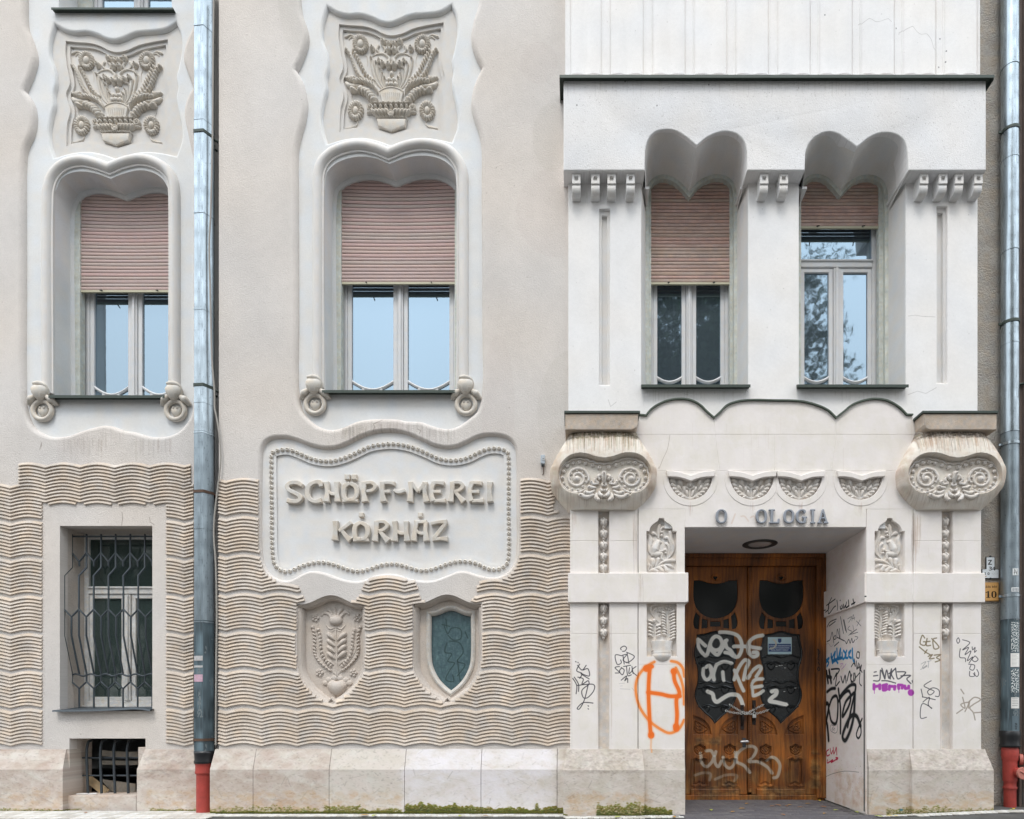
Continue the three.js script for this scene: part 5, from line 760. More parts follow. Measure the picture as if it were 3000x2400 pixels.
// --- metal letters over the door
{
  const { FontLoader } = await import('three/addons/loaders/FontLoader.js'), { TextGeometry } = await import('three/addons/geometries/TextGeometry.js');
  const font = await new FontLoader().loadAsync('fonts/droid/droid_serif_regular.typeface.json'), z = ZP + 0.03;
  for (const [ch, zx, R, zx1] of [['O', 1717, R22, 1815], ['O', 2055, R22, 2152], ['L', 10, R32, 100], ['O', 132, R32, 226], ['G', 238, R32, 332], ['I', 360, R32, 400], ['A', 420, R32, 512]]) {
    const g = new TextGeometry(ch, { font, size: 0.15, depth: 0.016, curveSegments: 8, bevelEnabled: true, bevelSize: 0.004, bevelThickness: 0.003, bevelSegments: 1 }); g.computeBoundingBox();
    const b = g.boundingBox, x0 = X(R(zx, 0)[0], z), x1 = X(R(zx1, 0)[0], z), y0 = Y(R(0, 958)[1], z), y1 = Y(R(0, 838)[1], z);
    g.translate(-b.min.x, -b.min.y, 0); g.scale((x1 - x0) / (b.max.x - b.min.x), (y1 - y0) / (b.max.y - b.min.y), 1); g.translate(x0, y0, z - 0.02);
    add('metal_letter', g, M.metalLetter, building);
  }
}
// --- pilasters, bands, carved panels
const budGeo = (() => { const g = [ball(0, 0.004, 0.041, 0.046, 0.05), ball(-0.018, 0.018, 0.026, 0.03, 0.046), ball(0.018, 0.018, 0.026, 0.03, 0.046), ball(0, -0.046, 0.016, 0.016, 0.04), limb([[-0.004, 0.05, 0.006, 0.03], [0.006, 0.02, 0.006, 0.052], [-0.006, -0.01, 0.006, 0.052], [0.004, -0.03, 0.005, 0.046]], 1, 6)]; return boxUV(joined(g)); })();
twice((m, k) => {
  const blk = (a, b, c, d, zf = ZP, zb = -0.2) => stone('pilaster_stone', m([slab(X(a, zf), X(b, zf), Y(d, zf), Y(c, zf), zb, zf, 0.0035)]));
  for (const [a, b] of [[1670, 1753], [1785, 1868.5]]) for (const [c, d] of [[1491, 1585], [1585, 1680], [1765, 1857], [1857, 2196]]) blk(a, b, c, d);
  stone('pilaster_slot', m([slab(X(1745, ZP), X(1793, ZP), Y(2196, ZP), Y(1491, ZP), -0.2, ZP - 0.06, 0)]), building, M.nicheStone);
  stone('band_stone', m([slab(X(1664, 0.13), X(1876, 0.13), Y(1765, 0.13), Y(1679, 0.13), -0.2, 0.13, 0.004)]));
  stone('band_stone', m([slab(X(1876, 0.13), X(2013, 0.13) - 0.005, Y(1765, 0.13), Y(1679, 0.13), -0.2, 0.13, 0.004)]));
  const N = zr(1880, 1500, 8.625), niche = spline(W(map2([[120, 1532, 'c'], [120, 490, 'c'], [198, 490, 'c'], [206, 430], [260, 335], [350, 268], [415, 222], [436, 160, 'c'], [560, 160, 'c'], [580, 222], [640, 272], [738, 340], [786, 430], [794, 490, 'c'], [880, 490, 'c'], [880, 1532, 'c']], N), ZP), true, 0.015);
  stone('panel_stone', m([plate(shapeOf(Q([[1870.5, 1680], [1894, 1680], ...[], [1982, 1680], [2006, 1680], [2006, 1492], [1870.5, 1492]]).map((p) => p), niche.map((p) => [p[0], Math.max(p[1], Y(1678, ZP))])), ZP, 0.2, 0.003)]));
  const hole2 = rectPts(X(1895, ZP), X(1982.5, ZP), Y(1924, ZP), Y(1767, ZP));
  stone('panel_stone', m([plate(shapeOf(Q([[1870.5, 1948], [2006, 1948], [2006, 1765], [1870.5, 1765]]), hole2), ZP, 0.2, 0.003)]));
  stone('panel_stone', m([slab(X(1870.5, ZP), X(2006, ZP), Y(2196, ZP), Y(1948, ZP), -0.1, ZP, 0.003)]));
  stone('niche_back', m([slab(X(1886, ZP), X(1992, ZP), Y(1940, ZP), Y(1500, ZP), -0.05, ZP - 0.05, 0)]), building, M.nicheStone);
  // a chain of buds in the slot
  for (const py of [1528.5, 1563.5, 1597.5, 1631, 1664.5, 1783, 1820, 1855]) { const b = new THREE.Mesh(budGeo, M.reliefStone); b.name = 'stone_bud'; b.castShadow = b.receiveShadow = true; b.position.set(k ? 2 * XA - X(1769, ZP) : X(1769, ZP), Y(py, ZP), ZP - 0.055); building.add(b); }
  // squirrel among leaves
  const sq = group('squirrel_relief', building), z = ZP - 0.05, q = U(z) / 8.625, sx = (x) => X(1880 + x / 8.625, z), sy = (y) => Y(1500 + y / 8.625, z), L = (p, f = 0.75) => limb(p.map(([x, y, r]) => [sx(x), sy(y), r * q]), f).translate(0, 0, z + 0.004);
  const S1 = (n, g) => add(n, m(g), M.reliefStone, sq);
  S1('squirrel', [L([[300, 1040, 70], [330, 940, 110], [370, 850, 90], [420, 760, 66], [470, 770, 40]], 0.55), L([[440, 700, 24], [450, 660, 14]]), L([[300, 1060, 70], [380, 1070, 80], [450, 1060, 60], [505, 1060, 40], [505, 1180, 36], [560, 1235, 22]], 0.55), L([[400, 900, 36], [430, 990, 24], [560, 985, 20], [590, 950, 26]], 0.6), ball(sx(580), sy(975), 42 * q, 44 * q, 0.03, z)]);
  S1('tail', [L([[270, 1100, 36], [205, 1000, 50], [200, 860, 62], [225, 720, 66], [190, 610, 46]], 0.5), L([[330, 1010, 16], [280, 860, 20], [270, 700, 20]], 0.6)]);
  S1('leaf', [L([[430, 670, 30], [415, 520, 44], [430, 400, 52], [445, 350, 46]])]); S1('leaf', [L([[440, 560, 26], [490, 430, 34], [590, 380, 44], [650, 400, 50]])]); S1('leaf', [L([[400, 620, 20], [340, 570, 34], [275, 545, 56]])]);
  S1('leaf', [L([[640, 1200, 20], [780, 1030, 34], [800, 860, 48], [740, 700, 50], [720, 520, 60]])]); S1('leaf', [L([[660, 1180, 16], [740, 1000, 26], [720, 780, 34], [650, 660, 44], [590, 660, 46]])]); S1('leaf', [L([[650, 1150, 14], [690, 1010, 22], [680, 880, 36], [620, 810, 42]])]);
  S1('berry', [ball(sx(510), sy(530), 40 * q, 40 * q, 0.03, z), ball(sx(500), sy(610), 42 * q, 42 * q, 0.03, z), ball(sx(600), sy(1050), 36 * q, 36 * q, 0.026, z)]);
  S1('leaf_spray', [L([[190, 1500, 20], [280, 1460, 40], [400, 1500, 40]]), L([[300, 1440, 24], [430, 1420, 46], [530, 1490, 48]]), L([[420, 1390, 24], [560, 1380, 48], [630, 1480, 50]]), L([[380, 1380, 20], [560, 1260, 36], [760, 1230, 52], [830, 1240, 50]]), L([[240, 1440, 26], [280, 1320, 56], [270, 1220, 60]]), L([[340, 1400, 20], [400, 1290, 44], [415, 1200, 56]]), L([[160, 1480, 20], [190, 1370, 44], [185, 1340, 40]]), L([[600, 1340, 20], [720, 1370, 40], [800, 1420, 26]])]);
  // fern in a pot
  const fp = group('fern_relief', building), qf = U(z) / 7.84, fx = (x) => X(1880 + x / 7.84, z), fy = (y) => Y(1740 + y / 7.84, z), LF = (p, f = 0.75) => limb(p.map(([x, y, r]) => [fx(x), fy(y), r * qf]), f).translate(0, 0, z + 0.004), PF = (x, y, a, l, w) => petal(fx(x), fy(y), a, l * qf, w * qf, 0.032, z + 0.004);
  const F1 = (n, g) => add(n, m(g), M.reliefStone, fp);
  F1('fern', [LF([[545, 1080, 16], [600, 860, 18], [590, 600, 18], [660, 420, 20]]), ...Array.from({ length: 10 }, (_, i) => PF(705 + 10 * Math.sin(i * 0.5), 1030 - i * 68, 0.42, 165, 66)), ...Array.from({ length: 9 }, (_, i) => PF(i < 3 ? 530 : 505, 940 - i * 62 - (i > 2 ? 0 : 0), 2.72, 130, 60))]);
  F1('fern', [LF([[325, 1080, 14], [310, 860, 16], [300, 700, 14]]), ...Array.from({ length: 5 }, (_, i) => PF(205, 960 - i * 80, 2.72, 150, 64)), ...Array.from({ length: 4 }, (_, i) => PF(380, 960 - i * 76, 0.42, 130, 62)), PF(290, 640, 1.7, 140, 70)]);
  F1('plume', [LF([[430, 690, 12], [260, 500, 20], [200, 330, 36], [270, 262, 34], [350, 262, 24]]), LF([[440, 690, 12], [300, 500, 20], [260, 390, 30], [330, 330, 28]]), LF([[450, 690, 12], [340, 520, 20], [320, 420, 34], [345, 380, 30]]), LF([[460, 690, 12], [380, 540, 22], [375, 470, 32]])]);
  for (const [x, y] of [[450, 370], [602, 315]]) F1('rosette', [...Array.from({ length: 5 }, (_, i) => ball(fx(x + 44 * Math.cos(i * 1.257)), fy(y + 44 * Math.sin(i * 1.257)), 36 * qf, 36 * qf, 0.02, z)), ball(fx(x), fy(y), 22 * qf, 22 * qf, 0.03, z)]);
  const pot = new THREE.LatheGeometry([[0.001, -190], [70, -180], [140, -150], [200, -100], [238, -30], [245, 20], [225, 26], [232, 60], [240, 74], [226, 90], [232, 230], [255, 330], [240, 335], [190, 300], [120, 350], [0.001, 352]].map(([a, b]) => new THREE.Vector2(a * qf, b * qf)), 20).scale(1, 1, 0.72).translate(fx(460), fy(1425), z + 0.004);
  F1('pot', [pot, ...Array.from({ length: 9 }, (_, i) => PF(245 + i * 53, 1305 + 0 * i, 0.5, 70, 34).translate(0, 0, 0.03 * Math.sin((i + 0.5) / 9 * 3.14)))]);
});
// plinth of the portal, both sides
twice((m, k) => {
  for (const [a, b, out, l, r] of [[1649, 1889, 0.085, 0.035, 0.015], [1878, 2008, 0.045, 0, 0]]) { const s = plinthStone(a, b, ZP, out, 2195, 2257, l, r); if (k) { const g = mirrored(s.geometry, XA); s.geometry = sheetUV(g, ...plinthPrint); } }
});

// --- the capitals
const capPrint = canvasOf(1024, 512);
{
  const k = capPrint.getContext('2d'); k.fillStyle = '#ddd5cc'; k.fillRect(0, 0, 1024, 512);
  const half = (ox, mossy) => {
    for (let i = 0; i < 500; i++) { k.fillStyle = `rgba(${rand() < 0.5 ? '196,170,148' : '244,238,232'},0.09)`; k.beginPath(); k.ellipse(ox + rand() * 512, rand() * 512, 10 + rand() * 30, 6 + rand() * 30, 0, 0, 7); k.fill(); }
    for (let i = 0; i < 420; i++) { const x = ox + 90 + rand() * 340, y = 90 + rand() * 30, side = Math.abs(x - ox - 256) / 180; k.fillStyle = `rgba(${rand() < 0.35 ? '150,96,58' : rand() < mossy ? '84,80,44' : '92,80,70'},${(0.05 + rand() * 0.16) * (1 - side * 0.3)})`; k.fillRect(x, y, 1.5 + rand() * 3, 12 + rand() * 110); }
    for (let i = 0; i < 900; i++) { const x = ox + 100 + rand() * 310, y = 84 + Math.pow(rand(), 1.5) * 60; k.fillStyle = `rgba(${rand() < mossy ? '70,66,40' : '88,78,70'},${0.1 + rand() * 0.22})`; k.beginPath(); k.ellipse(x, y, 2 + rand() * 6, 2 + rand() * 5, 0, 0, 7); k.fill(); }
    for (let i = 0; i < 300; i++) { const x = ox + 40 + rand() * 430, y = 380 + rand() * 50; k.fillStyle = `rgba(120,100,86,${0.03 + rand() * 0.09})`; k.fillRect(x, y, 1 + rand() * 3, 10 + rand() * 70); }
    for (let i = 0; i < 240; i++) { k.fillStyle = `rgba(170,146,124,${0.03 + rand() * 0.05})`; const r = rand() < 0.5; k.beginPath(); k.ellipse(ox + (r ? 20 + rand() * 60 : 430 + rand() * 60), 180 + rand() * 240, 6 + rand() * 12, 10 + rand() * 30, 0, 0, 7); k.fill(); }
  };
  half(0, 0.6); half(512, 0.1);
}
M.capital = std({ map: canvasTexture(capPrint), roughness: 0.85, bumpMap: sized(bumpSoft, 1), bumpScale: 0.0015 });
M.capital.bumpMap.repeat.set(12, 6);
twice((m, k) => {
  const g = group('capital', building), cx = X(1767, ZP), q = 0.003415, N1 = 150, N2 = 120, yTop = Y(1259, 0.15), yBot = Y(1491, 0.15);
  const hwPts = spline([[0, 97], [0.08, 103], [0.25, 124], [0.45, 148], [0.56, 156], [0.66, 155], [0.78, 144], [0.9, 122], [1, 101]], false, 3), hw = (v) => { let i = 1; while (i < hwPts.length - 1 && hwPts[i][0] < v) i++; const a = hwPts[i - 1], b = hwPts[i], t = (v - a[0]) / (b[0] - a[0] || 1); return (a[1] + (b[1] - a[1]) * Math.min(1, Math.max(0, t))) * q; };
  const C = zr(1610, 1320, 6.7375), gz = 0.2, gog = spline(map2([[182, 520], [205, 380], [270, 255], [380, 160], [520, 116], [640, 110], [760, 135], [900, 182], [1075, 205], [1230, 182], [1340, 145], [1450, 112], [1600, 102], [1750, 128], [1880, 212], [1965, 340], [1985, 480], [1955, 620], [1880, 730], [1760, 808], [1630, 832], [1590, 880], [1500, 950], [1420, 968], [1315, 905], [1290, 980], [1230, 1025], [1170, 985], [1120, 935], [1075, 950], [1025, 935], [985, 985], [950, 1025], [895, 980], [865, 905], [750, 972], [640, 930], [580, 850], [430, 820], [290, 745], [215, 650]], C).map(([a, b]) => [X(a, gz), Y(b, gz)]), true, 0.012);
  const dist = (x, y) => { let d = 9; for (let i = 0, j = gog.length - 1; i < gog.length; j = i++) { const a = gog[j], b = gog[i], ux = b[0] - a[0], uy = b[1] - a[1], t = Math.max(0, Math.min(1, ((x - a[0]) * ux + (y - a[1]) * uy) / (ux * ux + uy * uy || 1))); d = Math.min(d, Math.hypot(x - a[0] - ux * t, y - a[1] - uy * t)); } return inside(gog, x, y) ? d : -d; };
  const zm = (v) => 0.19 + 0.075 * Math.sin(Math.PI * Math.pow(v, 0.85)) - 0.045 * Math.pow(v, 6), pos = [], idx = [];
  for (let j = 0; j <= N2; j++) for (let i = 0; i <= N1; i++) {
    const v = j / N2, u = i / N1 * 2 - 1, x = cx + u * hw(v), y = yTop + (yBot - yTop) * v, zb = zm(v) - 0.055 * Math.pow(Math.abs(u), 5) - 0.03 * Math.pow(Math.abs(u), 24);
    const d = (Math.abs(x - cx) < 0.52 && v > 0.2) ? dist(x, y) : -1, s = Math.min(1, Math.max(0, (d + 0.002) / 0.007));
    pos.push(x, y, zb * (1 - s) + Math.min(zb, 0.185) * s);
  }
  const w = N1 + 1; for (let j = 0; j < N2; j++) for (let i = 0; i < N1; i++) { const a = j * w + i, b = a + w; idx.push(a, b, a + 1, a + 1, b, b + 1); }
  const body = new THREE.BufferGeometry(); body.setAttribute('position', new THREE.Float32BufferAttribute(pos, 3)); body.setIndex(idx); body.computeVertexNormals();
  // sides and ends back to the wall
  const sp = [], si = [], rim = []; for (let j = 0; j <= N2; j += 4) rim.push(j * w); for (let i = 0; i <= N1; i += 6) rim.push(N2 * w + i); for (let j = N2; j >= 0; j -= 4) rim.push(j * w + N1); for (let i = N1; i >= 0; i -= 6) rim.push(i);
  rim.forEach((r, n) => { sp.push(pos[3 * r], pos[3 * r + 1], pos[3 * r + 2], pos[3 * r], pos[3 * r + 1], -0.1); if (n) { const o = 2 * n; si.push(o - 2, o - 1, o, o, o - 1, o + 1); } });
  let side = new THREE.BufferGeometry(); side.setAttribute('position', new THREE.Float32BufferAttribute(sp, 3)); side.setIndex(si); side = side.toNonIndexed(); side.computeVertexNormals(); side = toCreasedNormals(side, 0.6);
  const b = add('capital_body', m([body, side]), M.capital, g);
  { const p = b.geometry.attributes.position, uv = b.geometry.attributes.uv, c = k ? 2 * XA - cx : cx; for (let i = 0; i < p.count; i++) uv.setXY(i, Math.min(1, Math.max(0, (p.getX(i) - c) / 1.2 + 0.5)) * 0.5 + (k ? 0.5 : 0), (p.getY(i) - yBot + 0.04) / (yTop - yBot + 0.2)); }
  const za = 0.26;
  add('abacus', m([plate(shapeOf(spline(W([[1656, 1212, 'c'], [1656, 1259, 'c'], [1850, 1259, 'c'], [1862, 1254], [1869, 1244, 'c'], [1870, 1212, 'c']], za), true, 0.01)), za, 0.36, 0.006, 2)]), M.abacus, g);
  add('abacus_flashing', m([slab(X(1653, za), X(1875, za), Y(1212, za), Y(1205, za), -0.1, za + 0.012, 0.002)]), M.flash, g);
  // spirals, beads and claws
  const zq = 0.19, kx = (x) => X(1610 + x / 6.7375, zq), ky = (y) => Y(1320 + y / 6.7375, zq), qq = U(zq) / 6.7375, L = (p, f = 0.8, per = 5) => limb(p.map(([x, y, r, dz]) => [kx(x), ky(y), r * qq, zq + (dz ?? 0)]), f, 7, per);
  const A1 = (n, geo, mat = M.reliefStone) => add(n, m(geo), mat, g);
  for (const s of [-1, 1]) {
    const mx = (x) => 1075 + s * (x - 1075), o = [550, 560], spiral = [];
    for (let i = 0; i <= 44; i++) { const a = -1.9 + i * 0.262, r = 46 + i * 4.0 + (i > 32 ? 0.7 * Math.sin(i * 2.4) * 7 : 0); spiral.push([mx(o[0] - Math.cos(a) * r * 1.02), o[1] - 10 + Math.sin(a) * -r, 24 + Math.min(6, i * 0.2)]); }
    A1('spiral', [L(spiral, 0.9, 2), ball(kx(mx(540)), ky(565), 62 * qq, 62 * qq, 0.03, zq)]);
    const rimPts = map2([[1062, 275], [1000, 255], [930, 268], [860, 215], [790, 215], [740, 182], [660, 180], [600, 158], [520, 175], [440, 185], [380, 225], [310, 245], [270, 310], [220, 350], [210, 430], [185, 500], [200, 590], [215, 650], [280, 720], [340, 770], [430, 805], [520, 830], [610, 812], [690, 770]], (x, y) => [mx(x), y, 22]);
    A1('scalloped_rim', L(rimPts, 0.9, 3));
    for (const [x, y, r] of [[985, 345, 44], [848, 300, 40], [712, 262, 38], [592, 238, 40], [465, 252, 40], [345, 312, 40], [278, 420, 36], [256, 545, 34], [288, 655, 30], [350, 722, 28], [446, 770, 28], [565, 780, 26], [660, 722, 30], [725, 630, 28], [722, 530, 24], [650, 440, 22], [545, 405, 20], [445, 465, 20], [412, 555, 18], [450, 635, 18]]) A1('bead', bud(kx(mx(x)), ky(y), r * qq, zq + 0.004));
    for (const c of [[[960, 640, 20], [905, 600, 28], [910, 555, 24]], [[960, 660, 22], [860, 670, 34], [825, 630, 34]], [[900, 740, 22], [830, 740, 38], [780, 730, 40]], [[880, 800, 22], [790, 850, 40], [705, 840, 44]], [[870, 880, 24], [740, 930, 46], [610, 885, 44]], [[930, 860, 26], [920, 930, 46], [965, 985, 44]], [[975, 820, 24], [1000, 880, 44], [1040, 910, 40]], [[1010, 760, 16], [1035, 800, 28], [1058, 800, 26]], [[1040, 650, 16], [1040, 690, 26], [1058, 705, 26]], [[1000, 500, 36], [965, 520, 40], [990, 580, 30]]]) A1('claw', [L(c.map(([x, y, r]) => [mx(x), y, r, 0.008]), 0.9), bud(kx(mx(c[2][0])), ky(c[2][1]), c[2][2] * 0.5 * qq, zq + 0.03)]);
  }
  A1('bud', [L([[1075, 640, 36, 0.01], [1075, 560, 54, 0.02], [1072, 470, 48, 0.03]]), bud(kx(1070), ky(480), 26 * qq, zq + 0.06)]);
});

// ---------------------------------------------------------------- the doorway
const ZD = -0.95, JX = 2.922, JL = 2 * XA - JX, soffitY = 2.89;
{   // the jamb with its graffiti: the print runs along z and y
  const jc = canvasOf(768, 2048), k = jc.getContext('2d'), z0 = ZP, z1 = -1.05, jy = 2.95;
  const toJ = (p) => { const dz = JX * D / ((p[0] - VX) * S), y = H + (VY - p[1]) * S * dz / D; return [(z0 - (D - dz)) / (z0 - z1) * 768, 2048 - y / jy * 2048]; };
  const J = (R) => (x, y) => toJ(R(x, y)), G8 = zr(2390, 1720, 3.3154);
  k.fillStyle = '#ebe3dc'; k.fillRect(0, 0, 768, 2048);
  for (let i = 0; i < 2200; i++) { k.fillStyle = `rgba(${rand() < 0.5 ? '208,192,180' : '248,246,246'},0.05)`; k.beginPath(); k.ellipse(rand() * 768, rand() * 2048, 10 + rand() * 50, 8 + rand() * 40, 0, 0, 7); k.fill(); }
  for (let i = 0; i < 1500; i++) { k.fillStyle = `rgba(120,105,95,${0.04 + rand() * 0.08})`; k.fillRect(rand() * 768, rand() * 2048, 2, 2); }
  for (let i = 0; i < 300; i++) { k.fillStyle = `rgba(190,150,116,${0.03 + rand() * 0.06})`; k.beginPath(); k.ellipse(rand() * 500, 1800 + rand() * 240, 10 + rand() * 30, 8 + rand() * 26, 0, 0, 7); k.fill(); }
  for (let i = 0; i < 60; i++) { k.fillStyle = 'rgba(60,50,44,0.6)'; k.fillRect(rand() * 700, 1700 + rand() * 250, 4, 4); }
  const blk = 'rgba(26,28,32,0.95)', thin = 'rgba(60,58,62,0.85)';
  pen(k, J(G8), blk, 8, [[[55, 270], [100, 200], [70, 210]], [[95, 290], [100, 230], [85, 180]], [[60, 235], [120, 225]], [[120, 245], [150, 215], [155, 160], [180, 105]], [[130, 180], [215, 118]], [[150, 160], [150, 260], [200, 200], [220, 185]], [[232, 130], [240, 190], [235, 225]], [[262, 130], [266, 132]]]);
  pen(k, J(G8), blk, 11, [[[265, 190], [268, 215], [285, 205], [280, 180]], [[295, 170], [300, 205], [315, 180]], [[325, 150], [320, 200], [345, 185]], [[345, 130], [350, 185]], [[375, 170], [410, 150]], [[390, 120], [400, 165]]]);
  pen(k, J(G8), blk, 7, [[[110, 390], [140, 340], [200, 312]], [[130, 380], [190, 335]], [[110, 530], [140, 510], [160, 440], [175, 540]], [[175, 490], [190, 470], [195, 500], [180, 510], [175, 490]], [[205, 500], [210, 410], [235, 500], [230, 405]], [[210, 490], [280, 525]], [[180, 575], [225, 535]], [[240, 290], [270, 450]], [[268, 320], [290, 425]], [[275, 320], [300, 440]], [[290, 530], [300, 550], [320, 510], [335, 545], [350, 500], [360, 540], [380, 515]]]);
  pen(k, J(G8), thin, 4, [[[310, 310], [350, 290], [320, 345]], [[350, 330], [365, 270], [375, 320]], [[350, 310], [380, 300]], [[330, 380], [312, 410], [350, 430]], [[360, 370], [370, 420]], [[395, 330], [440, 380]], [[430, 320], [400, 380]], [[320, 470], [400, 410], [330, 460], [410, 440]], [[380, 480], [410, 490], [390, 515]]]);
  pen(k, J(G8), 'rgba(150,140,140,0.5)', 4, [[[75, 580], [120, 550], [150, 580], [180, 545]]]);
  const bl = 'rgba(24,128,188,0.92)';
  pen(k, J(G8), bl, 15, [[[80, 790], [100, 740], [130, 690], [95, 720]], [[90, 700], [125, 735], [110, 770]], [[150, 650], [165, 740], [190, 630], [160, 690]], [[180, 690], [215, 740]], [[205, 600], [215, 700], [240, 600], [235, 690]], [[255, 640], [265, 700], [295, 660], [270, 620]], [[300, 620], [285, 680], [310, 690]], [[320, 640], [340, 620], [320, 670], [345, 690]], [[355, 600], [360, 690], [372, 730]]], 4);
  pen(k, J(G8), 'rgba(24,110,168,0.9)', 20, [[[150, 680], [170, 720], [210, 700], [250, 690]]], 6);
  pen(k, J(G8), 'rgba(170,90,190,0.7)', 4, [[[235, 750], [260, 745], [240, 780]], [[265, 740], [270, 780], [295, 745]], [[250, 800], [270, 780]]]);
  pen(k, J(G8), blk, 8, [[[400, 640], [395, 680], [420, 690], [425, 640], [405, 630]], [[345, 775], [370, 740], [385, 770], [375, 700]], [[395, 720], [400, 800], [415, 740], [410, 790], [425, 770]], [[425, 750], [430, 820], [445, 760], [432, 790], [450, 830]], [[380, 890], [430, 830]], [[430, 840], [425, 930], [445, 960]]]);
  pen(k, J(G8), blk, 24, [[[105, 820], [120, 930]], [[130, 810], [150, 930]], [[110, 870], [150, 880]]], 4);
  pen(k, J(G8), blk, 12, [[[75, 880], [80, 920]], [[150, 800], [230, 800], [190, 870]], [[175, 900], [205, 840], [190, 960]], [[200, 960], [230, 920]], [[245, 870], [265, 930], [285, 860], [295, 930]], [[305, 910], [330, 820], [345, 930]], [[350, 850], [340, 900], [365, 920], [370, 840]], [[380, 840], [385, 880], [378, 910]]]);
  pen(k, J(G8), 'rgba(16,20,24,0.93)', 26, [[[80, 990], [95, 1130], [80, 1280], [110, 1330], [125, 1490]], [[70, 1180], [110, 1130], [125, 1180], [100, 1310]]], 10);
  pen(k, J(G8), 'rgba(16,20,24,0.95)', 19, [[[110, 1020], [150, 990], [190, 985]], [[220, 990], [240, 1180], [240, 1420]], [[130, 1160], [160, 1080], [200, 1060], [215, 1120], [210, 1270], [190, 1330], [150, 1300], [130, 1200]], [[215, 1120], [270, 1040], [320, 1010], [340, 1070], [320, 1160], [260, 1260], [290, 1120], [370, 1030]], [[240, 1060], [270, 1020], [330, 960], [380, 950], [385, 1000], [345, 1180], [310, 1360]]], 8);
  pen(k, J(G8), 'rgba(16,20,24,0.85)', 26, [[[380, 1040], [370, 1240], [340, 1380], [290, 1490], [260, 1450], [300, 1330], [350, 1250], [400, 1260], [435, 1350]]], 14);
  pen(k, J(G8), 'rgba(16,20,24,0.95)', 12, [[[435, 1330], [440, 1420], [415, 1470], [395, 1430], [430, 1330], [450, 1280]]], 4);
  pen(k, J(G8), 'rgba(60,60,64,0.8)', 3.5, [[[140, 1370], [150, 1340], [175, 1350], [205, 1330], [210, 1390], [190, 1420], [150, 1400], [140, 1370]], [[155, 1385], [170, 1360], [165, 1395], [185, 1370], [185, 1400]]]);
  pen(k, J(G8), 'rgba(190,26,66,0.95)', 10, [[[125, 1580], [105, 1600], [110, 1640], [135, 1630]], [[140, 1570], [150, 1620], [165, 1590]], [[170, 1560], [175, 1620], [190, 1590], [200, 1560], [205, 1630]], [[115, 1680], [115, 1710], [165, 1680], [150, 1705], [215, 1665]], [[195, 1658], [215, 1662], [205, 1680]]]);
  pen(k, J(G8), 'rgba(90,78,70,0.8)', 3, [[[60, 1900], [80, 1860], [150, 1820], [280, 1790], [420, 1800]]]);
  M.jamb = std({ map: canvasTexture(jc), roughness: 0.8 });
  const rows = [[0, 0.66], [0.66, 1.208], [1.208, 1.75], [1.75, 2.138], [2.138, 2.432], [2.432, soffitY + 0.03]];
  for (const side of [0, 1]) for (const [a, b] of rows) {
    const band = a === 2.138, o = band ? 0.03 : 0, x0 = side ? JX - o : JL - 0.075, x1 = side ? JX + 0.075 : JL + o;
    const g = joined(slab(x0, x1, a, b, -1.04, band ? 0.126 : ZP - 0.004, 0.003));
    const m = add('jamb_stone', g, M.jamb, building), p = m.geometry.attributes.position, uv = m.geometry.attributes.uv;
    for (let i = 0; i < p.count; i++) uv.setXY(i, side ? (z0 - p.getZ(i)) / (z0 - z1) : 0.02 + 0.2 * Math.abs(p.getX(i) % 1), p.getY(i) / jy);
  }
  add('sealed_joint', slab(JX - 0.004, JX + 0.01, 0.02, 1.46, ZP - 0.055, ZP - 0.03, 0.002), std({ color: col(0.12, 0.115, 0.11) }), building);
  add('doorway_soffit', slab(JL - 0.2, JX + 0.2, soffitY, soffitY + 0.12, -1.1, ZP - 0.02, 0), M.pierWhite, building);
  const lamp = group('ceiling_lamp', building, 2.025, soffitY, -0.49);
  add('ring', new THREE.LatheGeometry([[0.125, -0.004], [0.13, -0.012], [0.165, -0.014], [0.188, -0.006], [0.19, 0.01]].map((p) => new THREE.Vector2(...p)), 40), std({ color: col(0.07, 0.072, 0.068), roughness: 0.5, metalness: 0.4 }), lamp);
  add('glass_cover', new THREE.LatheGeometry([[0.001, -0.014], [0.06, -0.013], [0.11, -0.008], [0.128, -0.002]].map((p) => new THREE.Vector2(...p)), 36), std({ color: col(0.85, 0.90, 0.92), roughness: 0.2, metalness: 0.5 }), lamp);
}
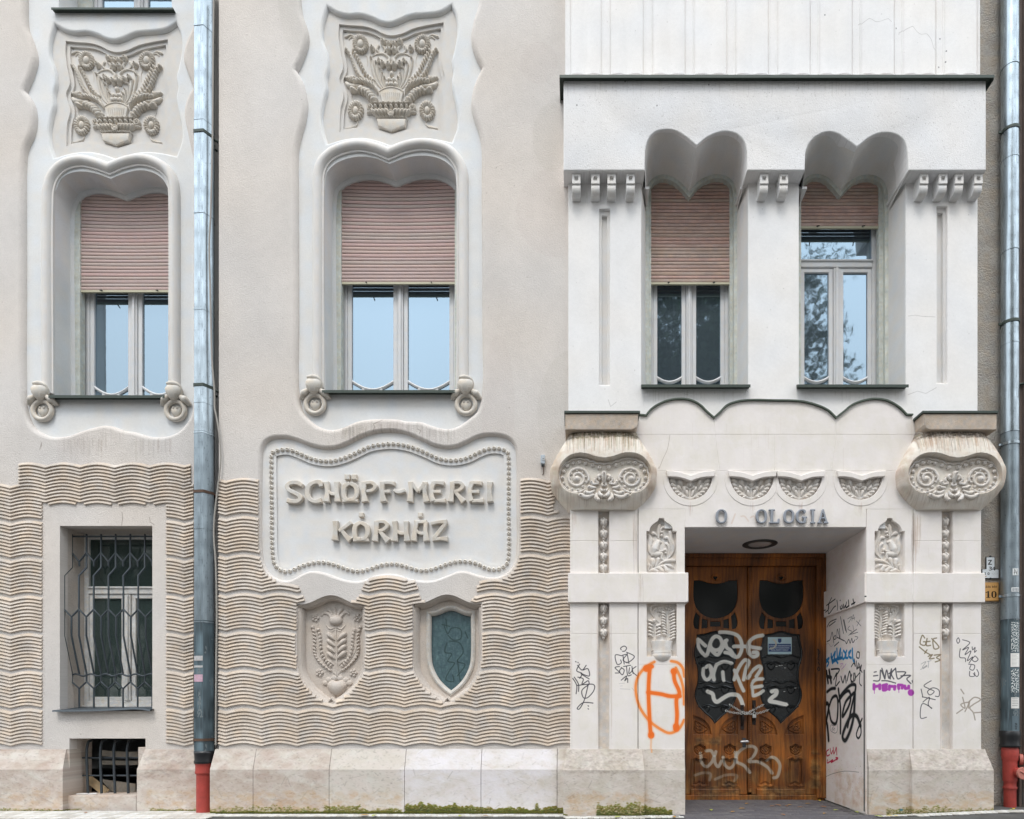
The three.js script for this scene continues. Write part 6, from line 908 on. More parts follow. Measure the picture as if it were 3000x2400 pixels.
// --- the double door: outlines in the zoomed view of the doors, one leaf at a time
const doorPrint = [1.1, 2.97, -0.03, 2.9];
const dc = canvasOf(1024, 1604), dk = dc.getContext('2d'), bc = canvasOf(1024, 1604), bk = bc.getContext('2d');
const Z5 = zr(2000, 1630, 4.312), onDoor = (x, y) => { const p = Z5(x, y); return [(X(p[0], ZD) - doorPrint[0]) / (doorPrint[1] - doorPrint[0]) * 1024, 1604 - (Y(p[1], ZD) - doorPrint[2]) / (doorPrint[3] - doorPrint[2]) * 1604]; };
{
  const n3 = createNoise2D(rng(77)), im = dk.createImageData(1024, 1604);
  for (let y = 0; y < 1604; y++) for (let x = 0; x < 1024; x++) {
    const g = n3(x * 0.05 + n3(x * 0.004, y * 0.0012) * 0.7, y * 0.0025) * 0.5 + n3(x * 0.16, y * 0.009) * 0.3 + n3(x * 0.5, y * 0.03) * 0.2, big = n3(x * 0.004 + 9, y * 0.003), low = Math.max(0, (y - 1050) / 554), wear = low * Math.max(0, n3(x * 0.008, y * 0.011 + 50) + 0.35);
    const t = 0.5 + 0.36 * g + 0.34 * big, o = (y * 1024 + x) * 4;
    const a = [64, 34, 10], b = [178, 106, 36], c = [150, 116, 72];
    for (let k = 0; k < 3; k++) im.data[o + k] = (a[k] + (b[k] - a[k]) * t) * (1 - wear * 0.6) + c[k] * wear * 0.6 * (0.8 + 0.3 * g);
    im.data[o + 3] = 255;
  }
  dk.putImageData(im, 0, 0);
  for (const [x, y, w, h, n] of [[180, 2300, 300, 80, 60], [150, 2920, 600, 110, 90], [980, 2920, 560, 110, 80], [520, 2830, 160, 80, 40], [1640, 2450, 60, 480, 90], [700, 2300, 120, 120, 30]]) for (let i = 0; i < n; i++) { const [u, v] = onDoor(x + rand() * w, y + rand() * h); dk.fillStyle = `rgba(${rand() < 0.6 ? '36,24,14' : '190,160,112'},${0.05 + rand() * 0.12})`; dk.beginPath(); dk.ellipse(u, v, 6 + rand() * 24, 4 + rand() * 16, 0, 0, 7); dk.fill(); }
  bk.fillStyle = '#14191c'; bk.fillRect(0, 0, 1024, 1604);
  for (let i = 0; i < 1800; i++) { bk.fillStyle = `rgba(${rand() < 0.5 ? '50,62,68' : '8,10,12'},0.10)`; bk.beginPath(); bk.ellipse(rand() * 1024, rand() * 1604, 4 + rand() * 30, 3 + rand() * 16, 0, 0, 7); bk.fill(); }
  const wh = 'rgba(232,230,224,0.94)', Y6 = 1509;
  for (const k of [dk, bk]) {
    pen(k, onDoor, wh, 20, [[[215, 1060], [290, 1130]], [[195, 1050], [200, 1130], [235, 1200], [290, 1255], [320, 1220], [345, 1120], [380, 1040], [430, 1010], [480, 1040], [500, 1110], [470, 1170], [410, 1185], [360, 1150], [350, 1100]], [[360, 1180], [440, 1245], [500, 1170], [545, 1080], [560, 1060]], [[540, 1070], [560, 1150], [610, 1190], [660, 1270]], [[540, 1215], [590, 1225], [635, 1260]], [[470, 960], [580, 965], [690, 1000], [740, 1080], [745, 1180], [710, 1260], [670, 1275]], [[650, 1140], [800, 1140], [980, 1165]], [[1010, 1000], [920, 1020], [840, 1080], [825, 1180], [850, 1250], [900, 1270], [945, 1250], [940, 1215], [890, 1215]]], 9);
    pen(k, onDoor, wh, 19, [[[265, 1420], [262, 1500], [300, 1560], [350, 1530], [375, 1440], [340, 1380], [300, 1400]], [[350, 1400], [375, 1490], [400, 1560]], [[430, 1370], [395, 1480], [400, 1560]], [[430, 1370], [520, 1330], [620, 1350]], [[510, 1460], [520, 1570]], [[655, 1440], [690, 1520], [740, 1640], [770, 1700]], [[770, 1560], [800, 1420], [830, 1340], [790, 1310], [740, 1360], [690, 1450], [650, 1560]], [[820, 1540], [880, 1450], [960, 1390], [990, 1420], [930, 1520]], [[1010, 1550], [920, 1560], [870, 1620], [880, 1700], [890, 1760], [960, 1740], [1020, 1700]], [[880, 1660], [1000, 1640]]], 9);
    pen(k, onDoor, wh, 22, [[[320, 200 + Y6], [380, 230 + Y6], [400, 300 + Y6], [440, 330 + Y6], [520, 280 + Y6], [600, 240 + Y6], [690, 245 + Y6], [730, 290 + Y6], [760, 370 + Y6]], [[1130, 200 + Y6], [1190, 190 + Y6], [1180, 240 + Y6], [1130, 280 + Y6], [1105, 320 + Y6], [1180, 335 + Y6], [1310, 365 + Y6]]], 9);
    pen(k, onDoor, 'rgba(190,192,190,0.55)', 17, [[[300, 950 + Y6], [360, 950 + Y6], [400, 1010 + Y6], [420, 960 + Y6]], [[230, 980 + Y6], [240, 1090 + Y6], [300, 1150 + Y6], [370, 1090 + Y6], [400, 1020 + Y6], [410, 1100 + Y6], [450, 1150 + Y6], [490, 1080 + Y6]], [[510, 1030 + Y6], [540, 1130 + Y6], [600, 1170 + Y6], [660, 1110 + Y6], [670, 970 + Y6]], [[680, 1090 + Y6], [690, 990 + Y6], [780, 910 + Y6], [870, 890 + Y6], [930, 930 + Y6], [900, 1010 + Y6], [830, 1080 + Y6], [960, 1090 + Y6], [1080, 1160 + Y6], [1130, 1230 + Y6]], [[1070, 1070 + Y6], [1130, 1030 + Y6], [1190, 1060 + Y6], [1230, 1140 + Y6], [1200, 1270 + Y6], [1150, 1290 + Y6]], [[700, 1100 + Y6], [780, 1140 + Y6], [840, 1220 + Y6]]], 10);
    pen(k, onDoor, 'rgba(180,184,184,0.35)', 15, [[[160, 1260 + Y6], [260, 1230 + Y6], [350, 1240 + Y6], [340, 1320 + Y6]], [[410, 1310 + Y6], [540, 1260 + Y6], [680, 1260 + Y6], [660, 1330 + Y6]]], 9);
    pen(k, onDoor, 'rgba(220,220,214,0.9)', 4.5, [[[990, 800], [975, 840], [995, 880]], [[985, 845], [1000, 845]], [[1085, 850], [1100, 880], [1110, 850], [1120, 880]], [[1205, 880], [1215, 840], [1235, 860], [1245, 845], [1250, 870], [1275, 865]], [[1360, 850], [1385, 845], [1360, 880], [1385, 870]], [[1470, 820], [1490, 815]], [[1470, 860], [1510, 855]]]);
    pen(k, onDoor, 'rgba(20,12,8,0.85)', 5, [[[1690, 1180], [1710, 1220], [1690, 1250], [1690, 1200], [1680, 1180]], [[1700, 1260], [1685, 1300], [1700, 1320]], [[1690, 1340], [1710, 1380]], [[1700, 1400], [1680, 1430], [1700, 1450], [1710, 1420], [1690, 1410]]]);
  }
  bk.fillStyle = 'rgba(225,225,220,0.8)'; for (const [x, y] of [[1190, 1390], [1230, 1380], [1260, 1375], [1300, 1410], [1290, 200 + Y6], [1425, 155 + Y6], [330, 390 + Y6]]) { const [u, v] = onDoor(x, y); bk.fillRect(u - 6, v - 2, 12, 5); }
}
M.wood = std({ map: canvasTexture(dc), roughness: 0.5, bumpMap: sized(bumpSoft, 1), bumpScale: 0.001 });
M.wood.bumpMap.repeat.set(10, 1.2);
M.blackPanel = new THREE.MeshPhysicalMaterial({ map: canvasTexture(bc), roughness: 0.22, ior: 1.5, side: THREE.DoubleSide });
M.doorGlass = new THREE.MeshPhysicalMaterial({ color: col(0.008, 0.010, 0.010), specularIntensity: 0.5, roughness: 0.12, ior: 1.5, side: THREE.DoubleSide });
{
  const door = group('double_door', building), dz = ZD, yBot = 0.02;
  const E = (list, z = dz) => list.map((p) => { const q = Z5(p[0], p[1]); return [X(q[0], ZD), Y(q[1], ZD), p[2]]; });
  const wood = (n, g, parent = door) => add(n, g, M.wood, parent, doorPrint), xl = 2 * (2.035) - JX + 0.0, frameW = 0.105;
  wood('frame', [slab(JL + 0.0, JX, soffitY - 0.14, soffitY - 0.002, dz - 0.12, dz + 0.055, 0.006), slab(JL + 0.01, JX - 0.01, soffitY - 0.05, soffitY - 0.003, dz - 0.05, dz + 0.085, 0.006), slab(JX - frameW, JX, yBot, soffitY - 0.14, dz - 0.12, dz + 0.055, 0.006), slab(JX - 0.04, JX - 0.002, yBot, soffitY - 0.05, dz - 0.05, dz + 0.075, 0.006), slab(JL, JL + frameW + 0.02, yBot, soffitY - 0.14, dz - 0.12, dz + 0.055, 0.006)]);
  wood('threshold', [slab(JL, JX, -0.02, yBot + 0.03, dz - 0.12, dz + 0.03, 0.005)]);
  for (const side of [0, 1]) {
    const dx = side ? 0 : -832, c = 1247 + dx, leaf = door;
    const m2 = (pts) => pts.map(([x, y, k]) => [x + dx, y, k]), flip = (pts) => pts.map(([x, y, k]) => [2 * 1247 - x, y, k]).reverse(), O = (pts, step = 0.015) => spline(E(m2(pts)), true, step);
    const heart = [[1247, 300, 'c'], [1222, 274], [1224, 252], [1247, 258, 'c'], [1270, 252], [1272, 274]];
    const upper = [[975, 302, 'c'], [1070, 306], [1160, 335], [1247, 346], [1334, 335], [1424, 306], [1522, 302, 'c'], [1528, 420], [1526, 530], [1492, 650], [1420, 730], [1330, 772], [1247, 785, 'c'], [1164, 772], [1076, 730], [1004, 650], [970, 530], [968, 420]];
    const w1 = [[1002, 706, 'c'], [1050, 762, 'c'], [1040, 840], [1036, 922, 'c'], [986, 906], [968, 840], [978, 770]], w2 = [[1076, 786, 'c'], [1146, 806, 'c'], [1146, 904, 'c'], [1072, 912, 'c']], w3 = [[1182, 824, 'c'], [1312, 824, 'c'], [1312, 888, 'c'], [1182, 888, 'c']];
    const half = [[1247, 946], [1370, 975], [1482, 990, 'c'], [1484, 1060], [1514, 1180], [1512, 1280], [1478, 1400], [1470, 1500], [1478, 1610], [1506, 1709], [1508, 1780], [1470, 1880], [1390, 1975], [1310, 2045], [1240, 2118, 'c']], belly = [...half, ...half.slice(1, -1).map(([x, y, k]) => [2 * 1247 - x, y, k]).reverse()];
    const tri = [[965, 2010, 'c'], [1050, 2040], [1120, 2085], [1175, 2165], [1195, 2252, 'c'], [965, 2252, 'c']];
    const low = [[966, 2570, 'c'], [1000, 2558], [1045, 2580], [1090, 2558], [1126, 2570, 'c'], [1130, 2880, 'c'], [1090, 2890], [1045, 2870], [1000, 2890], [962, 2880, 'c']], crest = [[975, 2402, 'c'], [1010, 2395], [1048, 2370], [1090, 2395], [1125, 2402, 'c'], [1120, 2470], [1085, 2505], [1048, 2515], [1012, 2505], [978, 2470]];
    const shift = (pts, d) => pts.map(([x, y, k]) => [x + d, y, k]);
    const holes = [heart, upper, w1, w2, w3, flip(w2), flip(w1), belly, tri, flip(tri), low, shift(low, 380), crest, shift(crest, 380)].map((p) => O(p));
    const x0 = side ? E([[870, 0]])[0][0] : JL + frameW + 0.015, x1 = side ? JX - frameW + 0.002 : E([[818, 0]])[0][0], yT = soffitY - 0.142;
    wood('door_leaf', plate(shapeOf(rectPts(x0, x1, yBot + 0.034, yT), ...holes), dz, 0.05, 0.006, 2), leaf);
    wood('backing_board', slab(x0, x1, yBot + 0.05, yT - 0.01, dz - 0.09, dz - 0.028, 0), leaf);
    for (const p of [upper, w1, w2, w3, flip(w2), flip(w1)]) add('pane', plate(shapeOf(contract(O(p), -0.004)), dz - 0.016, 0.008), M.doorGlass, leaf, doorPrint);
    add('heart_pane', plate(shapeOf(contract(O(heart), -0.004)), dz - 0.018, 0.006), M.doorGlass, leaf);
    wood('heart_ring', sweep(O(spline([[1247, 318, 'c'], [1190, 275], [1210, 238], [1247, 232], [1284, 238], [1304, 275]], true, 10)), [[0.008, 0], [0, 0.008], [-0.008, 0]], dz, true), leaf);
    // the iron panel with its hearts and waves
    add('iron_panel', plate(shapeOf(contract(O(belly), -0.004)), dz - 0.012, 0.012), M.blackPanel, leaf, doorPrint);
    add('panel_bead', sweep(contract(O(belly), 0.01).reverse(), [[0.012, -0.012], [0.009, 0.006], [0, 0.010], [-0.009, 0.004], [-0.012, -0.012]], dz - 0.004, true), M.blackPanel, leaf, doorPrint);
    for (const [y, w] of [[1262, 262], [1340, 252], [1588, 222], [1650, 236], [1892, 222]]) add('wave_bar', sweep(E(m2(Array.from({ length: 21 }, (_, i) => { const t = i / 10 - 1; return [1247 + t * w, y + 14 * Math.cos(t * 7)]; }))).map((p) => [p[0], p[1]]), [[0.014, -0.004], [0.010, 0.010], [0, 0.014], [-0.010, 0.010], [-0.014, -0.004]], dz - 0.012), M.blackPanel, leaf, doorPrint);
    for (const [y, d] of [[1395, 124], [1695, 124], [1945, 122]]) for (const s of [-1, 1]) { const hx = 1247 + s * d, h = [[hx, y - 24, 'c'], [hx - 28, y - 42], [hx - 50, y - 20], [hx - 30, y + 20], [hx, y + 44, 'c'], [hx + 30, y + 20], [hx + 50, y - 20], [hx + 28, y - 42]]; add('iron_heart', sweep(O(h, 0.008), [[0.006, 0], [0, 0.009], [-0.006, 0]], dz - 0.012, true), M.blackPanel, leaf, doorPrint); }
    // carved corners, crests and fields
    for (const [s, dxx] of [[tri, 0], [flip(tri), 0]]) { const left = s === tri, cx = left ? 1048 : 1446, leafPts = left ? [[1000, 2080], [1100, 2140], [1150, 2175], [1100, 2215], [1040, 2228], [990, 2190], [995, 2130]] : [[1494, 2080], [1394, 2140], [1344, 2175], [1394, 2215], [1454, 2228], [1504, 2190], [1499, 2130]]; wood('carved_corner', [sweep(O(leafPts), [[0.007, 0], [0, 0.012], [-0.007, 0]], dz - 0.028, true), ...Array.from({ length: 6 }, (_, i) => { const e = E(m2([[cx + 34 * Math.cos(i), 2165 + 26 * Math.sin(i * 1.05)]]))[0]; return ball(e[0], e[1], 0.014, 0.012, 0.01, dz - 0.026); })], leaf); }
    for (const d of [0, 380]) { wood('carved_crest', [sweep(contract(O(shift(crest, d)), 0.018), [[0.006, 0], [0, 0.010], [-0.006, 0]], dz - 0.028, true), ...Array.from({ length: 7 }, (_, i) => { const e = E(m2([[1048 + d + (i ? 30 * Math.cos(i * 1.047) : 0), 2442 + (i ? 26 * Math.sin(i * 1.047) : 0)]]))[0]; return ball(e[0], e[1], 0.010, 0.009, 0.010, dz - 0.026); })], leaf); wood('low_field', plate(shapeOf(contract(O(shift(low, d)), 0.02)), dz - 0.016, 0.014, 0.005), leaf); wood('low_moulding', sweep(contract(O(shift(low, d)), -0.018).reverse(), [[0.01, -0.002], [0.006, 0.008], [-0.004, 0.008], [-0.01, -0.002]], dz, true), leaf); }
    { const k = E(m2([[930, 2940], [1545, 3040]])); wood('kick_board', slab(Math.max(k[0][0], x0 + 0.01), Math.min(k[1][0], x1 - 0.01), k[1][1], k[0][1], dz - 0.01, dz + 0.024, 0.006), leaf); }
  }
  const ax = E([[820, 0], [866, 0]]).map((p) => p[0]);
  wood('meeting_strip', [slab(ax[0], ax[1], yBot + 0.06, soffitY - 0.15, dz - 0.03, dz + 0.028, 0.006)], door);
  const dent = []; for (let i = 0; i < 92; i++) dent.push(slab(ax[0] + 0.012, ax[1] - 0.012, yBot + 0.12 + i * 0.0275, yBot + 0.134 + i * 0.0275, dz + 0.02, dz + 0.036, 0.002)); wood('dentil_row', dent, door);
  const lk = E([[755, 2350], [752, 2300], [745, 2030], [900, 1960]]);
  add('door_handle', [limb([[lk[0][0] - 0.03, lk[0][1] + 0.01, 0.016, dz + 0.06], [lk[0][0] + 0.045, lk[0][1] + 0.01, 0.018, dz + 0.065]], 1, 8), limb([[lk[0][0] + 0.03, lk[0][1] + 0.01, 0.012, dz], [lk[0][0] + 0.03, lk[0][1] + 0.01, 0.012, dz + 0.06]], 1, 8)], std({ color: col(0.55, 0.55, 0.56), metalness: 0.8, roughness: 0.3 }), door);
  add('lock_plate', [slab(lk[0][0] + 0.0, lk[0][0] + 0.04, lk[0][1] - 0.06, lk[0][1] + 0.05, dz, dz + 0.006, 0.002)], M.steel, door);
  for (const e of E([[750, 2050], [900, 1990]])) add('pull_plate', [slab(e[0] - 0.02, e[0] + 0.022, e[1] - 0.13, e[1] + 0.16, dz - 0.002, dz + 0.007, 0.003), limb([[e[0], e[1] - 0.08, 0.012, dz + 0.01], [e[0], e[1], 0.013, dz + 0.045], [e[0], e[1] + 0.1, 0.012, dz + 0.01]], 1, 7)], std({ color: col(0.03, 0.022, 0.018), roughness: 0.5, metalness: 0.4 }), door);
  // the chain, its padlock and the notice: things of their own
  const chain = tag(group('door_chain'), 'silvery steel chain looped across the two leaves of the oak door', 'chain');
  const link = boxUV(joined(new THREE.TorusGeometry(0.0105, 0.0032, 6, 10).scale(1.35, 1, 1))), metal = std({ color: col(0.62, 0.62, 0.60), metalness: 0.85, roughness: 0.35 });
  const Y6 = 1509, runs = [[[600, 372 + Y6, 0.012], [660, 410 + Y6, 0.02], [735, 455 + Y6, 0.03], [800, 470 + Y6, 0.05]], [[550, 445 + Y6, 0.012], [620, 465 + Y6, 0.02], [700, 475 + Y6, 0.03], [800, 482 + Y6, 0.05]], [[800, 470 + Y6, 0.05], [880, 435 + Y6, 0.04], [950, 400 + Y6, 0.02], [1015, 368 + Y6, 0.012]], [[800, 482 + Y6, 0.05], [880, 482 + Y6, 0.045], [980, 465 + Y6, 0.03], [1078, 432 + Y6, 0.012]]];
  for (const r of runs) { const pts = r.map(([x, y, o]) => { const e = E([[x, y]])[0]; return new THREE.Vector3(e[0], e[1], dz + o); }), c = new THREE.CatmullRomCurve3(pts), n = Math.round(c.getLength() / 0.021); for (let i = 0; i <= n; i++) { const p = c.getPointAt(Math.min(1, i / n)), t = c.getTangentAt(Math.min(1, i / n)), m = new THREE.Mesh(link, metal); m.name = 'link'; m.castShadow = m.receiveShadow = true; m.position.copy(p); m.quaternion.setFromUnitVectors(new THREE.Vector3(1, 0, 0), t); m.rotateX(i % 2 ? 1.2 : -0.3); chain.add(m); } }
  const pe = E([[888, 505 + Y6]])[0], pad = tag(group('padlock', undefined, pe[0], pe[1], dz + 0.055), 'small silver padlock hanging from the chain on the oak door', 'padlock');
  add('lock_body', slab(-0.021, 0.021, -0.026, 0.014, -0.009, 0.009, 0.004, 2), metal, pad); add('shackle', limb([[-0.013, 0.012, 0.004], [-0.013, 0.032, 0.004], [0, 0.044, 0.004], [0.013, 0.032, 0.004], [0.013, 0.012, 0.004]], 1, 7), metal, pad);
  const nc = canvasOf(512, 384), k = nc.getContext('2d'); k.fillStyle = '#b9d2da'; k.fillRect(0, 0, 512, 384); k.fillStyle = '#1f3f74'; k.fillRect(14, 150, 484, 176); k.beginPath(); k.moveTo(216, 30); k.lineTo(292, 30); k.lineTo(292, 90); k.quadraticCurveTo(290, 118, 254, 128); k.quadraticCurveTo(218, 118, 216, 90); k.fill();
  k.fillStyle = '#dfeaf0'; k.font = 'bold 33px sans-serif'; k.textAlign = 'center'; k.fillText('A FŐVÁROSI ÖNKORMÁNYZATI', 256, 205, 470); k.fillText('RENDÉSZETI IGAZGATÓSÁG', 256, 252, 420); k.fillText('ÁLTAL ŐRZÖTT TERÜLET', 256, 300, 380); k.strokeStyle = 'rgba(206,202,180,0.9)'; k.lineWidth = 34; k.lineCap = 'round'; k.beginPath(); k.moveTo(120, 60); k.quadraticCurveTo(190, 100, 170, 180); k.quadraticCurveTo(150, 250, 40, 262); k.stroke();
  const a = E([[1080, 1022], [1380, 1238]]), pr = [a[0][0], a[1][0], a[1][1], a[0][1]];
  tag(add('door_notice', slab(...pr, dz - 0.011, dz - 0.007, 0), std({ map: canvasTexture(nc), roughness: 0.45 }), undefined, pr), 'blue and white printed notice stuck on the black panel of the door', 'notice');
}

// ---------------------------------------------------------------- drainpipes, cables, signs
const zincMap = (() => { const N = 512, a = tileNoise(401, 40, 5), b = tileNoise(402, 14, 14), c = tileNoise(403, 120, 40); return dataTexture(N, N, (x, y) => { const u = x / N, v = y / N, l = 0.80 + 0.16 * (b(u * 14, v * 14) - 0.5) + 0.10 * (a(u * 40, v * 5) - 0.5) - (c(u * 120, v * 40) > 0.86 ? 0.28 * (a(u * 40 + 3, v * 5)) : 0); return [l * 0.97, l, l * 1.02]; }); })();
const zincDark = (() => { const N = 512, a = tileNoise(411, 50, 9), b = tileNoise(412, 9, 9), c = tileNoise(413, 60, 60); return dataTexture(N, N, (x, y) => { const u = x / N, v = y / N, l = 0.7 + 0.3 * (b(u * 9, v * 9) - 0.5) + 0.15 * (a(u * 50, v * 9) - 0.5), peel = b(u * 9 + 4, v * 9 + 2) > 0.78 && c(u * 60, v * 60) > 0.45; return peel ? [0.86, 0.86, 0.85] : [l * 0.92, l, l * 1.03]; }); })();
M.zinc = std({ color: col(0.62, 0.67, 0.70), map: sized(zincMap, 0.5, 1.2), metalness: 0.85, roughness: 0.27 });
M.zincDark = std({ color: col(0.24, 0.285, 0.31), map: sized(zincDark, 0.5, 1.0), metalness: 0.25, roughness: 0.5 });
M.zincMid = std({ color: col(0.44, 0.49, 0.52), map: sized(zincMap, 0.5, 1.2), metalness: 0.7, roughness: 0.38 });
M.redPipe = std({ color: col(0.46, 0.06, 0.045), roughness: 0.55, map: sized(pm3, 0.6) });
M.rust = std({ color: col(0.13, 0.075, 0.05), roughness: 0.85, map: sized(pm3, 0.3) });
const hexPipe = (r, y0, y1, turn) => { const g = new THREE.CylinderGeometry(r, r, y1 - y0, 6, 1, true).rotateY(turn).translate(0, (y0 + y1) / 2, 0).toNonIndexed(); g.computeVertexNormals(); return g; };
function hexUV(m) { return m; }
function clamp(parent, y, r, turn, mat, back) { add('clamp', [hexPipe(r + 0.007, y - 0.014, y + 0.014, turn), limb([[0.03, y, 0.01, -r], [0.05, y - 0.01, 0.01, back]], 1, 6, 5, false), limb([[r * 0.8, y, 0.012, 0.0], [r + 0.03, y - 0.02, 0.012, -0.02]], 1, 6, 5, false)], mat, parent); }
{   // the long hexagonal pipe in the corner of the two bays
  const z = ZL + 0.13, x = X(599, z), r = 0.1, turn = (-5 - 30) * Math.PI / 180, p = tag(group('drainpipe', undefined, x, 0, z), 'tall hexagonal zinc drainpipe with a plain red plastic foot between the two window bays', 'drainpipe', undefined);
  const y = (py) => Y(py, z), cuts = [-60, 100, 372, 642, 922, 1190, 1278, 1555, 1826, 2100].map(y);
  for (let i = 0; i < cuts.length - 1; i++) add('pipe_length', [hexPipe(r - 0.0015 * (i % 2), cuts[i + 1], cuts[i] + 0.02, turn), hexPipe(r + 0.003, cuts[i + 1] - 0.004, cuts[i + 1] + 0.01, turn)], i < 6 ? M.zinc : i < 8 ? M.zincMid : M.zincDark, p);
  add('pipe_length', hexPipe(r, y(2202), cuts.at(-1) + 0.01, turn), M.zincDark, p);
  for (const [py, mat] of [[406, M.flash], [1140, M.flash], [1448, M.rust], [2167, M.rust]]) clamp(p, y(py), r, turn, mat, -0.13);
  add('rubber_collar', new THREE.LatheGeometry([[0.086, y(2236)], [0.098, y(2236)], [0.1, y(2230)], [0.094, y(2226)], [0.096, y(2212)], [0.1, y(2207)], [0.1, y(2200)], [0.07, y(2199)]].map((q) => new THREE.Vector2(...q)), 28).translate(0.004, 0, 0), M.rubber, p);
  add('plastic_foot', new THREE.LatheGeometry([[0.078, -0.02], [0.078, y(2268)], [0.088, y(2266)], [0.09, y(2262)], [0.086, y(2258)], [0.086, y(2242)], [0.09, y(2240)], [0.09, y(2234)], [0.08, y(2233)]].map((q) => new THREE.Vector2(...q)), 28).translate(0.004, 0, 0), M.redPipe, p);
  const sc2 = canvasOf(64, 256), k = sc2.getContext('2d');
  const stick = (y0, y1, color) => { const w = 0.098, g = new THREE.PlaneGeometry(w * 0.94, y1 - y0, 1, 1).rotateY(-5 * Math.PI / 180).translate(-0.007, (y0 + y1) / 2, r * 0.868 + 0.003); add('torn_sticker', g, color, p); };
  stick(y(1999), y(1978), std({ color: col(0.70, 0.46, 0.56), roughness: 0.9, map: sized(pm3, 0.2) })); stick(y(1938), y(1924), std({ color: col(0.62, 0.60, 0.60), roughness: 0.9, map: sized(pm3, 0.1) })); stick(y(1958), y(1952), std({ color: col(0.6, 0.6, 0.6), roughness: 0.9, map: sized(pm3, 0.1) }));
  // the cable that hangs beside it
  const zc = z + 0.09, C = map2([[1790, -40], [1785, 400], [1778, 1200], [1765, 1720]], R00).concat(map2([[1762, 100], [1752, 300], [1762, 800], [1775, 1300], [1795, 1560], [1798, 1720]], R01), map2([[1805, 20], [1835, 200], [1848, 420], [1825, 640], [1795, 900], [1790, 1060], [1806, 1300], [1815, 1720]], R02), map2([[1812, 300], [1808, 700], [1806, 1100]], R03));
  tag(add('hanging_cable', limb(C.map(([a, b], i) => [X(a, zc), Y(b, zc), 0.008, zc - 0.02]), 1, 7, 4), std({ color: col(0.33, 0.31, 0.28), roughness: 0.8 })), 'thin grey cable hanging loosely down beside the tall hexagonal drainpipe', 'cable');
}
{   // the pipe at the neighbour's corner
  const z = ZL + 0.1, x = X(2959, z), r = 0.082, p = tag(group('drainpipe', undefined, x, 0, z), 'round stickered zinc drainpipe with red plastic cleaning branch beside the house number', 'drainpipe'), y = (py) => Y(py, z);
  const cyl = (a, b, rr) => new THREE.CylinderGeometry(rr, rr, b - a, 28, 1, true).translate(0, (a + b) / 2, 0), cuts = [-60, 203, 473, 742, 1013, 1270, 1540, 1815, 2080].map(y);
  for (let i = 0; i < cuts.length - 1; i++) add('pipe_length', [cyl(cuts[i + 1], cuts[i] + 0.02, r - 0.0012 * (i % 2)), cyl(cuts[i + 1] - 0.004, cuts[i + 1] + 0.012, r + 0.003)], i < 5 ? M.zinc : i < 7 ? M.zincMid : M.zincDark, p);
  add('pipe_length', cyl(y(2150), cuts.at(-1) + 0.01, r), M.zincDark, p);
  for (const [py, m] of [[388, M.flash], [950, M.flash], [1304, M.zinc], [1748, M.zinc]]) add('clamp', [cyl(y(py) - 0.014, y(py) + 0.014, r + 0.006), slab(-r - 0.035, -r + 0.01, y(py) - 0.012, y(py) + 0.012, -0.006, 0.006, 0.002), slab(r - 0.01, r + 0.03, y(py) - 0.012, y(py) + 0.012, -0.006, 0.006, 0.002)], m, p);
  add('rubber_collar', new THREE.LatheGeometry([[0.07, y(2190)], [0.092, y(2189)], [0.094, y(2183)], [0.086, y(2178)], [0.088, y(2164)], [0.094, y(2156)], [0.094, y(2142)], [0.07, y(2140)]].map((q) => new THREE.Vector2(...q)), 28), M.rubber, p);
  add('plastic_foot', new THREE.LatheGeometry([[0.056, -0.02], [0.056, y(2312)], [0.064, y(2311)], [0.064, y(2305)], [0.056, y(2304)], [0.056, y(2290)], [0.064, y(2288)], [0.064, y(2230)], [0.074, y(2226)], [0.074, y(2216)], [0.078, y(2214)], [0.078, y(2196)], [0.07, y(2190)]].map((q) => new THREE.Vector2(...q)), 28), M.redPipe, p);
  add('cleaning_branch', [new THREE.CylinderGeometry(0.05, 0.05, 0.16, 22).rotateX(Math.PI / 2).translate(0.035, y(2262), 0.05)], M.redPipe, p);
  add('screw_cap', [new THREE.CylinderGeometry(0.062, 0.062, 0.026, 30).rotateX(Math.PI / 2).translate(0.035, y(2262), 0.14), slab(-0.012, 0.082, y(2262) - 0.006, y(2262) + 0.006, 0.14, 0.162, 0.003).translate(-0.035, -y(2262), 0).rotateZ(-0.55).translate(0.035, y(2262), 0)], std({ color: col(0.50, 0.19, 0.15), roughness: 0.6 }), p);
  add('screw_cap', [new THREE.CylinderGeometry(0.058, 0.058, 0.03, 30).rotateZ(Math.PI / 2).rotateY(-0.5).translate(0.1, y(2225), 0.02)], std({ color: col(0.44, 0.13, 0.10), roughness: 0.6 }), p);
  // stickers and torn bills round its front
  const st = canvasOf(128, 512), k = st.getContext('2d'); k.clearRect(0, 0, 128, 512);
  const bill = (py0, py1, w, draw, turn = 0) => { const h = y(py0) - y(py1), c = canvasOf(128, Math.max(32, Math.round(128 * h / (w * r)))), q = c.getContext('2d'); draw(q, c.width, c.height); add('sticker', new THREE.CylinderGeometry(r + 0.0035, r + 0.0035, h, 10, 1, true, -w / 2 + turn, w).translate(0, (y(py0) + y(py1)) / 2, 0), std({ map: canvasTexture(c), roughness: 0.8 }), p).geometry; const m = p.children.at(-1), g = m.geometry, po = g.attributes.position, uv = g.attributes.uv; for (let i = 0; i < po.count; i++) uv.setXY(i, (Math.atan2(po.getX(i), po.getZ(i)) - turn) / w + 0.5, (po.getY(i) - y(py1)) / h); };
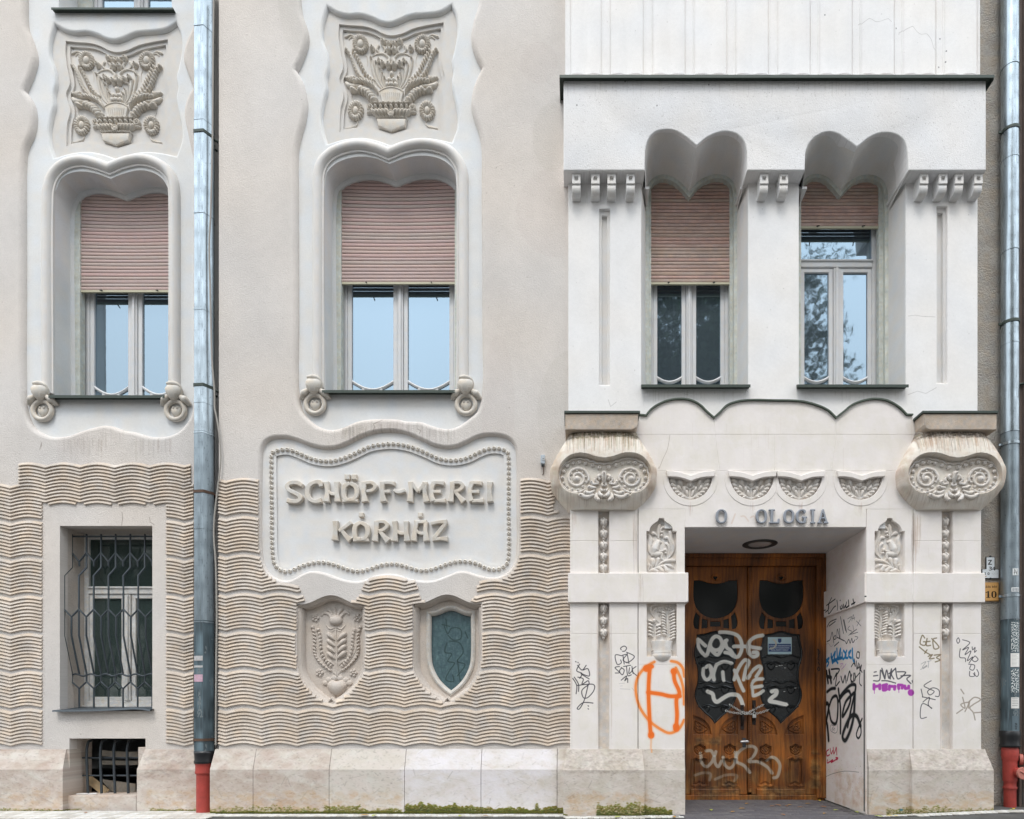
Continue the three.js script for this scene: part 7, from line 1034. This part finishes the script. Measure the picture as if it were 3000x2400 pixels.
  bill(1671, 1691, 0.7, (q, w, h) => { q.fillStyle = '#d9dcdc'; q.fillRect(0, 0, w, h); q.strokeStyle = '#1a1a1a'; q.lineWidth = 9; q.beginPath(); q.moveTo(30, h - 14); q.lineTo(40, 20); q.lineTo(90, h - 14); q.lineTo(96, 16); q.moveTo(20, h * 0.6); q.lineTo(108, h * 0.5); q.stroke(); });
  bill(1726, 1738, 0.95, (q, w, h) => { q.fillStyle = '#e4e6e6'; q.fillRect(0, 0, w, h); q.fillStyle = '#7a7f86'; for (let i = 0; i < 4; i++) q.fillRect(14 + i * 28, 12, 18, h - 22); });
  const torn = (q, w, h, seed) => { const n = createNoise2D(rng(seed)); q.fillStyle = '#3f5157'; q.fillRect(0, 0, w, h); for (let yy = 0; yy < h; yy += 2) for (let xx = 0; xx < w; xx += 2) { const v = n(xx * 0.045, yy * 0.03) + 0.5 * n(xx * 0.12, yy * 0.1); if (v > 0.1) { q.fillStyle = v > 0.45 ? '#e3e4e2' : '#b9c0c0'; q.fillRect(xx, yy, 2, 2); } } };
  bill(1826, 1912, 1.0, (q, w, h) => torn(q, w, h, 5)); bill(1962, 2030, 1.0, (q, w, h) => torn(q, w, h, 8));
  bill(1916, 1956, 1.1, (q, w, h) => { q.fillStyle = '#e6e4df'; q.fillRect(0, 0, w, h); q.fillStyle = '#8a8a88'; for (let i = 0; i < 9; i++) q.fillRect(12, 14 + i * (h - 24) / 9, 60 + rand() * 44, 3); });
  bill(2044, 2076, 1.0, (q, w, h) => { q.fillStyle = '#dcdad6'; q.fillRect(0, 0, w, h); q.fillStyle = '#4a4a4a'; for (let i = 0; i < 5; i++) q.fillRect(12, 12 + i * h / 6, 80 + rand() * 20, 6); });
  bill(2098, 2142, 0.8, (q, w, h) => { q.fillStyle = '#5d6c74'; q.fillRect(0, 0, w, h); q.save(); q.translate(w * 0.7, h * 0.9); q.rotate(-Math.PI / 2); q.fillStyle = '#14181a'; q.font = 'bold 60px sans-serif'; q.fillText('NEM', 0, 0, h * 0.8); q.restore(); });
}
{   // plates on the rough wall
  const z = ZL + 0.012, c = canvasOf(256, 384), k = c.getContext('2d'); k.fillStyle = '#dfe5ea'; k.fillRect(0, 0, 256, 384); k.fillStyle = '#16181c'; k.font = 'bold 118px sans-serif'; k.textAlign = 'center'; k.fillText('Z', 118, 140); k.font = 'bold 92px sans-serif'; k.fillText('34', 150, 240, 120); k.font = 'bold 60px sans-serif'; k.fillText('1 0', 72, 318, 90); for (let i = 0; i < 5; i++) k.fillRect(150 + i * 18, 296 + (i % 2) * 8, 5, 5);
  k.fillStyle = '#b07a40'; for (let i = 0; i < 5; i++) k.fillRect(24 + rand() * 40, 322 + rand() * 20, 12, 8);
  const x0 = X(2876, z), x1 = X(2927, z), y0 = Y(1696, z), y1 = Y(1632, z), pr = [x0, x1, y0, y1], w = x1 - x0, h = y1 - y0, sh = [[0, 0], [1, 0], [1, 0.44], [0.76, 0.46], [0.76, 1], [0.24, 1], [0.24, 0.46], [0, 0.44]].map(([a, b]) => [x0 + a * w, y0 + b * h]);
  const s = tag(group('utility_marker'), 'white stepped enamel marker plate reading Z on the rough wall', 'sign');
  add('plate', plate(shapeOf(contract(sh, 0.006)), z + 0.006, 0.012, 0.002), std({ map: canvasTexture(c), roughness: 0.35 }), s, pr); add('rim', plate(shapeOf(sh), z + 0.003, 0.01, 0.002), std({ color: col(0.03, 0.035, 0.04) }), s);
  add('bolt', [ball(x0 + w * 0.5, y1 + 0.004, 0.012, 0.012, 0.01, z), ball(x0 + w * 0.5, y0 + 0.004, 0.012, 0.012, 0.01, z)], M.steel, s);
  const c2 = canvasOf(512, 384), q = c2.getContext('2d'); q.fillStyle = '#cfa063'; q.fillRect(0, 0, 512, 384); for (let i = 0; i < 300; i++) { q.fillStyle = `rgba(${rand() < 0.5 ? '235,200,140' : '150,104,56'},0.07)`; q.fillRect(rand() * 512, rand() * 384, 30, 20); } q.strokeStyle = '#6d5130'; q.lineWidth = 6; q.strokeRect(10, 10, 492, 364);
  q.fillStyle = '#1d1712'; q.textAlign = 'right'; q.font = 'bold 66px serif'; q.fillText('Bakáts tér', 478, 112); q.font = 'bold 190px serif'; q.fillText('10', 472, 316);
  const a0 = X(2926, z) - 0.3, a1 = X(2926, z), b0 = Y(1762, z), b1 = Y(1707, z);
  const s2 = tag(group('house_number'), 'ochre enamel house number plate reading 10 on the rough wall', 'sign');
  add('plate', slab(a0, a1, b0, b1, z - 0.01, z + 0.008, 0.003), std({ map: canvasTexture(c2), roughness: 0.35 }), s2, [a0, a1, b0, b1]);
}
{   // the little sensor box on the stucco
  const p = R22(260, 430), z = 0.03, b = tag(group('sensor_box', undefined, X(p[0], z), Y(p[1], z), 0), 'small grey sensor box with dangling wire on the stucco beside the capital', 'sensor');
  add('case', slab(-0.022, 0.022, -0.038, 0.052, 0, 0.05, 0.006, 2), std({ color: col(0.40, 0.45, 0.50), roughness: 0.5 }), b); add('lens', new THREE.TorusGeometry(0.012, 0.003, 6, 14).translate(0.006, 0.008, 0.052), M.frame, b); add('gland', new THREE.CylinderGeometry(0.01, 0.013, 0.02, 12).translate(0, -0.047, 0.02), M.steel, b); add('wire', limb([[0, -0.056, 0.004, 0.02], [0.006, -0.09, 0.004, 0.02], [0.006, -0.12, 0.004, 0.012], [-0.004, -0.135, 0.004, 0.0]], 1, 6), M.rust, b);
}
// ---------------------------------------------------------------- the neighbour, the pavement, litter, trees
{
  const nb = tag(group('neighbour_building'), 'brown roughcast neighbouring house at the edge of the rough wall strip', 'building'), xn = X(2986, -0.05);
  const brown = std({ color: col(0.20, 0.15, 0.13), map: sized(pm3, 1.2), bumpMap: sized(bumpFine, 0.5), bumpScale: 0.008 });
  add('wall', slab(xn + 0.03, 9, 0.6, TOP + 0.4, -4.8, -0.02, 0), brown, nb); add('wall_return', slab(xn + 0.005, xn + 0.03, 0, TOP, -0.6, -0.05, 0), brown, nb);
  add('plinth', slab(xn + 0.045, 9, -0.02, 0.6, -4.7, 0.0, 0.01), std({ color: col(0.30, 0.27, 0.25), map: sized(pm3, 0.7) }), nb);
  add('wall_hook', [limb([[xn + 0.02, Y(1120, 0), 0.012, -0.03], [xn - 0.03, Y(1120, 0), 0.012, -0.06]], 1, 6), limb([[xn + 0.04, Y(1120, 0), 0.02, -0.02], [xn + 0.3, Y(1120, 0), 0.02, 0.02]], 1, 6)], M.flash, nb);
}
const groundMap = plasterMap(500, 0.16, 0.1, 0.2, 0.03);
M.ground = std({ color: col(0.095, 0.092, 0.088), map: sized(groundMap, 2.5), roughness: 0.95 });
M.pavers = [0, 1, 2, 3].map((k) => std({ color: col(0.155 - 0.012 * k, 0.145 - 0.012 * k, 0.15 - 0.010 * k), map: sized(groundMap, 0.9 + 0.2 * k), roughness: 0.8 }));
M.tiles = [0, 1, 2].map((k) => std({ color: col(0.72 - 0.08 * k, 0.70 - 0.085 * k, 0.66 - 0.09 * k), map: sized(pm3, 0.5), roughness: 0.6 }));
{
  // one sheet of ground as far as the eye can go; it rises a little beside the portal
  const xs = [-120, -40, -12, -8, -6, -4, -2, 0, 2, 2.9, 3.3, 3.7, 4.1, 4.5, 6, 9, 12, 40, 120], zs = [-3, -1, 0.1, 0.4, 0.8, 2, 6, 14, 40, 120], pos = [], idx = [];
  zs.forEach((z) => xs.forEach((x) => pos.push(x, (x > 12 ? 0.06 : GR(x)) - 0.012, z))); const w = xs.length;
  for (let j = 0; j < zs.length - 1; j++) for (let i = 0; i < w - 1; i++) { const a = j * w + i; idx.push(a, a + w, a + 1, a + 1, a + w, a + w + 1); }
  const g = new THREE.BufferGeometry(); g.setAttribute('position', new THREE.Float32BufferAttribute(pos, 3)); g.setIndex(idx); g.computeVertexNormals();
  structure(add('ground', g, M.ground));
  const pave = structure(group('pavement'));
  const tileG = boxUV(joined(slab(-0.026, 0.026, -0.026, 0.026, 0, 0.012, 0.003).rotateX(-Math.PI / 2))), paverG = boxUV(joined(slab(-0.099, 0.099, -0.0235, 0.0235, 0, 0.012, 0.003).rotateX(-Math.PI / 2)));
  const lay = (n, g2, mat, x, z, turn = 0) => { const m = new THREE.Mesh(g2, mat); m.name = n; m.castShadow = m.receiveShadow = true; m.position.set(x, GR(x) - 0.010 + (rand() - 0.5) * 0.002, z); m.rotation.y = turn + (rand() - 0.5) * 0.03; pave.add(m); };
  const pick = (a) => a[Math.floor(rand() * a.length)];
  let n = 0;
  for (let i = 0; n < 150 && i < 400; i++) { const x = -5.6 + i * 0.0555; if (x > 1.02) break; if (x < -3.72) continue; const wall = x < -3.72 ? -0.06 : x < -0.16 ? 0.10 : x < 0.64 ? 0.215 : 0.175; lay('white_tile', tileG, pick(M.tiles), x, wall + 0.03); if (x > -3.72) { lay('white_tile', tileG, pick(M.tiles), x + 0.02, wall + 0.087); } n++; }
  for (let i = 0; i < 26; i++) { const x = 3.0 + i * 0.0555; lay('white_tile', tileG, pick(M.tiles), x, 0.235); if (i > 5) lay('white_tile', tileG, pick(M.tiles), x + 0.02, 0.292); }
  const wideG = boxUV(joined(slab(-0.053, 0.053, -0.053, 0.053, 0, 0.012, 0.003).rotateX(-Math.PI / 2)));
  for (let c = 0; c < 21; c++) for (let r = 0; r < 4; r++) lay('white_slab', wideG, pick(M.tiles), -5.95 + c * 0.11 + r * 0.035, -0.03 + r * 0.11);
  for (let r = 0; r < 26; r++) for (let c = 0; c < 10; c++) { const x = 1.06 + c * 0.2 + (r % 2) * 0.1, z = -0.86 + r * 0.0495; if (x > 3.0 || (z < 0.16 && x > 2.86)) continue; lay('paver', paverG, pick(M.pavers), x, z); }
}
// fallen leaves
{
  const leafG = (() => { const s = shapeOf(spline([[-0.03, 0, 'c'], [-0.012, 0.011], [0.012, 0.012], [0.032, 0, 'c'], [0.012, -0.012], [-0.012, -0.011]], true, 0.006)), g = plate(s, 0.0015, 0.0015); const p = g.attributes.position; for (let i = 0; i < p.count; i++) p.setZ(i, p.getZ(i) + 5 * p.getX(i) ** 2 + 3 * Math.abs(p.getY(i)) * 0.2); g.computeVertexNormals(); return boxUV(joined(g.rotateX(-Math.PI / 2))); })();
  const mats = [[0.62, 0.46, 0.03], [0.40, 0.22, 0.05], [0.28, 0.13, 0.05], [0.36, 0.40, 0.08]].map((c) => std({ color: col(...c), roughness: 0.8 })), names = ['bright yellow', 'tawny brown', 'dark russet', 'greenish yellow'];
  const spots = [[2.80, -0.78, 0], [2.58, -0.55, 1], [2.2, -0.42, 2], [2.28, -0.38, 2], [2.34, -0.45, 1], [2.12, -0.36, 2], [2.4, -0.3, 2], [1.75, -0.2, 1], [1.6, 0.0, 1], [1.4, -0.1, 3], [2.7, -0.1, 3], [2.5, 0.1, 1], [2.86, 0.02, 3], [3.06, 0.28, 0], [3.12, 0.3, 0], [2.95, 0.29, 3], [-2.1, 0.22, 1], [-2.0, 0.24, 3], [-0.9, 0.24, 2], [-1.15, 0.25, 3], [-3.68, 0.0, 3], [-3.72, 0.1, 1], [-5.0, 0.05, 2], [4.35, 0.18, 0], [4.28, 0.24, 3], [2.05, 0.18, 2], [1.9, -0.55, 1], [2.66, -0.32, 2], [0.95, 0.3, 1], [0.4, 0.32, 3]];
  for (const [x, z, k] of spots) { const m = new THREE.Mesh(leafG, mats[k]); m.name = numbered('fallen_leaf'); m.castShadow = m.receiveShadow = true; const s = 0.8 + rand() * 0.7; m.scale.set(s, s, s); m.position.set(x, GR(x) + 0.004, z); m.rotation.y = rand() * 6.28; scene.add(m); tag(m, `${names[k]} fallen leaf lying on the pavement at the foot of the facade`, 'leaf', `${names[k]} leaves on the pavement`); }
}
// cardboard left behind the cellar bars
{
  const z = ZL - 0.30, y = (py) => Y(py, z), bx = (px) => X(px, z), bent = (pts, th) => plate(shapeOf(pts), 0, th, 0.0008);
  const a = bent([[bx(243), y(2268)], [bx(268), y(2258)], [bx(336), y(2312)], [bx(318), y(2330)]], 0.008); a.translate(0, 0, ZL - 0.22);
  tag(add('cardboard_sheet', a, M.card), 'tilted tan cardboard sheet leaning behind the cellar window bars', 'cardboard');
  const b = bent([[bx(300), y(2282)], [bx(402), y(2296)], [bx(402), y(2322)], [bx(330), y(2318)]], 0.008); b.translate(0, 0, ZL - 0.27);
  tag(add('cardboard_sheet', b, M.paperboard), 'pale grey board lying flat behind the cellar window bars', 'cardboard');
  const sx = (px) => X(px, ZL - 0.1), sy = Y(2331, ZL);
  for (const [px, w, lab] of [[234, 0.1, 'flat chip of mortar on the corner of the cellar window sill'], [268, 0.07, 'small tilted chip of mortar on the cellar window sill']]) { const g = plate(shapeOf([[0, 0], [w * 0.6, 0.01], [w, 0.03], [w * 0.7, 0.055], [w * 0.2, 0.045]]), 0, 0.012, 0.003).rotateX(-Math.PI / 2); tag(add('mortar_chip', g.translate(sx(px), sy + 0.013, ZL - 0.05), M.plaque), lab, 'chip'); }
}
// moss cushions along the foot of the plinth
{
  const base = new THREE.IcosahedronGeometry(1, 1), spots = []; const bands = [[-3.75, -2.62, 0.072, 200, 0.6], [-2.56, -1.78, 0.072, 220, 0.7], [-1.74, -1.1, 0.072, 420, 1.2], [-1.1, -0.3, 0.072, 300, 0.8], [-0.12, 0.0, 0.18, 20, 0.4], [0.22, 0.63, 0.187, 200, 0.9], [0.66, 0.95, 0.147, 160, 0.9], [-6.2, -5.3, -0.088, 140, 0.5], [-4.4, -3.95, -0.088, 60, 0.4], [3.2, 4.0, 0.187, 60, 0.8]];
  for (const [a, b, z, n, hh] of bands) for (let i = 0; i < n; i++) { const x = a + rand() * (b - a), top = 0.04 * hh * Math.max(0.12, 0.5 + 0.8 * fbm(x * 4.5, z * 3)); spots.push([x, GR(x) + top * Math.pow(rand(), 1.6), z - 0.006 + rand() * 0.006, 0.0015 + rand() * 0.003]); }
  const im = new THREE.InstancedMesh(base, std({ color: col(1, 1, 1), roughness: 1 }), spots.length), d = new THREE.Object3D();
  spots.forEach(([x, y, z, s], i) => { d.position.set(x, y, z); d.scale.set(s * 1.3, s, s * 0.7); d.rotation.set(rand() * 6, rand() * 6, rand() * 6); d.updateMatrix(); im.setMatrixAt(i, d.matrix); const g = rand(); im.setColorAt(i, col(0.06 + 0.05 * g, 0.075 + 0.05 * g, 0.012)); });
  im.name = 'moss'; im.castShadow = im.receiveShadow = true; scene.add(im); tag(im, 'green moss growing along the foot of the plinth stones', 'moss', undefined, 'stuff');
}
// trees of the square opposite, mirrored in the upper panes
function tree(x, z, h, rad, cy, ry, seed, label, clumpCount = 60, leaves = 110, size = 1) {
  const r = rng(seed), t = group('street_tree', undefined, x, 0, z), bark = std({ color: col(0.09, 0.075, 0.06), map: sized(pm3, 0.5) });
  const tr = [limb([[0, -0.1, 0.24, 0], [0.1, h * 0.2, 0.2, 0.05], [0.0, h * 0.42, 0.16, 0], [0.1, h * 0.7, 0.09, 0.1]], 1, 9)];
  for (let i = 0; i < 9; i++) { const a = i * 2.4, y0 = h * (0.3 + 0.04 * i), l = rad * (0.5 + 0.4 * r()); tr.push(limb([[0, y0, 0.09, 0], [Math.cos(a) * l * 0.5, y0 + l * 0.45, 0.05, Math.sin(a) * l * 0.5], [Math.cos(a) * l, y0 + l * 0.75, 0.02, Math.sin(a) * l]], 1, 6, 3)); }
  add('trunk', tr, bark, t);
  const pos = [], nor = [], q = new THREE.Quaternion(), e = new THREE.Euler(), v = new THREE.Vector3(), nn = new THREE.Vector3(), c = [];
  const n = createNoise2D(r);
  const clumps = []; for (let i = 0; i < clumpCount; i++) { const a = r() * 6.28, b = Math.acos(2 * r() - 1), k = Math.pow(r(), 0.5); clumps.push([Math.sin(b) * Math.cos(a) * rad * k, cy + Math.cos(b) * ry * k, Math.sin(b) * Math.sin(a) * rad * k, rad * (0.14 + 0.16 * r())]); }
  for (const [ax, ay, az, cr] of clumps) for (let i = 0; i < leaves; i++) {
    const u = [r() * 2 - 1, r() * 2 - 1, r() * 2 - 1], l = Math.hypot(...u) || 1, k = cr * Math.pow(r(), 0.5) / l; e.set(r() * 6.28, r() * 6.28, r() * 6.28); q.setFromEuler(e);
    const L = (0.16 + 0.12 * r()) * size, w = (0.055 + 0.025 * r()) * size; for (const [px, py] of [[-L, 0], [0, -w], [L, 0], [-L, 0], [L, 0], [0, w]]) { v.set(px, py, 0).applyQuaternion(q); pos.push(ax + u[0] * k + v.x, ay + u[1] * k * 0.8 + v.y, az + u[2] * k + v.z); }
  }
  const g = new THREE.BufferGeometry(); g.setAttribute('position', new THREE.Float32BufferAttribute(pos, 3)); g.computeVertexNormals();
  add('crown', g, std({ color: col(0.032, 0.052, 0.02), roughness: 1 }), t);
  tag(t, label, 'tree', 'trees on the square opposite');
}
tree(2.4, 13.2, 17, 5.9, 11.6, 5.2, 21, 'tall leafy tree on the square, mirrored in the portal windows', 150, 420, 0.6);
tree(3.6, 18.5, 20, 4.0, 15.6, 4.4, 29, 'second tall tree standing behind the one mirrored in the portal windows', 46, 150, 0.8);
[[-26, 21, 12], [-18.5, 19, 11.5], [-11, 20.5, 12.5], [-3.8, 22, 12], [4, 20.5, 11], [11.5, 21, 12.5], [19.5, 19.5, 12]].forEach(([x, z, h], i) => tree(x, z, h, 4.4, h * 0.5, h * 0.42, 30 + i, 'leafy tree in the row along the far side of the square'));
renderer.render(scene, camera);
